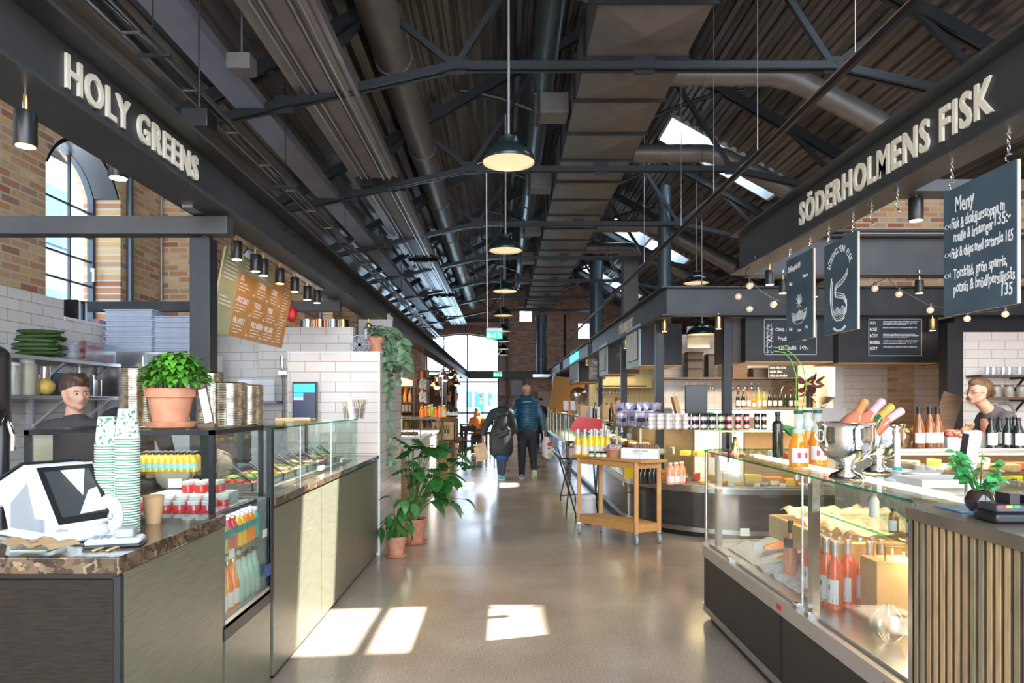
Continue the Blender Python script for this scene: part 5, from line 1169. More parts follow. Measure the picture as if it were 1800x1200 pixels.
for i,y in enumerate((2.45,3.42)):tag(MB().box(-.002,0,-.03,.03,-.012,.012).build('red_sticker',RED),'small red sticker on the grey rail of the fish counter, %s'%('nearer' if i==0 else 'farther'),'sticker').location=(XR-.0105,y,.475)
RO=liquid('rose_wine',(.70,.10,.03),e=.05);DG=liquid('dark_bottle_glass',(.018,.022,.015));GRN=liquid('green_wine_glass',(.04,.10,.02))
LB=mat('wine_label',(.72,.72,.74),.6,0,.05);SIL=mat('silver_foil',(.62,.62,.66),.35,.6,.06)
K=bottle('rose_bottle','rosé wine bottle with silver neck foil and white label in the fish case','bottle',(0,0,0),.036,.31,WINE,RO,SIL,labelc=LB,lz=(.10,.46),neck=(.26,SIL),group='rosé bottles standing in the near end of the fish case',rz=R(-70),lab_extra=([(0,.12,.17,1.9),(.0,.30,.38,.25)],mat('label_ink',(.12,.10,.13),.6,0,.1)))
i=0
for r2 in range(4):
 for c in range(4):
  x,y=XR+.17+.08*r2,3.21+c*.085+(.04 if r2%2 else 0)
  if i==0:K.location=(x,y,.53)
  else:dup(K,(x,y,.53))
  i+=1
K2=bottle('wine_bottle','dark wine bottle with black label standing beside the case post','bottle',(XR+.20,3.78,.53),.036,.31,WINE,liquid('rose_dark',(.60,.18,.08)),BLKP,labelc=mat('black_label',(.03,.02,.03),.6),lz=(.55,.72),neck=(.2,BLKP),rz=R(-70))
for i,(x,y)in enumerate(((XR+.27,3.68),(XR+.34,3.72))):bottle('wine_bottle','amber bottle behind the dark one by the case post, %s'%('front' if i==0 else 'rear'),'bottle',(x,y,.53),.038,.30,BURG,liquid('amber_wine',(.55,.20,.05)),YEL,labelc=LB,rz=R(-70))
t=thing('paper_bag','brown paper carrier bag inside the near end of the fish case','paper bag',(XR+.34,3.05,.53))
b=MB();b.box(-.09,.10,-.05,.09,0,.27);b.build('bag_body',KRAFT,t,bevel=.004)
b=MB()
for y in(-.03,.06):b.tube([(-.04,y,.26),(-.04,y,.33),(.04,y,.33),(.04,y,.26)],.006,6)
b.build('handles',KRAFT,t)
tag(MB().grid(lambda u,v:((.06*math.sin(math.pi*v)+.012)*math.cos(u*6.283)*(1+.25*math.sin(u*25)),(.05*math.sin(math.pi*v)+.012)*math.sin(u*6.283)*(1+.2*math.cos(u*31)),.16*v),30,12).build('plastic_bag',PLAS),'crumpled clear plastic bag standing on the deck of the fish case','bag').location=(XR+.16,2.75,.53)
for i in range(5):
 bottle('sauce_bottle','small sauce bottle with white label on the glass shelf, %s'%(['first']+ORD)[i],'bottle',(XR+.13+.04*i,2.66-.05*i,.993),.018,.09,JUICE,[liquid('amber_sauce',(.45,.14,.02)),GRN][i%2],[BLKP,YEL][i%2],labelc=PAPER,lz=(.1,.55),rz=R(-60))
b=MB();q=random.Random(8)
b.grid(lambda u,v:(XR+.10+.75*u,3.25+1.35*v,.535+.05*math.sin(u*3.1)+.03*pnoise((u*9,v*14,0))),40,60)
o=b.build('crushed_ice',mat('crushed_ice',(.62,.66,.66),.3,0,.2,60,bump=1));tag(o,'bed of crushed ice in the far half of the fish case','ice');o['kind']='stuff'
def fillet(name,label,loc,L,W,m,rz):
 b=MB();b.grid(lambda u,v:((u-.5)*L,(v-.5)*W*math.sin(math.pi*min(.98,max(.02,u)))**.6,.028*math.sin(math.pi*v)*math.sin(math.pi*u)**.5+.003*math.sin(u*40)),24,8);b.v+=[];o=tag(b.build(name,m),label,'fish fillet','fish fillets on the ice');o.location=loc;o.rotation_euler=(0,0,rz);return o
SAL=mat('salmon',(.85,.30,.12),.3,0,.25,25,stretch=(8,1,1));WFI=mat('white_fish',(.78,.66,.50),.35,0,.15,20);SMK=mat('smoked_fish',(.62,.36,.10),.3,0,.3,18)
nm={0:'salmon',1:'white',2:'smoked'}
for i in range(12):
 y=3.35+.1*i;x=XR+.30+.16*(i%3)
 fillet('fish_fillet','%s fish fillet on the ice, %s from the near end'%(nm[i%3],(['first']+ORD+['eighth','ninth','tenth','eleventh','last'])[i]),(x,y,.60),.24,.11,(SAL,WFI,SMK)[i%3],R(20+15*math.sin(i*3)))
for i in range(4):
 x,y=XR+.62,3.55+i*.28
 t=thing('salad_platter','steel platter of seafood salad at the back of the fish case, %s'%(['first']+ORD)[i],'platter',(x,y,.62))
 MB().box(-.14,.14,-.12,.12,0,.04).build('platter',STEEL,t,bevel=.006);heap(70,.12,.10,.04,.022,40+i).build('seafood_salad',[mat('shrimp',(.85,.48,.30),.35,0,.25,40),mat('cream_salad',(.80,.72,.52),.5,0,.2,40)][i%2],t)
 tag(MB().box(-.14,.14,-.12,.12,0,.085).build('platter_riser',STEEL),'steel riser under the %s seafood platter'%(['first']+ORD)[i],'riser').location=(x,y,.53)
q=random.Random(12)
b=MB();b.grid(lambda u,v:(XR+.25+.55*u,3.30+.75*v,.86+.06*pnoise((u*7,v*7,3))+.05*math.sin(u*3)*math.sin(v*3.1)),40,40)
tag(b.build('crumpled_wrap',mat('cling_wrap',(.85,.72,.55),.25,0,.2,30,alpha=.8)),'crumpled sheet of wrapping over trays in the fish case','wrapping')
tag(MB().box(XR+.2,XR+.85,3.27,4.1,.70,.83).build('tray_block',mat('gold_tray',(.72,.50,.22),.3,.2,.15,20),bevel=.01),'stacked golden trays of smoked fish under the wrapping','tray')
for i,(dx,y)in enumerate(((.12,4.05),(.5,4.25),(.2,4.5))):
 tag(MB().box(-.03,.03,-.003,.003,0,.05).build('price_card',PAPER),'white price card standing among the fish, %s'%(['near','middle','far'][i]),'price card').location=(XR+dx,y,.62)
bottle('sauce_bottle','white squeeze bottle with pink cap on the glass shelf by the post','bottle',(XR+.25,3.02,.993),.02,.10,JUICE,WPLA,mat('pink_cap',(.85,.25,.2),.4),rz=0)
zt2=1.166
bottle('olive_oil_bottle','tall dark olive oil bottle on the fish counter glass','bottle',(X(1367,4.16),4.16,zt2),.032,.27,[(1,.02),(1,.74),(.8,.80),(.42,.83),(.40,.985),(.44,1)],DG,BLKP)
LM=liquid('orange_lemonade',(.82,.27,.006),e=.08);CL2=mat('clear_neck_glass',(.55,.62,.60),.05,0,.05,alpha=.5)
for i,(px,Y)in enumerate(((1404,3.55),(1437,3.72),(1420,3.95))):
 t=bottle('lemonade_bottle','orange lemonade bottle with flip-top and fruit label, %s'%['front left','front right','rear'][i],'bottle',(X(px,Y),Y,zt2),.048,.235,[(1,.02),(1,.48),(.92,.58),(.62,.74),(.55,.80)],LM,mat('mint_foil',(.55,.68,.52),.5,0,.1),labelc=PAPER,lz=(.10,.42),lab_extra=([(-.35,.2,.32,.3),(.4,.2,.32,.3)],mat('raspberry_print',(.7,.08,.15),.6)),caph=.2)
 MB().lathe([(.026,.185),(.024,.21),(.021,.27),(.022,.28),(.001,.281)],n=14).build('clear_neck',CL2,t)
 MB().lathe([(.022,.275),(.024,.28),(.024,.292),(.001,.293)],n=14).build('green_cap',mat('dark_green_cap',(.02,.10,.07),.4),t)
def bucket(label,loc,s,nb):
 t=thing('champagne_bucket',label,'champagne bucket',loc)
 MB().lathe([(.062*s,0),(.068*s,.006*s),(.058*s,.022*s),(.030*s,.034*s),(.026*s,.045*s),(.036*s,.052*s),(.026*s,.060*s),(.030*s,.066*s),(.070*s,.085*s),(.098*s,.125*s),(.106*s,.17*s),(.105*s,.205*s),(.112*s,.228*s),(.115*s,.230*s),(.110*s,.226*s),(.100*s,.20*s),(.098*s,.14*s),(.06*s,.09*s),(.001,.08*s)],n=40).build('bowl',CHROME,t,ang=60)
 for sg in(-1,1):MB().tube([(sg*(.106*s+.02*s*math.sin(a)),0,.175*s+.022*s*math.cos(a))for a in(k*math.pi/6 for k in range(13))],.004*s,8).build('ring_handle',CHROME,t)
 return t
bk=bucket('polished silver champagne bucket on a foot, front one on the glass',(X(1492,2.95),2.97,zt2),1.08,3)
bucket('second silver bucket reflecting gold, behind the first',(X(1537,3.25),3.22,zt2),1.02,0)
FO=[mat('copper_foil',(.80,.28,.10),.35,.4,.1,20),mat('pink_foil',(.75,.45,.48),.4,.3,.1,20),mat('gold_foil',(.80,.55,.12),.35,.5,.1,20),mat('pale_pink_foil',(.78,.52,.52),.4,.3,.1,20)]
def champ(label,base,tip,foil,liq):
 base=Vector(base);tip=Vector(tip);d=(tip-base).normalized();L=(tip-base).length
 t=thing('champagne_bottle',label,'bottle',base);M=d.to_track_quat('Z','Y').to_matrix().to_4x4()
 MB().lathe([(.040,0),(.042,.005),(.042,L*.45),(.036,L*.56),(.021,L*.70),(.018,L*.76)],n=20).xf(M).build('bottle_body',liq,t)
 MB().lathe([(.023,L*.66),(.019,L*.76),(.0175,L*.90),(.0195,L*.905),(.0195,L*.985),(.012,L),(.001,L)],n=20).xf(M).build('neck_foil',foil,t)
 return t
bc=Vector((X(1492,2.95),2.97,zt2+.12))
for i,(px,py,f,lq,s)in enumerate(((1543,704,0,liquid('pink_bottle',(.55,.18,.10)),'champagne bottle with copper foil leaning in the front bucket, upper left'),(1574,704,1,liquid('pink_bottle',(.55,.18,.10)),'champagne bottle with pink foil leaning farthest out behind'),(1590,714,2,GRN,'champagne bottle with gold foil leaning in the bucket'),(1608,722,3,liquid('pink_bottle',(.55,.18,.10)),'champagne bottle with pale pink foil, lowest of the bucket bottles'))):
 Y=2.92+.05*i;tip=Vector((X(px,Y),Y+.10,Z(py,Y)));champ(s,bc+Vector((-.055+.03*i,-.03+.025*i,.03)),tip,FO[f],lq)
t=thing('candle_holder','white cake-stand candle holder with tall white candle','candle holder',(X(1577,2.9),2.9,zt2))
MB().lathe([(.05,0),(.052,.006),(.02,.02),(.014,.03),(.02,.036),(.055,.046),(.058,.050),(.05,.047),(.018,.042),(.016,.046)],n=28).build('white_stand',WPLA,t)
MB().lathe([(.018,.046),(.018,.062),(.013,.062)],n=18).build('green_ring',mat('green_wax',(.02,.35,.25),.5),t)
MB().lathe([(.012,.05),(.011,.20),(.008,.206),(.001,.207)],n=16).build('candle',mat('white_wax',(.88,.86,.82),.4,0,.02,sss=.2),t)
MB().lathe([(.001,.208),(.005,.216),(.004,.226),(.001,.238)],n=8).build('flame',mat('flame',(1,.6,.2),.5,0,0,emit=12,ecol=(1,.55,.2)),t)
simple('cake_stand','low white cake stand right of the candle','cake stand',(X(1618,2.95),2.95,zt2),[(.05,0),(.02,.012),(.018,.022),(.075,.030),(.078,.036),(.001,.034)],WPLA,28)
tag(MB().box(-.10,.14,-.1,.1,0,.03).build('paper_stack',PAPER),'stack of white paper lying behind the slatted counter','paper').location=(X(1660,2.7),2.78,zt2)
o=tag(MB().box(-.10,.12,-.07,.07,0,.022).build('chopping_board',mat('pale_board',(.75,.70,.62),.5,0,.05),bevel=.006),'pale board seen through the glass top by the slatted counter','board');o.location=(XR+.38,2.52,1.08-.02)
tag(MB().box(-.16,.18,-.12,.12,1.045,1.058).build('inner_shelf',STEEL),'small steel shelf under the glass top by the slatted counter','shelf').location=(XR+.38,2.52,0)
# ---------------- slatted counter ----------------
t=thing('slatted_counter','counter clad with vertical wooden slats at the right foreground','counter',(XR,1.8,0))
MB().box(XR+.04,2.6,.9,2.31,0,1.10).build('counter_body',DWOOD,t,world=True)
SL=[mat('slat_oak_light',(.50,.34,.17),.55,0,.2,8,stretch=(10,10,1)),mat('slat_oak_grey',(.27,.22,.13),.55,0,.2,8,stretch=(10,10,1)),mat('slat_oak_mid',(.40,.27,.14),.55,0,.2,8,stretch=(10,10,1))]
SLD=mat('slat_side_shade',(.12,.085,.055),.7,0,.3,8,stretch=(10,10,1));q=random.Random(3);y=2.29;  # slat sides coloured darker, painting in the shade between the slats
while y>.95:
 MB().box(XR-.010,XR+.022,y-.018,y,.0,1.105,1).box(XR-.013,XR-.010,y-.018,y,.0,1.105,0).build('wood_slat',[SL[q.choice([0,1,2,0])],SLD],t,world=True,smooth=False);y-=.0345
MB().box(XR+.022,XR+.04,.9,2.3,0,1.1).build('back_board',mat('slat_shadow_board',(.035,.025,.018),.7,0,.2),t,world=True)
MB().box(XR-.012,XR+.02,2.30,2.325,.44,1.12).build('metal_edge',STEEL,t,world=True)
MB().box(XR-.02,2.62,.9,2.33,1.105,1.146).build('worktop',mat('grey_brown_wood_top',(.15,.12,.09),.3,0,.2,5,stretch=(10,1,1),coat=.3),t,world=True,bevel=.002)
zc=1.147
t=thing('leafy_vase','dark glass ball vase with bright green leafy stems on the slatted counter','potted plant',(X(1730,2.18),2.2,zc))
MB().lathe([(.02,0),(.036,.012),(.045,.035),(.038,.06),(.026,.070),(.024,.066),(.034,.055),(.001,.02)],n=28).build('vase',mat('dark_lustre_glass',(.06,.035,.03),.08,.3,.2,coat=.8),t)
b=MB();b.fixn=False;q=random.Random(31);st=MB()
for k in range(12):
 a=q.uniform(0,6.28);e=Vector((.075*math.cos(a),.05*math.sin(a),q.uniform(.09,.20)));st.tube([(0,0,.03),e*.6+Vector((0,0,.03)),e],.002,5)
 for j in range(5):
  p=Vector((0,0,.05)).lerp(e,.5+.12*j);a2=q.uniform(0,6.28);leaf(b,p,(math.cos(a2),math.sin(a2)*.6,q.uniform(-.3,.4)),(0,-.7,1),q.uniform(.025,.04),q.uniform(.022,.034),.4,4,.2)
b.build('leaves',mat('mint_leaf',(.05,.30,.08),.4,0,.4,30),t,ang=80);st.build('stems',GREEN,t)
t=thing('tablet_stand','white payment tablet on a steel pole behind the plant','tablet',(X(1702,2.55),2.55,zt2-.02))
MB().cyl((0,0,0),(0,0,.10),.014,n=14).build('pole',STEEL,t);MB().lathe([(.045,-.0),(.045,.008),(.001,.01)],n=20).build('foot',STEEL,t)
M=Matrix.Translation((0,0,.10))@Matrix.Rotation(R(35),4,'Z')@Matrix.Rotation(R(8),4,'X')
MB().box(-.055,.055,-.008,.02,0,.15).xf(M).build('tablet_shell',WPLA,t,bevel=.008);MB().box(-.058,-.055,-.006,.016,.01,.14).xf(M).build('side_screen',BPLA,t)
t=thing('card_reader','black card terminal with red, yellow and green key row on the right counter','card reader',(X(1775,2.0),2.03,zc))
MB().box(-.055,.09,-.05,.05,0,.03).build('base',BPLA,t,bevel=.008);MB().box(-.045,.08,-.04,.045,.03,.055).build('reader_body',mat('dark_metal',(.08,.08,.10),.3,.5,.1),t,bevel=.006)
b=MB();[b.box(-.04+i*.022,-.022+i*.022,-.0415,-.04,.045,.053,i)for i in range(3)];b.build('colour_keys',[RED,YEL,mat('key_green',(.02,.4,.1),.4)],t)
MB().box(.0,.03,-.03,.03,.055,.085).box(.05,.075,-.03,.03,.055,.08).build('paper_feed',BPLA,t)
tag(MB().box(-.08,.3,-.05,.09,0,.004).build('blue_mat',mat('blue_mat',(.12,.28,.45),.4,0,.1)),'thin blue mat along the rear edge of the slatted counter','mat').location=(X(1690,2.3),2.235,zc)
# ---------------- rear cross counter of the fish stall ----------------
t=thing('rear_display_case','warm-lit glass display of cheese and bread behind the fish stall','display case',(3.8,4.6,0))
MB().box(2.62,5.4,4.5,5.2,0,.78).build('cabinet',CASEG,t,world=True)
b=MB();b.fixn=False;b.add([(2.62,4.42,.80),(5.4,4.42,.80),(5.4,4.62,1.16),(2.62,4.62,1.16)],[(0,1,2,3)]);b.build('slanted_glass',GL,t,world=True,smooth=False)
MB().box(2.60,5.4,4.58,5.2,1.16,1.19).build('metal_top',STEEL,t,world=True,bevel=.004)
MB().box(2.60,5.4,4.42,4.5,.77,.80).build('front_rail',STEEL,t,world=True)
MB().box(2.62,5.4,5.17,5.2,.78,1.16).build('rear_panel',mat('warm_cream',(.30,.19,.10),.6,0,.05),t,world=True)
MB().box(2.7,5.35,4.66,4.70,1.14,1.155).build('light_bar',LEDW,t,world=True)
area('rear_case_light',(4.0,4.85,1.13),2.4,11,(1,.78,.42),sy=.2)
area('backbar_light',(4.4,4.6,2.55),1.5,90,(1,.80,.55),sy=1.0)
MB().box(2.66,5.36,4.66,5.15,1.01,1.016).build('glass_shelf',GL,t,world=True)
CHM=[mat('cheese_yellow',(.85,.52,.10),.5,0,.1,8),mat('cheese_white',(.82,.76,.64),.6,0,.08,12),mat('cheese_orange',(.72,.26,.04),.5,0,.1,8),mat('cheese_rind',(.36,.20,.09),.7,0,.3,20),mat('red_wax',(.50,.05,.03),.35,0,.1,8),mat('grey_rind',(.48,.45,.40),.8,0,.2,30)]
def cheese(kind,loc,s,rz,label,group):
 b=MB()
 if kind==0:b.plate([(0,0),(s,-s*.28),(s,s*.28)],[],lambda u,v,w:(u-s*.5,v,w),s*.5);nm_='cheese_piece'
 elif kind==1:b.lathe([(s*.5,0),(s*.52,s*.04),(s*.52,s*.26),(s*.5,s*.3),(.001,s*.3)],n=22);nm_='round_cheese'
 else:b.box(-s*.5,s*.5,-s*.3,s*.3,0,s*.35);nm_='cheese_slab'
 o=tag(b.build(nm_,CHM[(kind*2+int(s*100)+int(abs(rz)*10))%6],bevel=.006),label,'cheese',group);o.location=loc;o.rotation_euler=(0,0,rz);return o
q=random.Random(4);ks=['wedge','wheel','block']
for i in range(20):
 x=2.75+i*.13;k=i%3
 cheese(k,(x,4.72+q.uniform(-.02,.03),.80),.12,q.uniform(0,3),'cheese %s in the warm rear display behind the candle'%ks[k],'cheeses in the rear display, %ss'%ks[k])
 cheese((k+1)%3,(x,4.80+.12*(i%2),1.016),q.uniform(.13,.20),q.uniform(0,3),'small cheese %s on the glass shelf of the rear display'%ks[(k+1)%3],'small cheeses on the rear display shelf, %ss'%ks[(k+1)%3])
tag(MB().box(-.09,.09,-.004,.004,0,.15).build('yellow_sign',YEL),'yellow sign in the rear display at the right edge','sign').location=(X(1785,4.5),4.56,.86)
tag(MB().box(-.05,.05,-.006,-.0045,.09,.13).build('sign_patch',BPLA),'dark patch on the yellow sign at the right edge','sign').location=(X(1785,4.5),4.56,.86)
BR=liquid('brown_bottle_glass',(.30,.09,.015))
for i,px in enumerate((1615,1637,1654)):bottle('cider_bottle','brown glass bottle with white label on the metal counter, %s of three'%['left','middle','right'][i],'bottle',(X(px,4.66),4.66+.02*i,1.19),.038,.275,BURG,BR,BLKP,labelc=PAPER,lz=(.12,.38),neck=(.16,BLKP))
for i,(px,Y)in enumerate(((1742,4.66),(1772,4.70),(1790,4.64),(1757,4.84),(1783,4.9))):bottle('black_bottle','small black bottle with white label near the right edge, %s'%(['first']+ORD)[i],'bottle',(X(px,Y),Y,1.19),.036,.20,BEER,DG,BLKP,labelc=PAPER,lz=(.1,.5))
o=tag(MB().box(-.06,.06,-.03,.03,0,.10).build('card_box',PAPER),'pale boxed goods left of the black bottles','box');o.location=(X(1722,4.7),4.75,1.19)
t=thing('gift_basket','wrapped gift basket with gold tissue beside the brown bottles','basket',(X(1590,4.75),4.8,1.19))
MB().lathe([(.06,0),(.085,.09),(.08,.09),(.001,.02)],n=20).build('basket',WICK,t);heap(40,.06,.06,.09,.03,9).build('wrapped_sweets',mat('gold_wrap',(.65,.42,.16),.3,.4,.3,60),t)
t=thing('gift_basket','red and cream packets in a white box right of the brown bottles','basket',(X(1680,4.75),4.78,1.19))
MB().box(-.07,.07,-.05,.05,0,.07).build('white_box',WPLA,t);heap(30,.06,.04,.07,.035,19).build('packets',mat('red_cream_packets',(.50,.15,.10),.4,0,.6,60),t)
def fishwoman():
 x,y=X(1718,6.3),6.3;c=Vector((x,y,Z(690,6.3)));fw=Vector((-1,-.22,-.12));up=Vector((0,0,1));f=Vector((-1,-.22,0)).normalized()
 t=thing('person','woman in glasses and dark grey shirt with hair bun, turned left behind the right counter','person',(x+.15,y,0))
 bx_=x+.17;sh=c.z-.20
 caps=head_shape(c,.95,f)+[(c-f*.02-up*.07,.05,(bx_-.05,y,sh+.02),.058),((bx_-.02,y,sh-.08),.11,(bx_+.05,y,.95),.13)]
 for sg,sy_ in((-1,-.16),(1,.16)):
  e=Vector((bx_-.05,y+sy_*1.2,1.12));w_=Vector((bx_-.30,y-.12+sg*.04,1.22));caps+=[((bx_,y+sy_,sh-.03),.045,e,.036),(e,.038,w_,.026)]+hand_caps(w_,(-1,-.1,-.1),(0,-sg,.6),.95)
 for sg in(-1,1):caps+=[((bx_+.05,y+sg*.08,.95),.09,(bx_+.03,y+sg*.09,.5),.06),((bx_+.03,y+sg*.09,.5),.055,(bx_+.03,y+sg*.09,.07),.04)]
 blob('body',caps,SKIN,t,.0095,4,world=True);face_parts(t,c,.95,f)
 blob('hair',[(c-f*.055+up*.050,.090,c-f*.015+up*.064,.078),(c-f*.07+up*.0,.065,c-f*.10+up*.01,.045),(c-f*.135+up*.01,.048,c-f*.145+up*.0,.042),(c+f*.03+up*.09,.055,c+f*.055+up*.09,.035)],mat('brown_bun_hair',(.11,.06,.03),.6,0,.45,50,bump=.4),t,.009,2,world=True)
 r=f.cross(up);b=MB()
 for sg in(-1,1):b.tube([c+f*.092+r*sg*.032+(r*math.cos(a)*.02+up*math.sin(a)*.016)for a in(k*.7 for k in range(10))],.0016,5);b.tube([c+f*.090+r*sg*.052,c+r*sg*.08],.0016,5)
 b.build('glasses',BPLA,t,world=True)
 GS=mat('dark_grey_shirt',(.085,.08,.095),.85,0,.15,10,bump=.1)
 caps=[((bx_,y,sh-.05),.125,(bx_+.05,y,.92),.15),((bx_,y-.09,sh-.05),.085,(bx_,y+.09,sh-.05),.085),((bx_-.03,y,sh+.02),.07,(bx_-.03,y,sh-.02),.09)]
 for sy_ in(-.16,.16):caps+=[((bx_,y+sy_*.9,sh-.04),.075,(bx_-.05,y+sy_*1.2,1.16),.064),((bx_-.05,y+sy_*1.2,1.16),.062,(bx_-.16,y+sy_*.6,1.18),.05)]
 blob('shirt',caps,GS,t,.013,6,world=True)
 blob('apron_trousers',[((bx_+.05,y,.98),.15,(bx_+.05,y,.85),.155)]+[((bx_+.04,y+sg*.08,.9),.095,(bx_+.03,y+sg*.09,.1),.07)for sg in(-1,1)],BLKP,t,.02,4,world=True)
 tag(MB().grid(lambda u,v:(.08*(u-.5)+.02*math.sin(v*9),.03*math.sin(u*7),.14*v+.015*math.sin(u*11)),10,10).build('paper_bag',KRAFT),'crumpled brown paper bag held by the woman behind the counter','paper bag').location=(bx_-.36,y-.16,1.17)
fishwoman()
YW=10.0
structure(MB().box(4.95,7.9,YW,YW+.2,0,2.55).build('wall_right',TLY,smooth=False))
structure(MB().box(5.15,7.9,YW+.0,YW+.35,2.55,4.55).build('wall_right',BRY,smooth=False))
structure(MB().box(5.62,5.98,YW-.06,YW,0,2.56).build('trim_30',BRY,smooth=False))
structure(MB().box(4.85,4.97,YW-.02,YW+.2,0,2.6).build('trim_31',WHITE,smooth=False))
t=thing('wall_shelf','upper black bracket shelf of glassware above the woman','shelf',(6.2,7.6,1.75))
tag(MB().box(5.2,7.0,7.76,7.86,0,2.3).build('tiled_screen',TLY,smooth=False),'white tiled screen wall behind the woman','partition')
tag(MB().box(5.02,5.2,7.72,7.87,0,2.4).build('dark_post',BLKP),'dark post at the left end of the tiled screen behind the woman','post')
for z in(1.78,1.53):
 b=MB().box(5.25,7.0,7.5,7.75,z,z+.025);b.build('board',DWOOD,t,world=True)
b=MB()
for x in(5.75,6.6):
 for z in(1.78,1.53):b.box(x,x+.02,7.52,7.75,z-.02,z).bar((x+.01,7.55,z-.01),(x+.01,7.74,z-.18),.018)
b.build('brackets',BLK,t,world=True)
gj=simple('glass_jar','clear jar of dry goods on the lower shelf behind the woman','jar',(5.5,7.62,1.555),cyp(.05,.12),GLJ,lid=([(.045,.12),(.045,.14),(.001,.141)],DWOOD),group='jars on the bracket shelf')
MB().lathe([(.044,.004),(.044,.07),(.001,.075)],n=14).build('contents',mat('dry_goods',(.6,.35,.15),.8,0,.4,60),gj)
for i in range(1,9):dup(gj,(5.5+i*.14,7.62,1.555))
gl=simple('drinking_glass','upturned drinking glass on the upper shelf behind the woman','glass',(5.4,7.62,1.805),cyp(.03,.09),PLAS,group='glasses on the upper bracket shelf')
for i in range(1,16):dup(gl,(5.4+i*.09,7.62+(.03 if i%2 else 0),1.805))
t=thing('kitchen_tap','tall curved steel tap right of the woman','tap',(X(1785,7.2),7.2,.9))
MB().tube([(0,0,0),(0,0,.45)]+[(-.12+.12*math.cos(a),0,.45+.14*math.sin(a))for a in(k*.45 for k in range(1,7))]+[(-.24,0,.38)],.012,10).build('spout',STEEL,t)
tag(MB().box(5.2,7.4,6.9,7.5,0,.9).build('sink_counter',STEEL),'steel sink counter under the bracket shelves','counter')
o=tag(MB().box(-.10,.10,-.01,.01,0,.42).xf(Matrix.Rotation(R(18),4,'Y')).build('chopping_board',DWOOD),'dark wooden board leaning by the post left of the woman','board');o.location=(X(1652,6.6),6.6,1.18)
tag(MB().box(-.5,.05,-.25,.25,0,1.18).build('back_cabinet',WHITE),'white back cabinet under the leaning wooden board','cabinet').location=(X(1652,6.6),6.6,0)
# ---------------- cheese stall behind: beams, boards, boxes ----------------
def stall_frame(xc,y0,y1,label,name,x1,text,ty,tcol,tsz=.235,z1=2.97,fit=None):
 t=thing('stall_beam',label,'beam',(xc,y0,2.6))
 b=MB();ibeam(b,xc+.08,2.6,z1,.18,y0,y1)
 b.box(xc,x1,y0-.09,y0+.09,2.6,2.618).box(xc,x1,y0-.09,y0+.09,z1-.02,z1).box(xc+.075,x1,y0-.01,y0+.006,2.6,z1);b.build('beam_profile',FAC,t,world=True,bevel=.003)
 if text:b=MB();txt(b,text,tsz,(xc+.073,ty,2.7),(0,-1,0),(0,0,1),.006,.62,.004,space=1.1,fit=fit);b.build('lettering',tcol,t,world=True)
 return t
CYL=mat('cyan_letters',(.10,.55,.62),.5,0,0,emit=.8,ecol=(.1,.75,.85))
stall_frame(2.0,8.7,15.9,'dark corner beam of the cheese stall with pale MÖLLANS OST lettering','',7.85,'MÖLLANS OST',12.2,CREAM,fit=1.25)
stall_frame(2.0,16.8,23.8,'third stall beam on the right with glowing pale blue lettering','',5.5,'NÖRREVÅNG',21.2,CYL,.30,fit=2.4)
stall_frame(2.0,25.2,30.8,'farthest stall beam on the right','',5.0,None,0,None)
for px,Y,s in((1277.5,8.9,'black stall post in front of the wine shelf'),(1159,9.4,'black stall post under the nearest menu box'),(1096.5,12.6,'black stall post behind the crisp bags'),(1055,16.9,'black stall post in front of the small kitchen')):
 tag(MB().box(X(px,Y)-.055,X(px,Y)+.055,Y-.05,Y+.05,0,2.6).build('steel_post',BLK,bevel=.004),s,'post')
BOXM=mat('menu_box_black',(.022,.023,.027),.55,0,.2,10);UND=mat('plywood_underside',(.45,.28,.14),.6,0,.15,6)
FRW=mat('pale_blue_frame',(.45,.58,.64),.5,0,.05)
def menubox(x0,x1,y0,y1,label,paper=True):
 t=thing('menu_box',label,'menu box',((x0+x1)/2,(y0+y1)/2,2.05),group='menu boxes hung under the right stall beams')
 MB().box(x0,x1,y0,y1,2.06,2.68).build('box',BOXM,t,world=True,bevel=.004);MB().box(x0,x1,y0,y1,2.045,2.06).build('underside',UND,t,world=True)
 b=MB();b.plate([(y0,2.05),(y1,2.05),(y1,2.68),(y0,2.68)],[[(y0+.1,2.14),(y1-.1,2.14),(y1-.1,2.62),(y0+.1,2.62)]],lambda u,v,w:(x0-.02+w,u,v),.02);b.build('frame',FRW,t,world=True)
 if paper:
  MB().box(x0-.012,x0-.004,y0+.28,y1-.12,2.16,2.60).build('menu_sheet',PAPER,t,world=True)
  b=MB();q=random.Random(int(y0*7))
  for k in range(14):b.box(x0-.014,x0-.012,y1-.18-q.uniform(.3,.45),y1-.18,2.55-k*.028,2.56-k*.028)
  b.build('print_lines',GPLA,t,world=True)
 b=MB()
 for y in(y0+.1,y1-.1):b.box(x0+.03,x0+.06,y-.015,y+.015,2.67,2.9)
 b.build('hangers',BLK,t,world=True)
menubox(2.05,2.67,10.2,11.3,'black menu box with pale blue frame and list, nearest of the row');menubox(2.05,2.67,13.4,14.5,'black menu box with pale blue frame, second in the row')
menubox(2.05,2.67,18.6,20.9,'black menu box with pink and cream picture, third stall');menubox(2.05,2.6,26.5,28.6,'pale framed menu box on the farthest stall')
t=thing('shop_banner','grey banner with bird picture and lettering between two menu boxes','banner',(2.75,17.0,2.0))
MB().box(X(1035,17),X(1064,17),16.96,16.98,2.07,2.62).build('cloth',mat('grey_banner',(.36,.33,.34),.7,0,.1),t,world=True)
b=MB();txt(b,'Bröderna',.10,(X(1037,17),16.955,2.30),(1,0,0),(0,0,1),.002,.8,.001);txt(b,'LINDAHL',.085,(X(1038,17),16.955,2.20),(1,0,0),(0,0,1),.002,.85,.002)
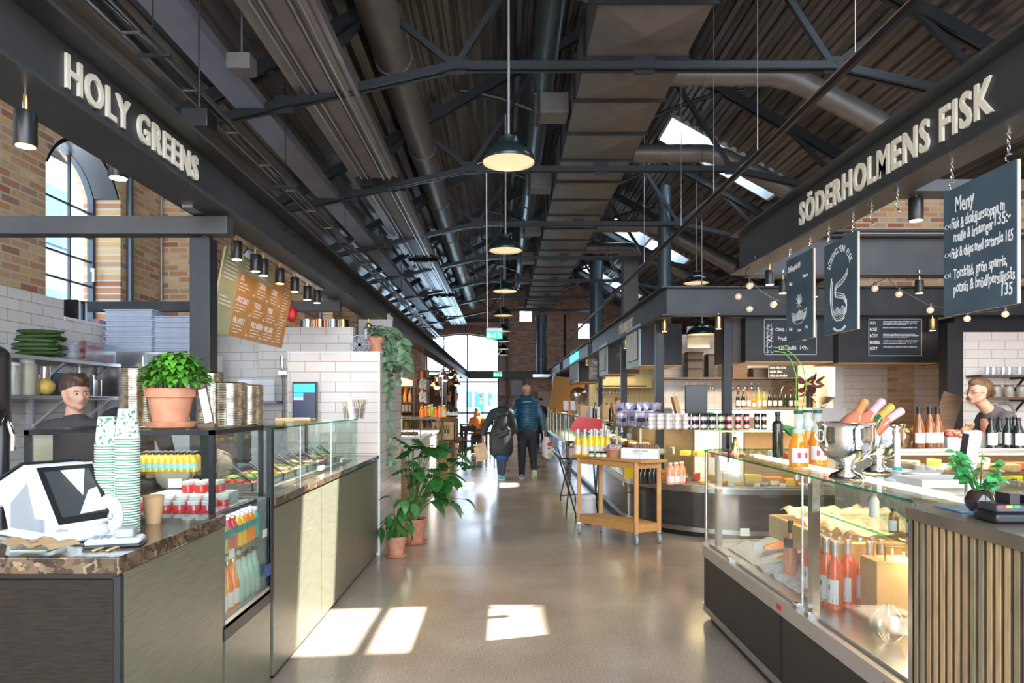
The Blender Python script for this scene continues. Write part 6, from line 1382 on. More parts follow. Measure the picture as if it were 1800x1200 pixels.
b.tube([(X(1038,17),16.95,2.17),(X(1049,17),16.95,2.10),(X(1062,17),16.95,2.17)],.005,5);b.sph((X(1050,17),16.955,2.48),(.10,.006,.05),10).tube([(X(1044,17),16.95,2.47),(X(1040,17),16.95,2.56),(X(1043,17),16.95,2.58)],.012,6);b.build('print',PAPER,t,world=True)
def fascia(x0,x1,z0,label):
 t=thing('hanging_cabinet',label,'cabinet',((x0+x1)/2,9.1,z0));MB().box(x0,x1,8.79,9.5,z0+.015,2.60).build('cabinet_body',BOXM,t,world=True,bevel=.003);MB().box(x0,x1,8.79,9.5,z0,z0+.015).build('underside',UND,t,world=True)
X9=lambda px:X(px,8.9)
fascia(X9(1305),X9(1457),Z(638,8.9),'black hanging cabinet carrying the cava blackboard');fascia(X9(1466),X9(1640),Z(640,8.9),'black hanging cabinet carrying the wine list');fascia(X9(1668),X9(1880),Z(641,8.9),'plain black hanging cabinet at the right edge')
tag(MB().box(X9(1285),X9(1305),8.95,9.6,Z(637,8.9),2.6).build('side_board',mat('brown_black_board',(.06,.045,.035),.5,0,.2)),'brown-black board joining post and cava cabinet','board')
def board(label,x0,x1,z0,z1,y,lines):
 t=thing('blackboard',label,'blackboard',((x0+x1)/2,y,z0));MB().box(x0,x1,y-.01,y,z0,z1).build('board',BOARD,t,world=True)
 b=MB();f=.012;b.box(x0,x1,y-.014,y-.01,z0,z0+f).box(x0,x1,y-.014,y-.01,z1-f,z1).box(x0,x0+f,y-.014,y-.01,z0,z1).box(x1-f,x1,y-.014,y-.01,z0,z1);b.build('chalk_frame',mat('frame_grey',(.35,.38,.42),.6),t,world=True)
 b=MB();lines(b,x0,x1,z0,z1,y-.0105);b.build('chalk_writing',CHALK,t,world=True)
 return t
def tl(b,s,sz,x,y,z,sx=.8,bold=.0008,jit=0,seed=1):txt(b,s,sz,(x,y,z),(1,0,0),(0,0,1),.0006,sx,bold,jit=jit,seed=seed)
def cava(b,x0,x1,z0,z1,y):
 tl(b,'cava apero',.085,x0+.15,y,z1-.16,.8,.001,.03,1);tl(b,'Fredag      17-21',.075,x0+.18,y,z1-.28,.75,.001,.03,2);tl(b,'OSTbuffé  149:-',.08,x0+.19,y,z1-.40,.75,.001,.03,3)
 q=random.Random(1)
 for k in range(90):
  xx=x0+.075+q.uniform(-.045,.045);zz=z0+.03+.36*q.random();b.sph((xx,y,zz),(.007,.001,.004),6)
 for dx in(.05,.095):b.tube([(x0+dx,y,z0+.02),(x0+dx+.006,y,z1-.06)],.002,4)
board('blackboard with chalk words cava aperol and OSTbuffé below the beam',X9(1336),X9(1428),Z(625,8.9),Z(562,8.9),8.785,cava)
def wine(b,x0,x1,z0,z1,y):
 for i,s in enumerate(('VITT','ROSÉ','RÖTT','BUBBEL','SÖTT')):
  z=z1-.075-i*.082;tl(b,s,.055,x0+.02,y,z,.72,.0016)
  for k in range(3 if i in(0,2,3)else 1):b.box(x0+.19,x0+.19+(.46 if k<2 else.33)*(1-.05*((i+k)%3)),y-.0006,y,z+.036-k*.019,z+.042-k*.019)
 q=random.Random(6)
 for k in range(150):
  i=q.randrange(5);xx=x0+.19+q.random()*.44;z=z1-.075-i*.082+.038-.019*q.randrange(3 if i in(0,2,3)else 1);b.box(xx,xx+.004,y-.0008,y,z-.006,z+.009)
board('wine list blackboard reading VITT, ROSÉ, RÖTT, BUBBEL, SÖTT',X9(1517),X9(1610),Z(627,8.9),Z(562,8.9),8.785,wine)
for(px,py,Y,s)in((1168,572,9.2,'brass cylinder lamp on the nearest menu box'),(1263,567,8.7,'brass cylinder lamp beside the stall post'),(1100,604,11.9,'brass cylinder lamp between the first two menu boxes'),(1032,636,17.5,'small brass lamp over the grey banner'),(1639,570,8.66,'brass lamp lighting the right black cabinet')):
 t=thing('brass_lamp',s,'lamp',(X(px,Y),Y,Z(py,Y)-.08),group='brass cylinder lamps of the right stalls');MB().lathe([(.038,0),(.040,.004),(.040,.15),(.012,.155),(.012,.20)],n=18).build('lamp_body',BRASS,t);MB().cyl((0,0,-.001),(0,0,.001),.033,n=14).build('light_lens',MATS['spot_lens'],t);MB().cyl((0,0,.2),(0,0,.3),.005,n=6).build('cord',BLKP,t)
area('cheese_bar_light',(4.3,10.6,2.5),2.2,150,(1,.82,.58),sy=1.0)
area('cheese_bar_light',(3.0,14.2,2.5),1.4,60,(1,.82,.60),sy=2.0)
area('third_stall_light',(3.3,19.5,2.5),1.6,80,(1,.82,.60),sy=4.0)
area('fourth_stall_light',(3.3,27.5,2.5),1.6,70,(1,.85,.66),sy=4.0)
structure(MB().box(2.9,4.95,12.6,12.75,0,2.75).build('wall_back',TLY,smooth=False))
structure(MB().box(X(1408,11),X(1435,11),10.9,11.1,0,2.3).build('trim_40',BRY,smooth=False))
for i,(a,c,m,s)in enumerate(((1437,1468,mat('pale_wood_door',(.50,.40,.33),.6,0,.1,4),'pale wooden door leaf behind the small silver bowl'),(1469,1483,WHITE,'white tiled pillar right of the pale wooden door'))):
 tag(MB().box(X(a,10.6),X(c,10.6),10.55,10.65,0,2.15).build('door_panel' if i==0 else 'white_pillar',m),s,'door' if i==0 else 'pillar')
t=thing('wall_shelf','long dark shelf with crates above the wine bar','shelf',(4.0,12.2,1.92));MB().box(X(1165,12.2),X(1412,12.2),12.1,12.6,Z(663,12.2)-.03,Z(663,12.2)).build('board',DWOOD,t,world=True)
zs=Z(663,12.2)
for i,(px,w_,h,m,k)in enumerate(((1222,.27,.15,mat('dark_crate',(.06,.045,.04),.5,0,.2),3),(1338,.30,.17,mat('dark_crate',(.06,.045,.04),.5),1),(1300,.26,.24,DWOOD,1),(1250,.12,.42,BLKP,1),(1275,.12,.3,PINE,1))):
 for j in range(k):o=tag(MB().box(-w_/2,w_/2,-.12,.12,0,h).box(-w_/2-.012,w_/2+.012,-.13,.13,h-.03,h-.005).build('storage_crate',m,bevel=.006),'%s crate on the dark shelf over the wine bar, %s'%(['black','single black','brown','tall narrow black','pine'][i],['bottom','middle','top'][j]if k>1 else 'alone'),'crate');o.location=(X(px,12.2),12.3,zs+j*(h+.005))
tag(MB().box(X(1207,11.6),X(1246,11.6),11.55,11.6,Z(612,11.6),Z(574,11.6)).build('white_sign',PAPER),'blank white sign panel left of the stall post','sign')
def ost(b,x0,x1,z0,z1,y):
 for i,s in enumerate(('PROVA VÅRA OSTAR','BESTÄLL TÅRTA','FRÅGA OSS OM HJÄLP')):tl(b,s,.055,x0+.03,y,z1-.07-i*.07,.55,.001)
board('small blackboard sign standing on the dark shelf above the wine bottles',X(1350,12),X(1402,12),Z(665,12),Z(641,12),12.0,ost)
t=thing('wine_counter','pale counter under the row of wine bottles','counter',(4.2,12.2,0));MB().box(2.95,6.0,11.9,12.58,0,1.38).build('cabinet',WHITE,t,world=True);MB().box(2.93,6.02,11.88,12.59,1.38,1.41).build('worktop',STEEL,t,world=True)
OD=['first','second','third','fourth','fifth','sixth','seventh','eighth','ninth','tenth','eleventh','twelfth']
WC=[(DG,RED,'dark red wine'),(DG,YEL,'dark'),(liquid('amber_wine',(.55,.20,.05)),RED,'amber'),(Og,YEL,'small orange'),(Yw,YEL,'yellow'),(liquid('olive_wine',(.35,.30,.04)),BLKP,'olive'),(DG,BLKP,'black'),(DG,BLKP,'black'),(DG,BLKP,'black'),(DG,BLKP,'black'),(DG,RED,'black red-capped'),(DG,BLKP,'black')]
for i in range(12):
 px=1297+i*9.3;Y=12.05
 bottle('wine_bottle','%s bottle on the wine bar, %s from the left'%(WC[i][2],OD[i]),'bottle',(X(px,Y),Y,1.41),.037,.22 if i==3 else.31,BURG,WC[i][0],WC[i][1],labelc=PAPER if i!=9 else None,lz=(.1,.4))
wg=thing('wine_glass','wine glass hanging upside down under the dark shelf','glass',(0,0,0),group='wine glasses in the hanging rack')
MB().lathe([(.034,0),(.034,-.002),(.004,-.008),(.004,-.07),(.018,-.09),(.034,-.12),(.030,-.17),(.029,-.17),(.032,-.12)],n=14).build('glass',PLAS,wg)
n_=0
for px in list(range(1212,1262,7))+list(range(1292,1345,6)):
 if n_==0:wg.location=(X(px,12),12.2,1.88)
 else:dup(wg,(X(px,12),12.2+(.1 if n_%2 else 0),1.88))
 n_+=1
t=tag(MB().tube([(0,0,0),(0,0,.28)]+[(.13-.13*math.cos(a),0,.28+.13*math.sin(a))for a in(k*.4 for k in range(1,8))]+[(.25,0,.2)],.012,8).build('bar_tap',STEEL),'tall arched steel tap on the wine bar','tap');t.location=(X(1375,12.3),12.35,1.41)
t=thing('silver_bowl','small gold-toned footed bowl on the wine bar right of the bottles','bowl',(X(1446,10),10.0,1.42));MB().lathe([(.05,0),(.02,.02),(.02,.05),(.10,.08),(.165,.16),(.17,.165),(.15,.14),(.001,.07)],n=28).build('bowl',mat('gold_silver',(.65,.52,.35),.12,1,.1),t)
tag(MB().box(-.25,.25,-.2,.2,0,1.42).build('bowl_cabinet',WHITE),'white cabinet below the footed bowl','cabinet').location=(X(1446,10),10.0,0)
b=MB();b.fixn=False;q=random.Random(77)
for k in range(26):leaf(b,(q.uniform(-.1,.1),0,q.uniform(.0,.2)),(q.uniform(-1,1),q.uniform(-.4,.1),q.uniform(-.2,1)),(0,-1,.3),.16,.05,.3,4,.2)
tag(b.build('dark_flowers',mat('dark_flower',(.10,.03,.02),.7,0,.4,30),ang=80),'dark dried flower bunch in front of the brick pillar','flowers').location=(X(1423,10.2),10.2,1.62)
tag(MB().cyl((0,0,0),(0,0,.2),.05,n=14).build('flower_vase',BLKP),'black vase under the dark dried flowers','vase').location=(X(1423,10.2),10.2,1.42)
# ---------------- cheese counter with curved corner ----------------
def run_outline(x,y0,y1,r,x1,inset=0,n=12):
 """counter plan: aisle side at x from y1 down to the curve, then along the front to x1"""
 x+=inset;y0+=inset;r-=inset
 o=[(x,y1)]+[(x+r-r*math.cos(a),y0+r-r*math.sin(a))for a in(math.pi/2*i/n for i in range(n+1))]+[(x1,y0),(x1,y0+.9-inset)]
 o+=[(x+.95+.5-.5*math.sin(a)*1,y0+.9-inset+.5-.5*math.cos(a))for a in(math.pi/2*i/6 for i in range(7))]+[(x+.95,y1)]
 return o
def runslab(x,y0,y1,r,x1,z0,z1,inset=0):return MB().plate(run_outline(x,y0,y1,r,x1,inset),[],lambda u,v,w:(u,v,z0+w),z1-z0)
def glass_counter(label,x,y0,y1,r,x1):
 t=thing('glass_counter',label,'display counter',(x,y0,0));A=(x,y0,y1,r,x1)
 runslab(*A,0,.06,.05).build('plinth',BLKP,t,world=True,smooth=False);runslab(*A,.06,.11,.0).build('lower_trim',STEEL,t,world=True)
 runslab(*A,.11,.50,.01).build('lower_panel',mat('satin_dark_panel',(.035,.036,.038),.22,0,.1,10,coat=1),t,world=True);runslab(*A,.50,.56,0).build('grey_rail',STEEL,t,world=True)
 runslab(*A,.56,.575,.02).build('deck',STEEL,t,world=True);runslab(*A,1.19,1.20,.02).build('top_glass',GL,t,world=True)
 b=MB();b.fixn=False;skin(b,run_outline(*A,.03)[:14],.56,1.19);b.build('front_glass',GL,t,world=True)
 b=MB();P=run_outline(*A,.018)[:15];b.tube([(p[0],p[1],1.195)for p in P],.006,6);b.build('glass_edge',GLG,t,world=True)
 b=MB()
 for p in(run_outline(*A,.05)[i]for i in(4,10)):b.box(p[0]-.012,p[0]+.012,p[1]-.012,p[1]+.012,.56,1.19)
 y=y0+r+.6
 while y<y1:b.box(x+.04,x+.065,y,y+.025,.56,1.19);y+=1.3
 b.build('upright_posts',mat('warm_aluminium',(.70,.62,.52),.35,.8,.05),t,world=True)
 b=MB();ins=.50;P=run_outline(*A,ins)
 for i in range(len(P)):pass
 b.box(x+.92,x+.95,y0+r,y1,.575,1.15);
 if x1-x>1.5:b.box(x+r,x1,y0+.86,y0+.90,.575,1.15)
 b.build('rear_panel',MATS['warm_cream'],t,world=True)
 b=MB();b.box(x+.42,x+.45,y0+r,y1-.1,1.165,1.18)
 if x1-x>1.5:b.box(x+r*.7,x1-.1,y0+.42,y0+.45,1.165,1.18)
 b.build('light_bar',LEDW,t,world=True)
 runslab(*A,.87,.877,.24).build('glass_shelf',GL,t,world=True)
 return t
glass_counter('curved glass cheese counter with warm lights behind the oak trolley',1.5,7.35,15.4,1.4,4.95)
area('cheese_case_light',(3.4,7.8,1.17),2.6,34,(1,.72,.36),sy=.15);area('cheese_case_light',(2.0,10.5,1.17),.15,26,(1,.80,.48),sy=3.4)
glass_counter('long glass counter of the third right stall with pale blue reflection',1.5,16.2,23.9,.5,2.7);area('third_case_light',(2.0,20,1.17),.15,36,(1,.86,.6),sy=6)
t=thing('far_counter','white-fronted far counter at the end of the right row','counter',(1.5,27,0));MB().box(1.5,2.4,25.0,30.4,0,1.05).build('cabinet',mat('white_blue_front',(.55,.62,.66),.3,0,.05),t,world=True);MB().box(1.46,2.44,24.96,30.44,1.05,1.09).build('worktop',OAKH,t,world=True)
q=random.Random(14)
def along(ins,step):
 P=[Vector((*p,0))for p in run_outline(1.5,7.35,15.4,1.4,4.95,ins)[:15]][::-1];out=[];d=.1
 for a,c in zip(P,P[1:]):
  L=(c-a).length
  while d<L:out.append(a.lerp(c,d/L));d+=step
  d-=L
 return out
for i,p in enumerate(along(.36,.20)):k=q.randrange(3);cheese(k,(p.x,p.y,.877),q.uniform(.13,.19),q.uniform(0,3),'cheese %s on the long glass shelf of the curved counter'%ks[k],'cheeses on the long glass shelf, %ss'%ks[k])
for i,p in enumerate(along(.50,.22)):k=q.randrange(3);cheese(k,(p.x,p.y,.575),q.uniform(.16,.24),q.uniform(0,3),'large cheese %s in the rear row on the deck of the curved counter'%ks[k],'large cheeses in the rear deck row, %ss'%ks[k])
for i,p in enumerate(along(.22,.26)):
 if p.x<2.4:k=q.randrange(3);cheese(k,(p.x,p.y,.575),q.uniform(.11,.15),q.uniform(0,3),'small cheese %s close behind the curved front glass'%ks[k],'small cheeses behind the curved glass, %ss'%ks[k])
for i in range(17):
 x=2.45+i*.145;y=7.60+q.uniform(-.03,.03);k=q.randrange(3)
 cheese(k,(x,y,.575),q.uniform(.09,.13),q.uniform(0,3),'cheese %s on the deck of the curved cheese counter'%ks[k],'cheeses on the deck of the cheese counter, %ss'%ks[k])
for i in range(10):
 tag(MB().box(-.03,.03,-.002,.002,0,.04).build('price_card',PAPER),'small white price card among the cheeses of the curved counter','price card','price cards in the cheese counter').location=(2.5+i*.28,7.48,.577)
PK=liquid('pink_lemonade',(.90,.30,.16),e=.1)
for i,px in enumerate((1176,1188,1200)):bottle('lemonade_bottle','pink lemonade bottle in the cheese counter, %s'%['left','middle','right'][i],'bottle',(X(px,7.75),7.7+.05*i,.575),.045,.24,JUICE,PK,WPLA,labelc=PAPER,lz=(.1,.4))
for i,px in enumerate((1128,1136,1144,1152,1160)):bottle('black_wine_bottle','black wine bottle behind the trolley legs, %s from the left'%OD[i],'bottle',(X(px,7.72),7.78+.03*(i%2),.575),.038,.28,BURG,DG,BLKP)
tag(MB().box(-.07,.07,-.05,.05,0,.28).build('yellow_box',YEL),'bright yellow box inside the cheese counter behind the trolley','box').location=(X(1108,8.3),8.35,.575)
zj=1.20
J=[('dark jam',liquid('dark_jam',(.10,.015,.02)),BLKP),('red jam',liquid('red_jam',(.50,.02,.03)),BLKP),('green pesto',liquid('green_pesto',(.22,.30,.04)),BLKP),('pale honey',liquid('pale_honey',(.62,.50,.40)),WPLA)]
protos=[]
for nm_,lq,cp in J:
 protos.append(bottle('preserve_jar','small jar of %s with label on top of the cheese counter'%nm_,'jar',(0,0,-5),.030,.085,JARP,lq,cp,labelc=PAPER,lz=(.22,.62),caph=.2,group='jars of %s on the cheese counter'%nm_))
used=[False]*4
def putjar(k,loc):
 if not used[k]:protos[k].location=loc;used[k]=True
 else:dup(protos[k],loc)
for i in range(27):
 px=1142+i*7.6;k=3 if i<9 else(0 if i<15 else(2 if i<18 else(1 if i<23 else 0)))
 if 23<=i<25:continue
 for lv in range(2):putjar(k,(X(px,7.6),7.55+.07*(i%2),zj+lv*.087))
t=thing('wire_basket','black wire basket full of crisp bags on the cheese counter','basket',(X(1120,8.6),8.5,zj))
b=MB()
for i in range(13):b.tube([(-.26+i*.0433,-.16,0),(-.26+i*.0433,-.17,.18)],.003,4).tube([(-.26+i*.0433,.16,0),(-.26+i*.0433,.17,.18)],.003,4)
for z in(0.004,.09,.18):b.tube([(-.27,-.17,z),(.27,-.17,z),(.27,.17,z),(-.27,.17,z),(-.27,-.17,z)],.004,4)
b.build('wires',BLK,t)
BAGM=mat('crisp_bag',(.50,.46,.58),.3,.2,.3,20)
cb=thing('crisp_bag','silvery lilac crisp bag in the wire basket','bag',(0,0,0),group='crisp bags in the wire basket')
b=MB();b.grid(lambda u,v:((u-.5)*.14*(1-.12*math.sin(math.pi*v)),-.035*math.sin(math.pi*v)*math.sin(math.pi*u),v*.19),10,12);b.grid(lambda u,v:((u-.5)*.14*(1-.12*math.sin(math.pi*v)),.035*math.sin(math.pi*v)*math.sin(math.pi*u),v*.19),10,12);b.build('foil',BAGM,cb);MB().sph((0,-.034,.09),(.035,.004,.03),10).build('dark_print',mat('plum_print',(.08,.04,.09),.5),cb)
q=random.Random(15)
for i in range(18):
 lo=(X(1120,8.6)-.20+.08*(i%6),8.42+.09*(i//6%3),zj+.01+(.10 if i>8 else 0))
 a=cb if i==0 else dup(cb,lo)
 a.location=lo;a.rotation_euler=(q.uniform(-.3,.3),q.uniform(-.3,.3),q.uniform(-.4,.4))
t=thing('till_monitor','black till screen on a leaning wooden stand above the jars','monitor',(X(1225,8.0),8.0,zj));M=Matrix.Rotation(R(18),4,'Y')
MB().box(-.14,.12,-.02,.02,.16,.50).build('screen',BPLA,t,bevel=.008);MB().box(-.20,-.15,-.06,.06,0,.42).xf(Matrix.Rotation(R(-14),4,'Y')).build('wooden_leg',OAK,t);MB().cyl((0,0,0),(0,0,.18),.03,n=12).build('stand',BPLA,t)
tag(MB().box(-.06,.06,-.004,.004,.08,.18).cyl((0,0,0),(0,0,.08),.006,n=6).build('green_sign',mat('green_sign',(.02,.30,.20),.5)),'small green sign beside the till screen','sign').location=(X(1245,8.3),8.3,zj)
t=thing('brass_bell','brass bell ornament standing on the far corner of the fish case','bell',(1.60,4.72,1.167));MB().lathe([(.035,0),(.030,.02),(.022,.04),(.016,.055),(.012,.07),(.016,.08),(.008,.095),(.001,.10)],n=18).build('bell',BRASS,t);MB().sph((0,0,.005),.012,8).build('clapper',BRASS,t);MB().cyl((0,0,.09),(0,0,.12),.005,n=8).sph((0,0,.125),.009,8).build('handle',BRASS,t)
for i,(px,h)in enumerate(((1330,.16),(1345,.13),(1318,.10))):tag(MB().box(-.10,.10,-.09,.09,0,h).build('carton',CARD,bevel=.004),'plain cardboard carton behind the oil bottle, %s'%['middle','right','left and lowest'][i],'carton').location=(X(px,7.0)+.1*i,7.66+.22*i,zj)
t=thing('orchid','white orchid with two arching green stems above the lemonade bottles','potted plant',(X(1412,4.4),4.4,zt2))
MB().lathe([(.045,0),(.06,.10),(.062,.105),(.055,.10),(.001,.09)],n=20).build('pot',WPLA,t)
b=MB();
b.tube([(0,0,.1),(-.045,0,.28),(-.045,0,.50),(-.075,0,.60),(-.12,0,.655),(-.19,0,.665)],.0035,6).tube([(.01,0,.1),(-.005,0,.3),(.02,0,.45),(.0,0,.56),(-.06,0,.64),(-.12,0,.68),(-.19,0,.69)],.0035,6);b.build('stems',GREENL,t)
b=MB();b.fixn=False
for a,L in((-.6,.17),(.7,.20),(2.6,.18),(3.6,.14)):leaf(b,(0,0,.1),(math.cos(a),math.sin(a)*.4-.2,.9 if a<2 else.6),(0,-1,.2),L,.07,.35,6,.25)
b.build('leaves',mat('orchid_leaf',(.04,.22,.03),.3,0,.2,10),t,ang=80)
tag(MB().box(-.05,.05,-.003,.003,0,.07).xf(Matrix.Rotation(R(12),4,'Y')).build('paper_tag',PAPER),'white paper tag tilted in front of the orchid leaves','tag').location=(X(1412,4.3),4.27,zt2+.16)
# ---------------- oak trolley ----------------
L_,N_,R_,B_=Vector((.87,7.86,0)),Vector((1.40,7.20,0)),Vector((1.66,7.30,0)),Vector((1.13,7.94,0));up=Vector((0,0,1))
t=thing('oak_trolley','oak serving trolley on four castors in the aisle','trolley',(1.26,7.57,0))
cen=(L_+N_+R_+B_)/4
def quadslab(b,P,z0,z1,g):
 Q=[p+(p-cen).normalized()*g for p in P];b.add([q_+up*z for z in(z0,z1)for q_ in Q],[(3,2,1,0),(4,5,6,7),(0,1,5,4),(1,2,6,5),(2,3,7,6),(3,0,4,7)])
P4=[L_,N_,R_,B_]
b=MB();quadslab(b,P4,.865,.895,.10);b.build('table_top',OAKH,t,world=True,bevel=.004)
b=MB();quadslab(b,P4,.20,.215,-.01);b.build('lower_shelf',OAKH,t,world=True)
b=MB()
for i in range(4):
 p,p2=P4[i],P4[(i+1)%4]
 b.bar(p+up*.83,p2+up*.83,.022,.06).bar(p+up*.17,p2+up*.17,.022,.09)
b.build('rails',OAKH,t,world=True,bevel=.002)
for p in P4:
 MB().box(p.x-.022,p.x+.022,p.y-.022,p.y+.022,.125,.865).build('leg',OAK,t,world=True,bevel=.002)
 g=MB().cyl((p.x-.012,p.y-.02,.05),(p.x+.012,p.y-.02,.05),.05,n=20).cyl((p.x-.016,p.y-.02,.05),(p.x+.016,p.y-.02,.05),.018,n=10);o=g.build('castor',GPLA,t,world=True);MB().box(p.x-.018,p.x-.015,p.y-.02,p.y+.02,.04,.11).box(p.x+.015,p.x+.018,p.y-.02,p.y+.02,.04,.11).box(p.x-.02,p.x+.02,p.y-.02,p.y+.02,.105,.125).build('castor_fork',STEEL,t,world=True)
zt3=.896
LC=liquid('limoncello',(.85,.66,.015),e=.1)
for i,px in enumerate((1016,1028,1039,1049,1059,1068,1045,1056)):
 Y=7.85-.04*i if i<6 else 8.0-.06*(i-6)
 bottle('limoncello_bottle','bright yellow liqueur bottle on the oak trolley, %s'%(OD[i]+' from the left in front' if i<6 else OD[i-6]+' of the rear pair'),'bottle',(X(px,Y),Y,zt3),.036,.29,[(1,.02),(1,.52),(.9,.60),(.55,.72),(.42,.78),(.40,.985),(.45,1)],LC if i%5 else Yw,SIL,labelc=PAPER,lz=(.06,.40),neck=(.20,mat('lilac_foil',(.50,.50,.58),.35,.3,.05)),lab_extra=([(0,.34,.39,2.0)],mat('blue_ink',(.08,.12,.45),.6)))
for i,px in enumerate((1040,1051,1060)):bottle('spread_jar','low jar with black lid on the trolley, %s'%['left green one','middle cream one','right cream one'][i],'jar',(X(px,7.6),7.60-.03*i,zt3),.032,.055,JARP,liquid('green_spread',(.30,.42,.20))if i==0 else liquid('cream_spread',(.65,.58,.42)),BLKP,caph=.3,labelc=PAPER)
t=thing('clay_bowl','terracotta bowl heaped with wrapped sweets on the trolley','bowl',(X(1079,7.55),7.52,zt3));MB().lathe([(.06,0),(.085,.07),(.10,.085),(.10,.10),(.085,.10),(.001,.05)],n=24).build('bowl',TERRA,t);heap(50,.06,.06,.10,.028,3).build('wrapped_sweets',mat('sweets_wrap',(.55,.50,.52),.35,.2,.6,50),t);MB().sph((-.10,0,.09),(.03,.02,.012),8).build('spout',TERRA,t)
t=thing('printed_carton','white open carton with printed lettering and cracker packs on the trolley','carton',(X(1126,7.35),7.36,zt3));t.rotation_euler=(0,0,R(-18))
MB().box(-.20,.20,-.07,-.066,0,.11).box(-.20,.20,.066,.07,0,.11).box(-.20,-.196,-.07,.07,0,.11).box(.196,.20,-.07,.07,0,.11).box(-.2,.2,-.07,.07,0,.004).build('carton_walls',WPLA,t)
b=MB();txt(b,'SUNNY SAFARI',.030,(-.07,-.0705,.075),(1,0,0),(0,0,1),.0006,.8,.0005);txt(b,'LAKRITS & CHOKLAD',.014,(-.065,-.0705,.055),(1,0,0),(0,0,1),.0006,.8,0);txt(b,'ekologisk',.018,(-.03,-.0705,.03),(1,0,0),(0,0,1),.0006,.8,0);b.build('carton_print',mat('brown_ink',(.35,.18,.12),.7),t)
b=MB()
for i in range(9):b.box(-.05+i*.026,-.03+i*.026,-.055,.055,.02,.15)
b.xf(Matrix.Translation((.0,0,0))).build('cracker_packs',mat('brown_cracker',(.28,.15,.08),.7,0,.4,40),t)
tag(MB().grid(lambda u,v:(.20*(u-.5),.10*(v-.5),.12*math.sin(math.pi*u)**.5*math.sin(math.pi*v)**.5+.01*math.sin(u*21)),16,10).build('grey_bag',mat('grey_bag',(.30,.33,.40),.5,0,.2,20)),'crumpled grey plastic bag behind the printed carton','bag').location=(X(1118,7.7),7.72-.06,zt3)
t=thing('folding_stand','black folding cross-leg stand with castors holding bagged goods','stand',(.92,9.0,0));b=MB();Y0,Y1=8.8,9.9
for(a,c)in(((X(983,8.8),8.8,.78),(X(1012,8.8),8.8,.06)),((X(1005,8.8),8.8,.78),(X(995,8.8),8.8,.06)),((X(980,10.6),10.6,.80),(X(1009,10.6),10.4,.06)),((X(1003,10.5),10.5,.72),(X(984,10.5),10.4,.06)),((X(1043,9),9.0,.72),(X(1050,9.0),9.0,.06)),((X(1051,9),9.0,.72),(X(1045,9),9.0,.06))):b.tube([a,c],.011,6);b.cyl((c[0]-.01,c[1],.025),(c[0]+.01,c[1],.025),.025,n=10).tube([c,(c[0],c[1],.02)],.011,6)
b.bar((X(985,8.8),8.8,.30),(X(1050,9),9.0,.30),.015).bar((X(983,8.8),8.8,.78),(X(1050,9),9,.74),.02);b.build('steel_legs',BLKP,t,world=True)
t=thing('goods_box','grey crate of pink bagged goods resting on the folding stand','crate',(1.15,9.2,.74));MB().box(-.28,.20,-.2,.2,0,.16).build('crate',mat('pink_grey_crate',(.50,.36,.32),.6,0,.3,20),t);heap(36,.2,.16,.16,.06,8).build('bagged_goods',mat('pink_bags',(.70,.45,.38),.4,0,.4,20),t)
t=thing('dustbin','white pedal bin standing between the folding stand and the trolley','bin',(X(1033,8.4),8.45,0));MB().lathe([(.10,0),(.11,.02),(.105,.30),(.11,.31),(.112,.33),(.09,.36),(.001,.37)],n=24).build('bin_body',WPLA,t);MB().box(-.04,.04,-.13,-.10,.01,.03).build('pedal',BPLA,t)
for i,(px,h,m,nm_)in enumerate(((960,.22,WPLA,'white paper roll'),(975,.3,GPLA,'grey crate'),(1062,.26,mat('wood_crate_small',(.5,.33,.16),.6,0,.2),'small wooden crate'),(1040,.22,WPLA,'white carton'),(1022,.22,PINE,'pine box'),(1010,.25,CARD,'cardboard box'))):
 Y=1.75*F/(px-VX);Y=min(Y,29);z_=1.09 if Y>25 else 1.2
 if 15.4<Y<16.2:Y=15.2
 tag(MB().box(-.15,.15,-.15,.15,0,h).build('goods_box',m,bevel=.004),'%s standing on the right counters beyond the crisp bags'%nm_,'box').location=(1.85,Y,z_)
q=random.Random(40);GC=[('jar',[(.05,0),(.05,.12),(.035,.14)],WPLA),('bottle',[(.04,0),(.04,.18),(.015,.24),(.015,.30)],DG),('bottle',[(.04,0),(.04,.18),(.015,.24),(.015,.30)],Og),('tin',[(.05,0),(.05,.10)],RED),('jar',[(.05,0),(.05,.14)],liquid('honey',(.6,.3,.05)))]
for i in range(34):
 Y=9.4+i*.42
 if 15.3<Y<16.4:continue
 k=q.randrange(5);cn={0:'white lidded jar',1:'black bottle',2:'orange bottle',3:'red tin',4:'honey jar'}[k]
 simple(cn.split()[-1]if k!=4 else 'jar','%s in the row of goods on top of the long right counters'%cn,GC[k][0],(1.62+q.uniform(0,.5),Y,1.2),GC[k][1],GC[k][2],12,group='%ss on top of the long right counters'%cn)
tag(MB().box(-.13,.13,-.01,.01,0,.22).xf(Matrix.Translation((0,0,.12))@Matrix.Rotation(R(-15),4,'X')).cyl((0,0,0),(0,0,.14),.01,n=8).build('tablet_sign',WPLA),'white tablet screen on a stalk above the right counter','tablet').location=(X(1001,15.0),15.0,1.2)
tag(MB().box(-.02,.02,-.005,.005,0,.35).build('red_ribbon',RED),'red vertical ribbon beside the white tablet','ribbon').location=(X(1001,14.4),14.4,1.2)
t=tag(MB().add([(-.22,0,0),(.20,0,0),(.20,0,.16),(-.12,0,.20),(-.22,0,.1),(-.22,.01,0),(.20,.01,0),(.20,.01,.16),(-.12,.01,.20),(-.22,.01,.1)],[(0,1,2,3,4),(9,8,7,6,5),(0,5,6,1),(1,6,7,2),(2,7,8,3),(3,8,9,4),(4,9,5,0)]).build('red_sign',RED),'red house-shaped sign behind the yellow bottles','sign');t.location=(X(1033,9.4),9.4,Z(757,9.4))
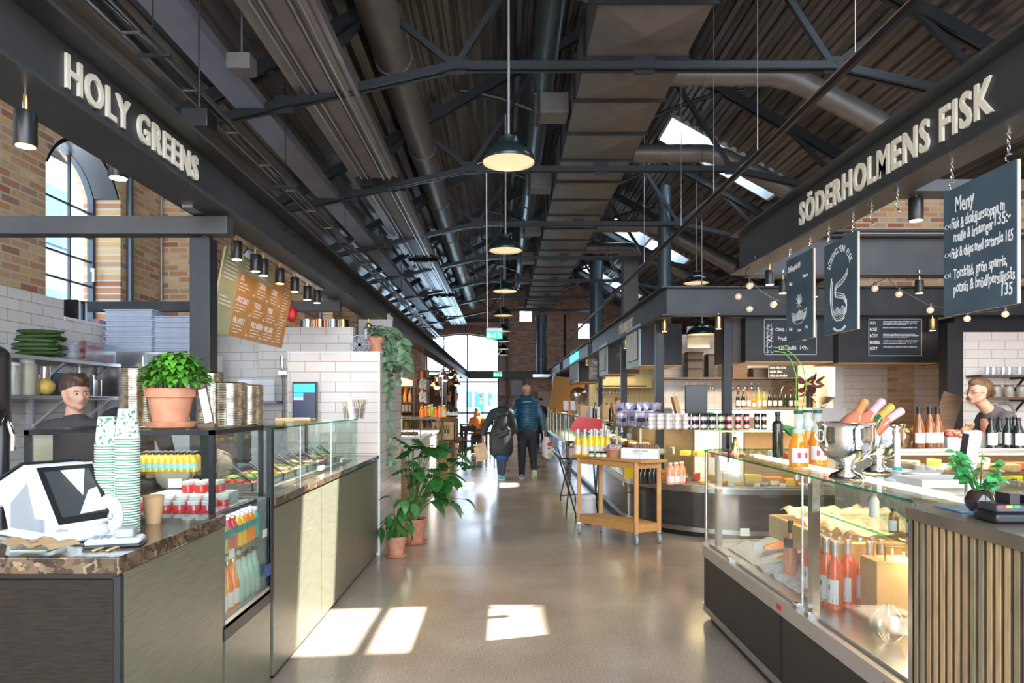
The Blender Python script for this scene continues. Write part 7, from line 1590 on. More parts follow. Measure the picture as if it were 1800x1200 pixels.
tag(MB().cyl((0,0,0),(0,0,1.0),.008,n=6).build('sign_pole',BPLA),'thin black pole carrying the red sign','pole').location=(X(1052,9.45),9.45,0)
t=tag(MB().box(-.5,.5,-.02,.02,0,1.1).xf(Matrix.Rotation(R(12),4,'X')@Matrix.Rotation(R(8),4,'Y')).build('wooden_board',OAK),'tall leaning orange-brown wooden board in the far right stall','board');t.location=(X(990,22),21.6,1.2)
structure(MB().box(2.75,5.5,21.8,22.0,0,2.6).build('wall_back',bricks('yellow_tile','y',[(.62,.55,.28),(.68,.60,.34)],(.45,.40,.25),.15,.15,.005,.3,.2,0,nvar=.05),smooth=False))
tag(MB().box(2.95,4.6,21.2,21.8,1.95,2.25).build('extractor_hood',mat('yellow_hood',(.60,.50,.24),.4,.3,.1)),'yellowish extractor hood over the small kitchen','hood')
t=thing('wall_shelf','shelf of upturned glasses in the third stall','shelf',(3.6,16,1.9));MB().box(X(1062,16.6),X(1092,16.6)+.6,16.5,16.8,1.88,1.91).build('board',DWOOD,t,world=True)
for i in range(9):dup(wg,(X(1060,16.6)+.08*i,16.6,1.87),group='wine glasses under the third stall shelf',label='wine glass hanging under the shelf of the third stall')
t=tag(MB().lathe([(.22,0),(.25,.02),(.22,.04)],n=30).xf(Matrix.Rotation(R(90),4,'X')).build('round_mirror',mat('mirror_dark',(.25,.22,.18),.15,.8,.2)),'round framed mirror with hanging plant in the far right stall','mirror');t.location=(X(1017,20),20.0,Z(695,20))
for i,(px,py)in enumerate(((983,684),(988,684),(1007,682),(1285,694))):
 Y=22 if i<3 else 11.5;o=tag(MB().sph((0,0,0),.05 if i<3 else.02,10).cyl((0,0,.04),(0,0,.3),.006,n=6).build('bare_bulb',BULB),'glowing bare bulb in the right stalls, %s'%['leftmost','second','third','by the wine bar'][i],'bulb');o.location=(X(px,Y),Y,Z(py,Y))
 # ---------------- exit signs ----------------
EG=mat('exit_green',(.0,.32,.14),.4,0,0,emit=.8,ecol=(0,.55,.25));EW=mat('exit_white',(.9,.9,.9),.4,0,0,emit=.9)
def exit_sign(label,x,y,z,w,h):
 t=thing('exit_sign',label,'exit sign',(x,y,z));MB().box(-w/2,w/2,0,.03,h,h*1.35).build('housing',WPLA,t);MB().box(-w/2,w/2,0,.012,0,h).build('green_panel',EG,t)
 b=MB();s=h
 b.add([(-w*.43,-.002,s*.2),(-w*.30,-.002,s*.2),(-w*.30,-.002,s*.75),(-w*.43,-.002,s*.75)],[(0,1,2,3)])
 b.box(-w*.19,-w*.16,-.003,0,s*.3,s*.8).add([(-w*.245,-.002,s*.42),(-w*.105,-.002,s*.42),(-w*.175,-.002,s*.2)],[(0,1,2)])
 def man(cx,k):
  b.sph((cx+.02*k,-.002,s*.78),(s*.06,.002,s*.06),8)
  for p in([(cx,s*.7),(cx-.02*k,s*.45),(cx-.12*w*k,s*.25)],[(cx-.02*k,s*.45),(cx+.05*w,s*.35),(cx+.04*w,s*.18)],[(cx-.07*w,s*.52),(cx,s*.66),(cx+.07*w,s*.55)]):b.tube([(u,-.002,v)for u,v in p],s*.035,5)
 man(w*.03,1);b.tube([(w*.30+w*.10*math.cos(a),-.002,s*.35+s*.16*math.sin(a))for a in(R(k)for k in range(150,400,30))],s*.03,5);b.tube([(w*.28,-.002,s*.8),(w*.29,-.002,s*.5),(w*.40,-.002,s*.45),(w*.43,-.002,s*.25)],s*.035,5)
 b.build('pictograms',EW,t);return t
exit_sign('green emergency exit sign with running figures hanging over the aisle',X(869,11.5),11.5,Z(596,11.5),.27,.14)
tag(MB().tube([(X(831,11.5),11.5,5.50),(X(848,11.5),11.5,5.54),(X(855,11.5),11.5,5.50),(X(855.5,11.5),11.5,4.2),(X(857,11.5),11.5,Z(575,11.5))],.010,8).build('white_conduit',WHITE),'thin white conduit hooked over the truss and hanging down to the exit sign','pipe')
tag(MB().cyl((X(880,11.5),11.5,Z(575,11.5)),(X(880,11.5),11.5,5.4),.003,n=5).build('sign_wire',STEEL),'thin wire holding the right end of the exit sign','wire')
exit_sign('small green exit sign on the far black cross beam',X(875,30.87),30.87,Z(662,30.87),.40,.20)
# ---------------- the couple walking away ----------------
def walker_woman():
 Y=13.2;x=X(882,Y);zt_=1.62;up=Vector((0,0,1));c=Vector((x+.01,Y,zt_-.115));sh=1.335;f=Vector((0,1,0))
 t=thing('person','woman in knee-length black coat and blue skirt walking away, holding the man\'s hand','person',(x,Y,0))
 LH=Vector((x-.36,Y-.02,.82));RH=Vector((x+.26,Y-.02,.84))
 caps=head_shape(c,.95,f)+[(c-up*.08,.048,c-up*.2,.055),((x,Y,sh-.06),.11,(x,Y,.9),.13),((x-.15,Y,sh-.02),.045,(x-.27,Y,1.08),.038),((x-.27,Y,1.08),.038,tuple(LH+up*.02),.026),((x+.15,Y,sh-.02),.045,(x+.23,Y,1.08),.038),((x+.23,Y,1.08),.038,tuple(RH+up*.02),.026)]+hand_caps(LH,(-.1,0,-1),(0,1,0))+hand_caps(RH,(.15,0,-1),(0,1,0))
 caps+=[((x-.075,Y,.88),.085,(x-.06,Y,.48),.055),((x-.06,Y,.48),.055,(x-.04,Y+.02,.08),.038),((x+.07,Y,.88),.085,(x+.05,Y-.02,.48),.055),((x+.05,Y-.02,.48),.055,(x+.02,Y-.05,.08),.038)]
 blob('body',caps,SKIN,t,.011,4,world=True);face_parts(t,c,.95,f)
 blob('hair',[(c+up*.045-f*.01,.094,c+up*.02-f*.03,.092),(c-f*.045-up*.03,.07,c-f*.03-up*.09,.05)],mat('dark_short_hair',(.05,.035,.032),.6,0,.4,40,bump=.5),t,.012,2,world=True)
 COAT=mat('black_green_coat',(.022,.030,.030),.7,0,.25,8,bump=.1)
 blob('coat',[((x,Y,sh-.02),.13,(x,Y,.62),.20),((x-.08,Y,.95),.14,(x-.08,Y,.58),.16),((x+.08,Y,.95),.13,(x+.06,Y,.58),.16),((x-.13,Y,sh-.02),.075,(x+.13,Y,sh-.02),.075),((x-.17,Y,sh-.03),.075,(x-.29,Y,1.08),.075),((x-.29,Y,1.08),.075,(x-.36,Y,.90),.065),((x+.17,Y,sh-.03),.07,(x+.24,Y,1.08),.062),((x+.24,Y,1.08),.062,(x+.27,Y,.90),.05)],COAT,t,.016,5,world=True)
 blob('hood',[((x-.10,Y-.09,sh+.02),.05,(x+.10,Y-.09,sh+.02),.05),((x-.06,Y-.11,sh-.05),.06,(x+.06,Y-.11,sh-.05),.06)],COAT,t,.014,4,world=True)
 MB().lathe([(.13,.50),(.145,.62),(.11,.62)],c=(x,Y,-.09),n=24).build('skirt',mat('royal_blue_cloth',(.02,.08,.30),.8,0,.1),t,world=True)
 blob('tights',[((x-.06,Y,.60),.065,(x-.06,Y,.46),.058),((x-.06,Y,.46),.056,(x-.04,Y+.02,.10),.040),((x+.055,Y,.60),.065,(x+.05,Y-.02,.46),.058),((x+.05,Y-.02,.46),.056,(x+.02,Y-.05,.10),.040)],mat('dark_tights',(.03,.05,.09),.6),t,.011,3,world=True)
 TQ=mat('turquoise_trainer',(.15,.55,.50),.5,0,.1)
 for px_,py_ in((x-.04,Y+.04),(x+.02,Y-.03)):
  o=blob('shoe',[((px_,py_-.03,.055),.045,(px_,py_+.14,.045),.038)],TQ,t,.011,3,world=True);MB().box(px_-.042,px_+.042,py_-.075,py_+.185,.0,.025).build('sole',WPLA,t,world=True,bevel=.01)
 g=thing('crossbody_bag','soft black crossbody bag slung on the woman\'s back','bag',(x+.03,Y-.24,.78));blob('pouch',[((x-.10,Y-.24,.92),.05,(x+.12,Y-.24,.98),.05),((x-.03,Y-.24,.86),.05,(x+.10,Y-.24,.92),.05)],mat('black_leather',(.018,.018,.02),.45,0,.2,20),g,.014,4,world=True)
 MB().tube([(x-.16,Y-.19,1.0),(x-.05,Y-.16,1.2),(x+.10,Y-.135,1.38)],.014,6).build('strap',MATS['black_leather'],g,world=True)
 p=thing('paper_bag','brown paper carrier bag with rope handles hanging from the woman\'s left hand','paper bag',(LH.x-.02,Y,.38));MB().box(-.07,.10,-.14,.12,.0,.33).xf(Matrix.Rotation(R(-14),4,'Y')@Matrix.Rotation(R(20),4,'Z')).build('bag_body',CARD,p)
 MB().tube([(-.10,0,.30),(0,0,.44),(.0,0,.30)],.006,6).build('handles',DWOOD,p)
def walker_man():
 Y=13.5;x=X(926,Y);up=Vector((0,0,1));f=Vector((0,1,0));c=Vector((x-.01,Y,1.73));sh=1.53
 t=thing('person','bald-topped man in quilted blue jacket walking away with a carrier bag','person',(x,Y,0))
 LH=Vector((x-.30,Y-.02,.88));RH=Vector((x+.33,Y,.90))
 caps=head_shape(c,1.02,f)+[(c-up*.08,.056,c-up*.2,.062),((x,Y,sh-.08),.12,(x,Y,1.0),.13),((x-.19,Y,sh-.03),.05,(x-.26,Y,1.2),.042),((x-.26,Y,1.2),.042,tuple(LH+up*.02),.028),((x+.19,Y,sh-.03),.05,(x+.29,Y,1.2),.042),((x+.29,Y,1.2),.042,tuple(RH+up*.02),.028)]+hand_caps(LH,(-.1,0,-1),(0,1,0),1.08)+hand_caps(RH,(.05,0,-1),(0,1,0),1.08)
 caps+=[((x-.09,Y,.95),.09,(x-.10,Y,.5),.06),((x-.10,Y,.5),.06,(x-.10,Y,.1),.042),((x+.09,Y,.95),.09,(x+.12,Y+.06,.52),.06),((x+.12,Y+.06,.52),.06,(x+.13,Y-.22,.17),.042)]
 blob('body',caps,SKIN,t,.011,4,world=True);face_parts(t,c,1.02,f)
 b=blob('hair',[(c-f*.03-up*.0,.088,c-f*.035-up*.045,.075)],mat('grey_stubble_hair',(.30,.20,.15),.7,0,.3,60),t,.011,2,world=True)
 PJ=mat('blue_puffer',(.016,.085,.16),.28,.1,.2,6)
 pc=[]
 el=[((x,Y,.96+k*.047),(.205+.045*min(1,k/7),.155,.033))for k in range(12)]
 for sg,H_ in((-1,LH),(1,RH)):
  a=Vector((x+sg*.19,Y,sh-.05));e=Vector((x+sg*.285,Y,1.2));
  for k in range(7):p_=a.lerp(e,k/7);pc.append((p_-up*.002,.078-.001*k,p_+up*.002,.078-.001*k))
  for k in range(7):p_=e.lerp(H_+up*.09,k/6);pc.append((p_-up*.002,.070-.003*k,p_+up*.002,.070-.003*k))
 pc+=[((x-.14,Y,sh-.03),.085,(x+.14,Y,sh-.03),.085)]
 blob('puffer_jacket',pc+[((x,Y,1.0),.13,(x,Y,sh-.12),.135)],PJ,t,.011,2,world=True,ells=el)
 blob('jacket_hood',[((x-.10,Y-.09,sh+.04),.055,(x+.10,Y-.09,sh+.04),.055),((x-.07,Y-.12,sh-.02),.06,(x+.07,Y-.12,sh-.02),.06),((x-.09,Y,sh+.07),.05,(x+.09,Y,sh+.07),.05)],PJ,t,.012,3,world=True)
 blob('trousers',[((x,Y,.98),.16,(x,Y,.88),.165),((x-.09,Y,.88),.105,(x-.10,Y,.5),.085),((x-.10,Y,.5),.085,(x-.10,Y,.07),.062),((x+.09,Y,.88),.105,(x+.12,Y+.06,.5),.085),((x+.12,Y+.06,.5),.085,(x+.13,Y-.20,.21),.062)],mat('dark_navy_jeans',(.02,.024,.035),.8,0,.3,20),t,.014,4,world=True)
 SH=mat('grey_trainer',(.36,.32,.28),.6,0,.1)
 blob('shoe',[((x-.10,Y-.03,.055),.048,(x-.11,Y+.17,.045),.04)],SH,t,.011,3,world=True);MB().box(x-.15,x-.055,Y-.08,Y+.22,0,.022).build('sole',WPLA,t,world=True,bevel=.008)
 blob('shoe',[((x+.13,Y-.27,.16),.046,(x+.15,Y-.16,.05),.042)],SH,t,.011,3,world=True)
 d=Vector((.02,.11,-.11)).normalized();b=MB();b.box(-.045,.045,-.145,.145,0,.02);b.xf(Matrix.Translation((x+.145,Y-.27,.075))@Matrix.Rotation(R(-45),4,'X'));b.build('sole',WPLA,t,world=True,bevel=.008);MB().cyl((x+.15,Y-.275,.045),(x+.15,Y-.255,.06),.035,n=14).build('yellow_heel',mat('lime_sole',(.55,.60,.04),.5),t,world=True)
 g=thing('plastic_carrier','white plastic carrier bag with red and green print hanging from the man\'s right hand','bag',(RH.x+.03,Y,.42));M0=Vector((RH.x+.05,Y,0))
 b=MB();b.grid(lambda u,v:tuple(M0+Vector(((.045+.085*(1-v)**.6*min(1,6*v+.3))*math.cos(u*6.283)*(1+.08*math.sin(u*19+v*7))+.04*(1-v),(.03+.07*(1-v))*math.sin(u*6.283),.40+.42*v))),32,14);b.fixn=True;b.build('bag_body',mat('white_carrier',(.72,.68,.68),.35,0,.1,12,alpha=.92),g,world=True)
 MB().sph(tuple(M0+Vector((.06,-.085,.68))),(.035,.012,.045),8).sph(tuple(M0+Vector((.05,-.095,.60))),(.03,.01,.02),8).build('red_print',RED,g,world=True);MB().sph(tuple(M0+Vector((.07,-.09,.47))),(.05,.02,.04),8).build('green_print',mat('lime_print',(.35,.60,.10),.5),g,world=True)
walker_woman();walker_man()
def bust(label,x,y,zh,hair,shirt,fw,seat=False,longh=False,hold=None):
 up=Vector((0,0,1));c=Vector((x,y,zh));f=Vector(fw).normalized();t=thing('person',label,'person',(x,y,0));sh=zh-.20;hip=.95 if not seat else.5
 caps=head_shape(c,.98,f)+[(c-up*.08,.05,c-up*.2,.056),((x,y,sh-.06),.11,(x,y,hip),.13)]
 legs=[((x-.09,y,hip),.09,(x-.10,y,.06),.05),((x+.09,y,hip),.09,(x+.10,y,.06),.05)]if not seat else[((x-.09,y,hip),.085,(x-.10,y-.38,hip-.02),.06),((x-.10,y-.38,hip-.02),.055,(x-.10,y-.38,.06),.04),((x+.09,y,hip),.085,(x+.10,y-.38,hip-.02),.06),((x+.10,y-.38,hip-.02),.055,(x+.10,y-.38,.06),.04)]
 for sg in(-1,1):caps+=[((x+sg*.16,y,sh-.02),.045,(x+sg*.24,y-.05,sh-.30),.036),((x+sg*.24,y-.05,sh-.30),.036,(x+sg*.12,y-.26,sh-.32),.026)]+hand_caps((x+sg*.12,y-.27,sh-.32),(-sg*.3,-1,0),(0,0,1))
 blob('body',caps+legs,SKIN,t,.013,4,world=True);face_parts(t,c,.98,f)
 hc=[(c-f*.03+up*.05,.09,c-f*.0+up*.06,.08)]
 if longh:hc+=[(c-f*.05,.085,c-f*.05-up*.22,.07),(c+f.cross(up)*.07-up*.02,.035,c+f.cross(up)*.08-up*.2,.03),(c-f.cross(up)*.07-up*.02,.035,c-f.cross(up)*.08-up*.2,.03)]
 blob('hair',hc,hair,t,.012,2,world=True)
 blob('shirt',[((x,y,sh-.04),.13,(x,y,hip+.05),.145),((x-.14,y,sh-.02),.068,(x+.14,y,sh-.02),.068)]+[q_ for sg in(-1,1)for q_ in(((x+sg*.17,y,sh-.03),.065,(x+sg*.25,y-.05,sh-.30),.052),((x+sg*.25,y-.05,sh-.30),.052,(x+sg*.14,y-.22,sh-.32),.04))],shirt,t,.016,5,world=True)
 blob('trousers',[(a,r0+.015,b_,r1+.02)for a,r0,b_,r1 in legs]+[((x-.05,y,hip),.13,(x+.05,y,hip),.13)],BLKP,t,.02,4,world=True);return t
NAVY=mat('navy_cloth',(.02,.03,.06),.8,0,.2)
bust('dark-haired man bending behind the far right counter beside the blue jacket',X(951,19.5)+1.2,19.5,1.5,HAIRB,NAVY,(-.5,-1,-.1))if False else bust('dark-haired man behind the far counter just right of the blue jacket',X(950,24.4),24.45,1.53,HAIRB,NAVY,(-.7,-.7,0))
bust('red-haired seller in black looking out between two posts of the right stalls',2.66,15.85,1.50,mat('red_brown_hair',(.22,.07,.03),.6,0,.3,40),MATS['black_shirt'],(-.3,-1,0))
bust('woman with long fair hair and orange top seated at the far tables',X(838,20),20.4,1.22,HAIRF,mat('orange_top',(.70,.22,.05),.8,0,.1),(0,-1,-.1),True,True)
# ---------------- left delicatessen beyond the tiled pillar ----------------
t=thing('deli_counter','white slatted deli counter beyond the tiled pillar on the left','counter',(-1.6,11.9,0))
MB().box(-2.1,-1.28,10.7,13.3,0,.93).build('cabinet',mat('white_boards',(.70,.66,.62),.6,0,.05),t,world=True)
b=MB()
for z in(.2,.4,.6,.8):b.box(-1.28,-1.276,10.7,13.3,z,z+.008).box(-2.1,-1.28,10.696,10.7,z,z+.008)
b.build('board_joints',GPLA,t,world=True);MB().box(-2.14,-1.24,10.66,13.34,.93,.965).build('worktop',WHITE,t,world=True,bevel=.004)
t=thing('deli_glass_case','small glass case of truffles on the white deli counter','glass case',(-1.6,11.9,.965));b=MB();x0,x1,y0,y1,z0,z1=-1.98,-1.32,10.8,13.1,.965,1.25
MB().box(x0,x1,y0,y0+.006,z0,z1).box(x1-.006,x1,y0,y1,z0,z1).box(x0,x1,y0,y1,z1,z1+.006).build('glass_panes',GL,t,world=True);b.bar((x0,y0,z1),(x1,y0,z1),.012).bar((x1,y0,z1),(x1,y1,z1),.012).bar((x1,y0,z0),(x1,y0,z1),.012).bar((x1,y0,z0),(x1,y1,z0),.012);b.build('metal_edges',CHROME,t,world=True);MB().box(x0+.02,x0+.04,y0,y1,z0,z1).build('white_rear',mat('mint_white',(.62,.70,.66),.5),t,world=True)
tf=thing('truffle','dark chocolate truffle in the small deli glass case','truffle',(-1.8,10.95,.985),group='truffles in the deli glass case');MB().sph((0,0,0),.022,10).build('truffle_ball',mat('chocolate',(.10,.04,.03),.5,0,.4,40),tf)
for i in range(1,48):dup(tf,(-1.86+.055*(i%9),10.95+.07*(i//9),.985+(.02 if i%2 else 0)))
area('deli_light',(-1.65,11.8,1.24),.4,8,(1,.95,.85),sy=2)
area('deli_ceiling_light',(-2.4,14,2.5),1.0,60,(1,.82,.6),sy=6)
t=thing('sign_cabin','pale board cabin with brass lamp above the tiled pillar','board',(X(655,8.3),8.3,2.0))
MB().box(X(631,8.4),X(690,8.4),8.36,8.44,1.98,Z(562,8.4)).build('pale_board',mat('pale_grey_board',(.45,.42,.38),.6,0,.05),t,world=True);MB().box(X(646,8.4),X(684,8.4),8.30,8.355,2.0,Z(575,8.4)).build('grey_panel',mat('mid_grey_board',(.28,.26,.25),.6,0,.05),t,world=True)
MB().box(X(645,8.3)-.02,X(641,8.3)+.03,8.27,8.30,Z(596,8.3),Z(575,8.3)).build('white_tab',WHITE,t,world=True)
t=thing('brass_lamp','small ribbed brass lamp above the hanging plant','lamp',(X(648,8.2),8.2,Z(575,8.2)));MB().lathe([(.045,0),(.04,.03),(.02,.05),(.008,.055),(.006,.10)],n=16).build('lamp_body',BRASS,t)
t=thing('grid_panel','woven tan panel of large square fields hung along the left stall','panel',(-1.83,10.5,2.0));MB().box(-1.85,-1.82,9.2,13.9,1.95,2.57).build('panel',mat('tan_board',(.58,.46,.30),.7,0,.08,4),t,world=True)
b=MB()
for k in range(8):b.box(-1.82,-1.812,9.3+k*.62,9.34+k*.62,1.95,2.57)
for z in(2.1,2.3,2.48):b.box(-1.82,-1.812,9.2,13.9,z,z+.015)
b.build('straps',DWOOD,t,world=True)
t=thing('shelf_rack','dark wooden rack with lit box and bottles behind the deli counter','shelving',(-2.3,14.7,0));b=MB()
for x in(-2.6,-1.95):b.box(x,x+.04,14.7,14.74,0,2.2).box(x,x+.04,15.1,15.14,0,2.2)
for z in(.9,1.28,1.48,1.82,2.15):b.box(-2.6,-1.91,14.68,15.16,z,z+.03)
b.build('rack_frame',DWOOD,t,world=True);MB().box(-2.4,-2.0,14.8,15.05,1.85,2.12).build('lit_box',mat('lit_paper_box',(.80,.60,.42),.6,0,0,emit=.5),t,world=True)
for i,(lq,nm_)in enumerate(((Yw,'yellow'),(WPLA,'white'),(Og,'orange'),(Yw,'second yellow'),(PK,'pink'))):bottle('syrup_bottle','%s syrup bottle on the dark rack under the lit box'%nm_,'bottle',(-2.47+i*.11,14.8,1.51),.04,.24,BEER,lq,WPLA)
for i in range(8):simple('spice_jar','small pale jar on the lower rack shelf behind the deli case','jar',(-2.55+i*.075,14.78,1.31),cyp(.03,.12),mat('pale_jar',(.55,.60,.50),.4,0,.1),10,lid=([(.028,.12),(.028,.14),(.001,.141)],WPLA),group='small jars on the lower rack shelf')
def table(label,x0,x1,y0,y1,h,m=PINE,name='display_table'):
 t=thing(name,label,'table',((x0+x1)/2,(y0+y1)/2,0));MB().box(x0,x1,y0,y1,h-.04,h).build('table_top',m,t,world=True)
 for x in(x0+.03,x1-.08):
  for y in(y0+.03,y1-.08):MB().box(x,x+.05,y,y+.05,0,h-.04).build('leg',m,t,world=True)
 return t
DK=mat('worn_wood',(.28,.20,.13),.7,0,.25,8)
table('narrow worn display table with spirits beside the deli case',-2.2,-1.25,13.5,14.6,1.20,DK)
for i,(px,lq,nm_,w_)in enumerate(((741,Og,'orange marmalade',.05),(748,Og,'orange marmalade',.05),(754,Og,'orange marmalade',.05),(759,Gr,'green',.045),(765,liquid('red_orange',(.90,.16,.03),e=.1),'red-orange',.045),(772,PK,'pale pink',.04),(780,Yw,'square yellow',.06),(788,DG,'black wine',.035),(792,DG,'black wine',.035),(797,DG,'black wine',.035),(802,DG,'black wine',.035))):
 bottle('spirit_bottle','%s bottle in the colourful row on the deli table, %s from the left'%(nm_,OD[i]),'bottle',(X(px,13.9),13.9+.02*(i%3),1.20),w_,.20+.02*(i%4),JUICE if i<7 else WINE,lq,WPLA if i<7 else BLKP,labelc=PAPER if i>5 else None)
table('low worn table carrying the pine crate',-1.9,-1.15,14.8,15.9,.66,DK)
t=thing('pine_crate','pine crate with cut-out window full of green bottles','crate',(X(779,15),15.1,.66));b=MB();b.plate([(-.26,0),(.26,0),(.26,.40),(-.26,.40)],[[(-.19,.16),(.15,.16),(.15,.34),(-.19,.34)]],lambda u,v,w:(u,-.2+w,v),.02);b.box(-.26,.26,.18,.2,0,.40).box(-.26,-.24,-.2,.2,0,.40).box(.24,.26,-.2,.2,0,.40).box(-.26,.26,-.2,.2,0,.02);b.build('crate_boards',PINE,t)
for i in range(6):simple('green_bottle','green bottle standing inside the pine crate','bottle',(X(779,15)-.17+i*.06,15.05,.685),[(.028,0),(.028,.2),(.012,.26),(.012,.33)],liquid('green_bottle_glass',(.15,.22,.03)),10,group='green bottles in the pine crate')
t=thing('wicker_basket','shallow wicker basket on a crate stack by the deli table','basket',(X(780,16.2),16.2,.98));MB().lathe([(.15,0),(.27,.16),(.28,.18),(.25,.16),(.13,.02),(.001,.02)],n=24).build('basket',WICK,t)
tag(MB().box(-.25,.25,-.25,.25,0,.98).build('produce_stand',DK),'worn wooden stand under the wicker basket','stand').location=(X(780,16.2),16.25,0)
q=random.Random(50)
for i in range(22):
 Y=14.9+i*.42;px_=-1.05-.25*(i%3)-.1*q.random();h=q.uniform(.2,.34);z=.0 if i%3==0 else(.30 if i%3==1 else.55)
 tag(MB().box(-.16,.16,-.14,.14,0,h).box(-.17,.17,-.15,.15,h-.03,h).build('produce_box',[CARD,PINE,WICK,DK][i%4],bevel=.004),'%s in the jumble of produce boxes along the far left aisle'%['cardboard box','pine box','wicker hamper','dark wooden box'][i%4],'box','%s of the far left produce display'%['cardboard boxes','pine boxes','wicker hampers','dark boxes'][i%4]).location=(px_-.35,Y,z)
 if z>0:tag(MB().box(-.17,.17,-.15,.15,0,z).build('box_riser',DK),'dark wooden riser under a produce box on the far left','riser','risers of the far left produce display').location=(px_-.35,Y,0)
for i in range(8):
 b=MB();b.fixn=False
 for k in range(40):a=q.uniform(0,6.28);leaf(b,(.08*math.cos(a),.08*math.sin(a),.10+q.uniform(0,.08)),(math.cos(a),math.sin(a),q.uniform(0,1)),(0,0,1),.10,.04,.3,3,.2)
 fl_=i%3==1;t=thing('herb_pot' if not fl_ else 'flower_pot','%s among the far left produce, %s from the camera'%('potted purple flowers' if fl_ else 'bushy green herb in a dark pot',OD[i]),'potted plant',(-2.55,17.0+i*1.1,1.0 if i%2 else.8));b.build('foliage',mat('purple_flower',(.22,.06,.20),.6,0,.4,30)if fl_ else GREENL,t,ang=80);MB().lathe([(.08,0),(.10,.12),(.001,.11)],n=14).build('pot',BLKP,t)
 tag(MB().box(-.25,.25,-.3,.3,0,1.0 if i%2 else.8).build('plant_stand',DK),'dark stand below a herb pot on the far left','stand','stands below the far left herb pots').location=(-2.65,17.0+i*1.1,0)
tag(MB().tube([(0,0,0),(.0,.0,.05),(.02,0,.25),(0,0,.42)],[.04,.05,.035,.012],12).build('olive_green_vase',liquid('lime_green_glass',(.45,.55,.05))),'lime green glass bottle vase on the floor by the crate table','vase').location=(X(787,14.3),14.4,0)
for i,(x,y)in enumerate(((-1.0-.15,14.5),(-1.3,14.35))):tag(MB().box(-.13,.13,-.13,.13,0,.42).build('wooden_stool',OAK),'small wooden box stool on the floor by the crate table, %s'%['right','left'][i],'stool').location=(x-.1,y+.1 if i else y,0)
for i,(px,py,Y,r)in enumerate(((768,680,16.6,.19),(783,668,19,.145),(802,676,23,.16),(792,662,20.8,.165),(777,660,18,.125),(797,658,22,.15))):
 t=thing('copper_pendant','copper dome pendant in the cluster over the left deli, %s'%['largest','small one beside the largest','right lower one','shiny middle one','small upper left one','upper right one'][i],'pendant lamp',(X(px,Y),Y,Z(py,Y)),group='copper pendants over the left deli')
 b=MB();b.lathe([(r,0),(r,.01),(r*.93,r*.3),(r*.62,r*.62),(r*.36,r*.72),(r*.34,r*1.25),(r*.2,r*1.4),(.02,r*1.45)],n=24,cap=0);b.build('copper_shade',COPPER,t);MB().sph((0,0,.01),r*.4,10).build('light_bulb',BULB,t);MB().cyl((0,0,r*1.4),(0,0,2.6-Z(py,Y)),.008,n=6).build('cord',BLKP,t)
for i,(px,py0,py1,Y)in enumerate(((743,668,684,13.8),(743,690,708,13.8),(789,695,706,20.4),(802,690,704,23.4))):
 t=thing('hanging_bunch' if i<2 else 'hanging_pot',['upper garlic braid hanging over the deli','lower garlic braid hanging over the deli','small terracotta pot hanging on a cord, left','small terracotta pot hanging on a cord, right'][i],'hanging decoration',(X(px,Y),Y,Z(py1,Y)))
 h=Z(py0,Y)-Z(py1,Y)
 if i<2:
  b=MB()
  for k in range(16):b.sph((.05*math.cos(k*2.4),.05*math.sin(k*2.4),.03+k*h/17),.035,8)
  b.build('garlic',mat('garlic',(.62,.55,.50),.6,0,.2,30),t)
 else:MB().lathe([(.05,0),(.07,h*.8),(.075,h),(.001,h)],n=14).build('clay_pot',TERRA,t);b=MB();b.fixn=False;[leaf(b,(0,0,h),(math.cos(k),math.sin(k),.6),(0,0,1),.14,.04,.3,3,.2)for k in range(16)];b.build('leaves',GREEN,t,ang=80)
 MB().cyl((0,0,h),(0,0,2.6-Z(py1,Y)),.005,n=5).build('cord',WHITE,t)
tag(MB().lathe([(.02,0),(.03,.1),(.09,.45),(.10,.6),(.06,.72),(.055,.72),(.09,.6)],n=16).build('glass_funnel',PLAS),'tall clear glass vase hanging beneath the copper lamps','vase').location=(X(778,14.3),14.3,1.42)
t=thing('sack','brown hanging cloth sack beside the white deli counter','sack',(-1.55,10.3,0));MB().lathe([(.12,0),(.16,.1),(.13,.5),(.05,.75),(.03,.8)],n=16).build('cloth',mat('burlap',(.33,.22,.12),.9,0,.3,50,bump=.4),t)
t=thing('branch_vase','dark branches with small leaves in a vase near the far entrance','branches',(-1.75,21.6,1.0));b=MB();q=random.Random(60)
MB().lathe([(.05,0),(.08,.15),(.05,.3)],n=14).build('vase',mat('blue_grey_vase',(.10,.16,.22),.3),t)
tag(MB().box(-.3,.3,-.3,.3,0,1.0).build('vase_stand',DK),'dark stand carrying the branch vase','stand').location=(-1.75,21.6,0)
for k in range(9):P=[Vector((0,0,.2))];[P.append(P[-1]+Vector((q.uniform(-.03,.12),q.uniform(-.04,.04),.17)))for _ in range(6)];b.tube(P,.007,5)
b.build('branches',BLKP,t)
tag(MB().box(-4.5,-1.78,26.0,26.1,0,2.55).build('stall_partition',mat('brown_partition',(.12,.09,.07),.7,0,.2,4)),'brown partition closing the far left stall beside the glazed entrance','partition')
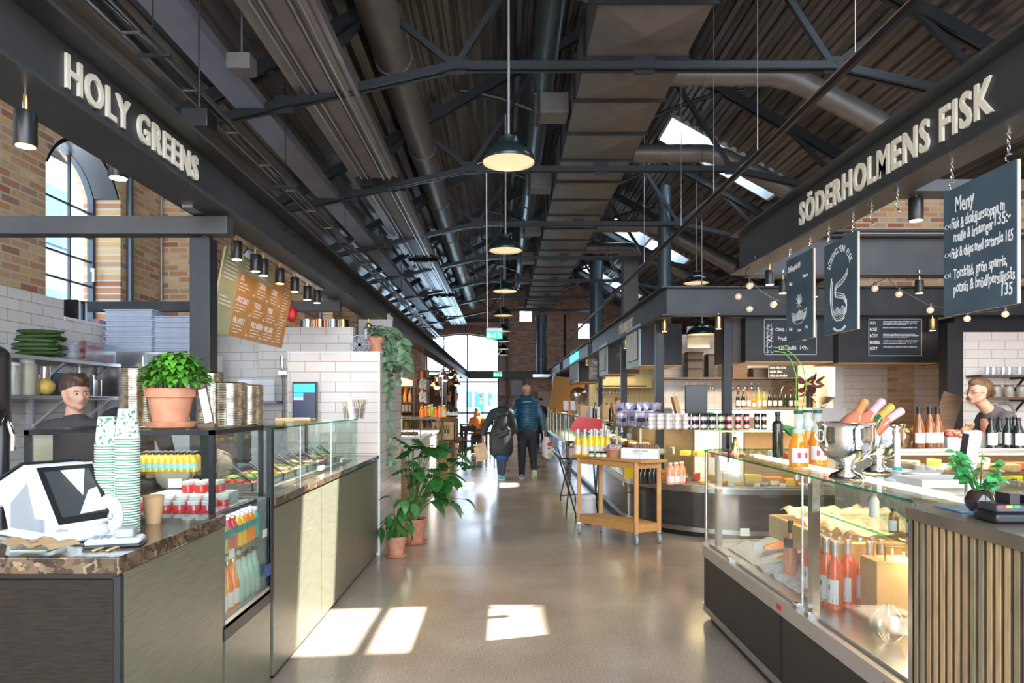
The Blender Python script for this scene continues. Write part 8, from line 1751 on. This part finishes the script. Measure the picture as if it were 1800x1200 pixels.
for i,(Y,x1)in enumerate(((17.6,-1.95),(21.8,-1.85),(25.4,-1.8))):
 t=thing('tall_shelving','tall dark shelving of goods along the left stalls, %s'%['nearest','second','farthest before the entrance'][i],'shelving',(x1-.7,Y,0));b=MB()
 for x in(x1-1.4,x1-.7,x1-.04):b.box(x,x+.04,Y,Y+.4,0,2.35)
 b.box(x1-1.4,x1,Y+.38,Y+.4,0,2.35)
 for z in(.3,.8,1.25,1.7,2.1):b.box(x1-1.4,x1,Y,Y+.4,z,z+.03)
 b.build('shelving_frame',DWOOD,t,world=True)
 for z in(.83,1.28,1.73,2.13):
  for k in range(9):simple('goods_jar' if k%3 else 'goods_bottle','%s on the %s tall shelving on the left'%(['slim bottle','squat jar','orange jar'][k%3],['nearest','second','farthest'][i]),'jar' if k%3 else 'bottle',(x1-1.3+k*.14,Y+.15,z),[[(.035,0),(.035,.17),(.012,.22),(.012,.27)],cyp(.05,.14),cyp(.045,.17)][k%3],[GRN,GLJ,Og][k%3],10,group='%ss on the %s tall shelving'%(['slim bottle','squat jar','orange jar'][k%3],['nearest','second','farthest'][i]))
DC=mat('dark_chair',(.03,.03,.035),.5,0,.1)
for i,(x,y)in enumerate(((-.78,19.4),(-1.2,24.2),(-.5,26.8))):
 table('small black cafe table near the entrance, %s'%['nearest','second','farthest'][i],x-.35,x+.35,y-.35,y+.35,.74,DC,'cafe_table')
ch=thing('cafe_chair','dark wooden cafe chair at the small far tables','chair',(-.15,19.6,0),R(200),'dark cafe chairs near the entrance')
MB().box(-.2,.2,-.2,.2,.43,.46).build('seat',DC,ch);MB().box(-.2,.2,.18,.2,.7,.86).build('backrest',DC,ch)
for x in(-.18,.18):
 for y in(-.18,.18):MB().box(x-.015,x+.015,y-.015,y+.015,0,.86 if y>0 else.43).build('leg',DC,ch)
for x,y,a in((-.78,20.45,0),(-.6,24.2,200),(-1.95,24.4,60),(.15,26.8,190),(-.9,18.7,170)):dup(ch,(x,y,0),R(a))
t=thing('flower_vase','pink and green flower arrangement between the walking couple','flowers',(X(905,24),24,.75));b=MB();b.fixn=False;q=random.Random(61)
for k in range(90):a=q.uniform(0,6.28);leaf(b,(.15*math.cos(a)*q.random(),.15*math.sin(a)*q.random(),.35+q.uniform(0,.35)),(math.cos(a),math.sin(a),q.uniform(-.2,1)),(0,0,1),.16,.06,.3,3,.2)
b.build('foliage',mat('pink_green_flower',(.30,.20,.18),.6,0,.8,6),t,ang=80);MB().lathe([(.08,0),(.12,.3),(.10,.38)],n=16).build('vase',WPLA,t)
tag(MB().box(-.2,.2,-.2,.2,0,.75).build('pedestal',WHITE),'white pedestal under the pink flower arrangement','pedestal').location=(X(905,24),24,0)
tag(MB().box(.3,1.35,31.2,31.6,0,1.25).build('white_booth',mat('white_booth',(.62,.63,.65),.5,0,.05)),'white low booth wall behind the man, near the far wall','booth')
tag(MB().box(.35,.9,31.3,31.5,1.8,2.5).build('dark_screen',mat('dark_screen',(.05,.055,.06),.3)),'dark screen hanging behind the man\'s head','screen')
tag(MB().box(1.3,4.6,30.3,31.3,2.62,2.75).build('far_hood',STEEL),'steel hood under the far flue','hood')
tag(MB().box(1.6,4.8,31.4,31.7,0,2.0).build('far_partition',mat('pinkish_partition',(.45,.36,.34),.6,0,.1)),'pale partition wall at the far right end','partition')
tag(MB().cyl((0,0,0),(0,0,3.0),.05,n=12).build('wall_pipe',BLK),'black vertical pipe on the far gable right of the flue','pipe').location=(X(993,YF-.1),YF-.05,2.6)
for i,(px,w_)in enumerate(((541,.10),(563,.10),(586,.10),(604,.07))):tag(MB().cyl((0,0,0),(0,0,.66),w_,n=18).build('vertical_duct',[STEEL,COPPER,STEEL,BRASS][i]),'vertical metal duct behind the left beam, %s from the left'%OD[i],'duct').location=(X(px,9.6),9.6,2.0)
tag(MB().box(-2.9,-2.1,9.2,10.0,1.9,2.0).build('duct_platform',BLK),'black platform under the vertical ducts behind the white tiles','platform')
tag(MB().box(-2.95,-2.05,9.15,10.05,0,1.9).build('cold_room',WHITE),'white cold room box behind the tiled kitchen wall','cabinet')
tag(MB().sph((0,0,0),(.06,.04,.09),12).build('fire_bell',RED),'red fire alarm bell beside the menu board','alarm').location=(X(513,7.27),7.27,Z(552,7.27))
t=thing('desk_fan','white desk fan half hidden behind the plant pot','fan',(X(632,7.6),7.6,2.0));b=MB()
for k in range(18):a=k*.349;b.tube([(.02*math.cos(a),0,.14+.02*math.sin(a)),(.07*math.cos(a),-.035,.14+.07*math.sin(a)),(.11*math.cos(a),0,.14+.11*math.sin(a))],.0025,4)
b.tube([(.11*math.cos(a),0,.14+.11*math.sin(a))for a in(k*.3 for k in range(22))],.004,5);b.build('fan_guard',WPLA,t);MB().cyl((0,0,0),(0,.02,.12),.012,n=8).cyl((0,.0,0),(0,0,.01),.06,n=16).build('stand',WPLA,t)
b=MB();b.fixn=False
for k in range(4):leaf(b,(0,0,.14),(math.cos(k*1.57),0,math.sin(k*1.57)),(0,1,0),.09,.07,0,3,0)
b.build('blades',GPLA,t)
# ---------------- outside, seen through the glazing ----------------
PB=bricks('pale_facade','y',[(.60,.62,.64),(.70,.70,.70)],(.5,.52,.55),3.2,1.1,.06,.8,0,0,nvar=.05)
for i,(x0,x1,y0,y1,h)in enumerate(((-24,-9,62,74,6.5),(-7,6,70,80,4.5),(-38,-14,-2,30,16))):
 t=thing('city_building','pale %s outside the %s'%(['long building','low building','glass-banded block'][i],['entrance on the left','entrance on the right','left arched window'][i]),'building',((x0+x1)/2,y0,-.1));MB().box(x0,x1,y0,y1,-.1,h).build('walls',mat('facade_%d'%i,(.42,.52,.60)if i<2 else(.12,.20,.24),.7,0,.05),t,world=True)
 if i<2:
  for k in range(5):MB().box(x0+1+k*(x1-x0-2)/5,x0+2.2+k*(x1-x0-2)/5,y0-.05,y0+.02,1,2.6).build('window',mat('blue_window',(.05,.13,.17),.2),t,world=True)
 else:
  for k in range(6):MB().box(x1-.02,x1+.06,0+k*4.6,3.6+k*4.6,3.2,5.0).build('window',MATS['blue_window'],t,world=True);MB().box(x1-.02,x1+.06,0+k*4.6,3.6+k*4.6,6.4,8.2).build('window',MATS['blue_window'],t,world=True)
t=thing('lamp_mast','thin lamp mast outside the arched entrance window','lamp post',(X(832,50),50,-.1));MB().cyl((0,0,0),(0,0,8.2),.07,n=8).box(-.7,.7,-.05,.05,8.1,8.2).box(-.6,-.3,-.1,.1,8.2,8.3).box(.3,.6,-.1,.1,8.2,8.3).build('mast',mat('mast_grey',(.35,.38,.42),.5),t)
t=thing('traffic_light','traffic light outside the entrance glazing','traffic light',(X(845,42),42,-.1));MB().cyl((0,0,0),(0,0,1.3),.05,n=8).build('pole',GPLA,t);MB().box(-.2,.2,-.1,.1,1.0,2.2).build('housing',mat('teal_housing',(.02,.25,.30),.5),t);MB().sph((0,-.1,1.95),(.11,.03,.11),10).build('red_lamp',RED,t);MB().sph((0,-.1,1.62),(.11,.03,.11),10).build('amber_lamp',YEL,t)
t=thing('parked_car','pale parked car outside the entrance','car',(X(868,44),44,-.1));MB().plate([(-2,.3),(2,.3),(2.05,.8),(1.2,.9),(.8,1.4),(-.9,1.4),(-1.4,.9),(-2.05,.8)],[],lambda u,v,w:(u,w,v),1.7).build('car_body',mat('car_silver',(.5,.52,.58),.3,.4,.05),t)
for x in(-1.3,1.3):MB().cyl((x,-.02,.32),(x,.15,.32),.32,n=18).build('wheel',BPLA,t)
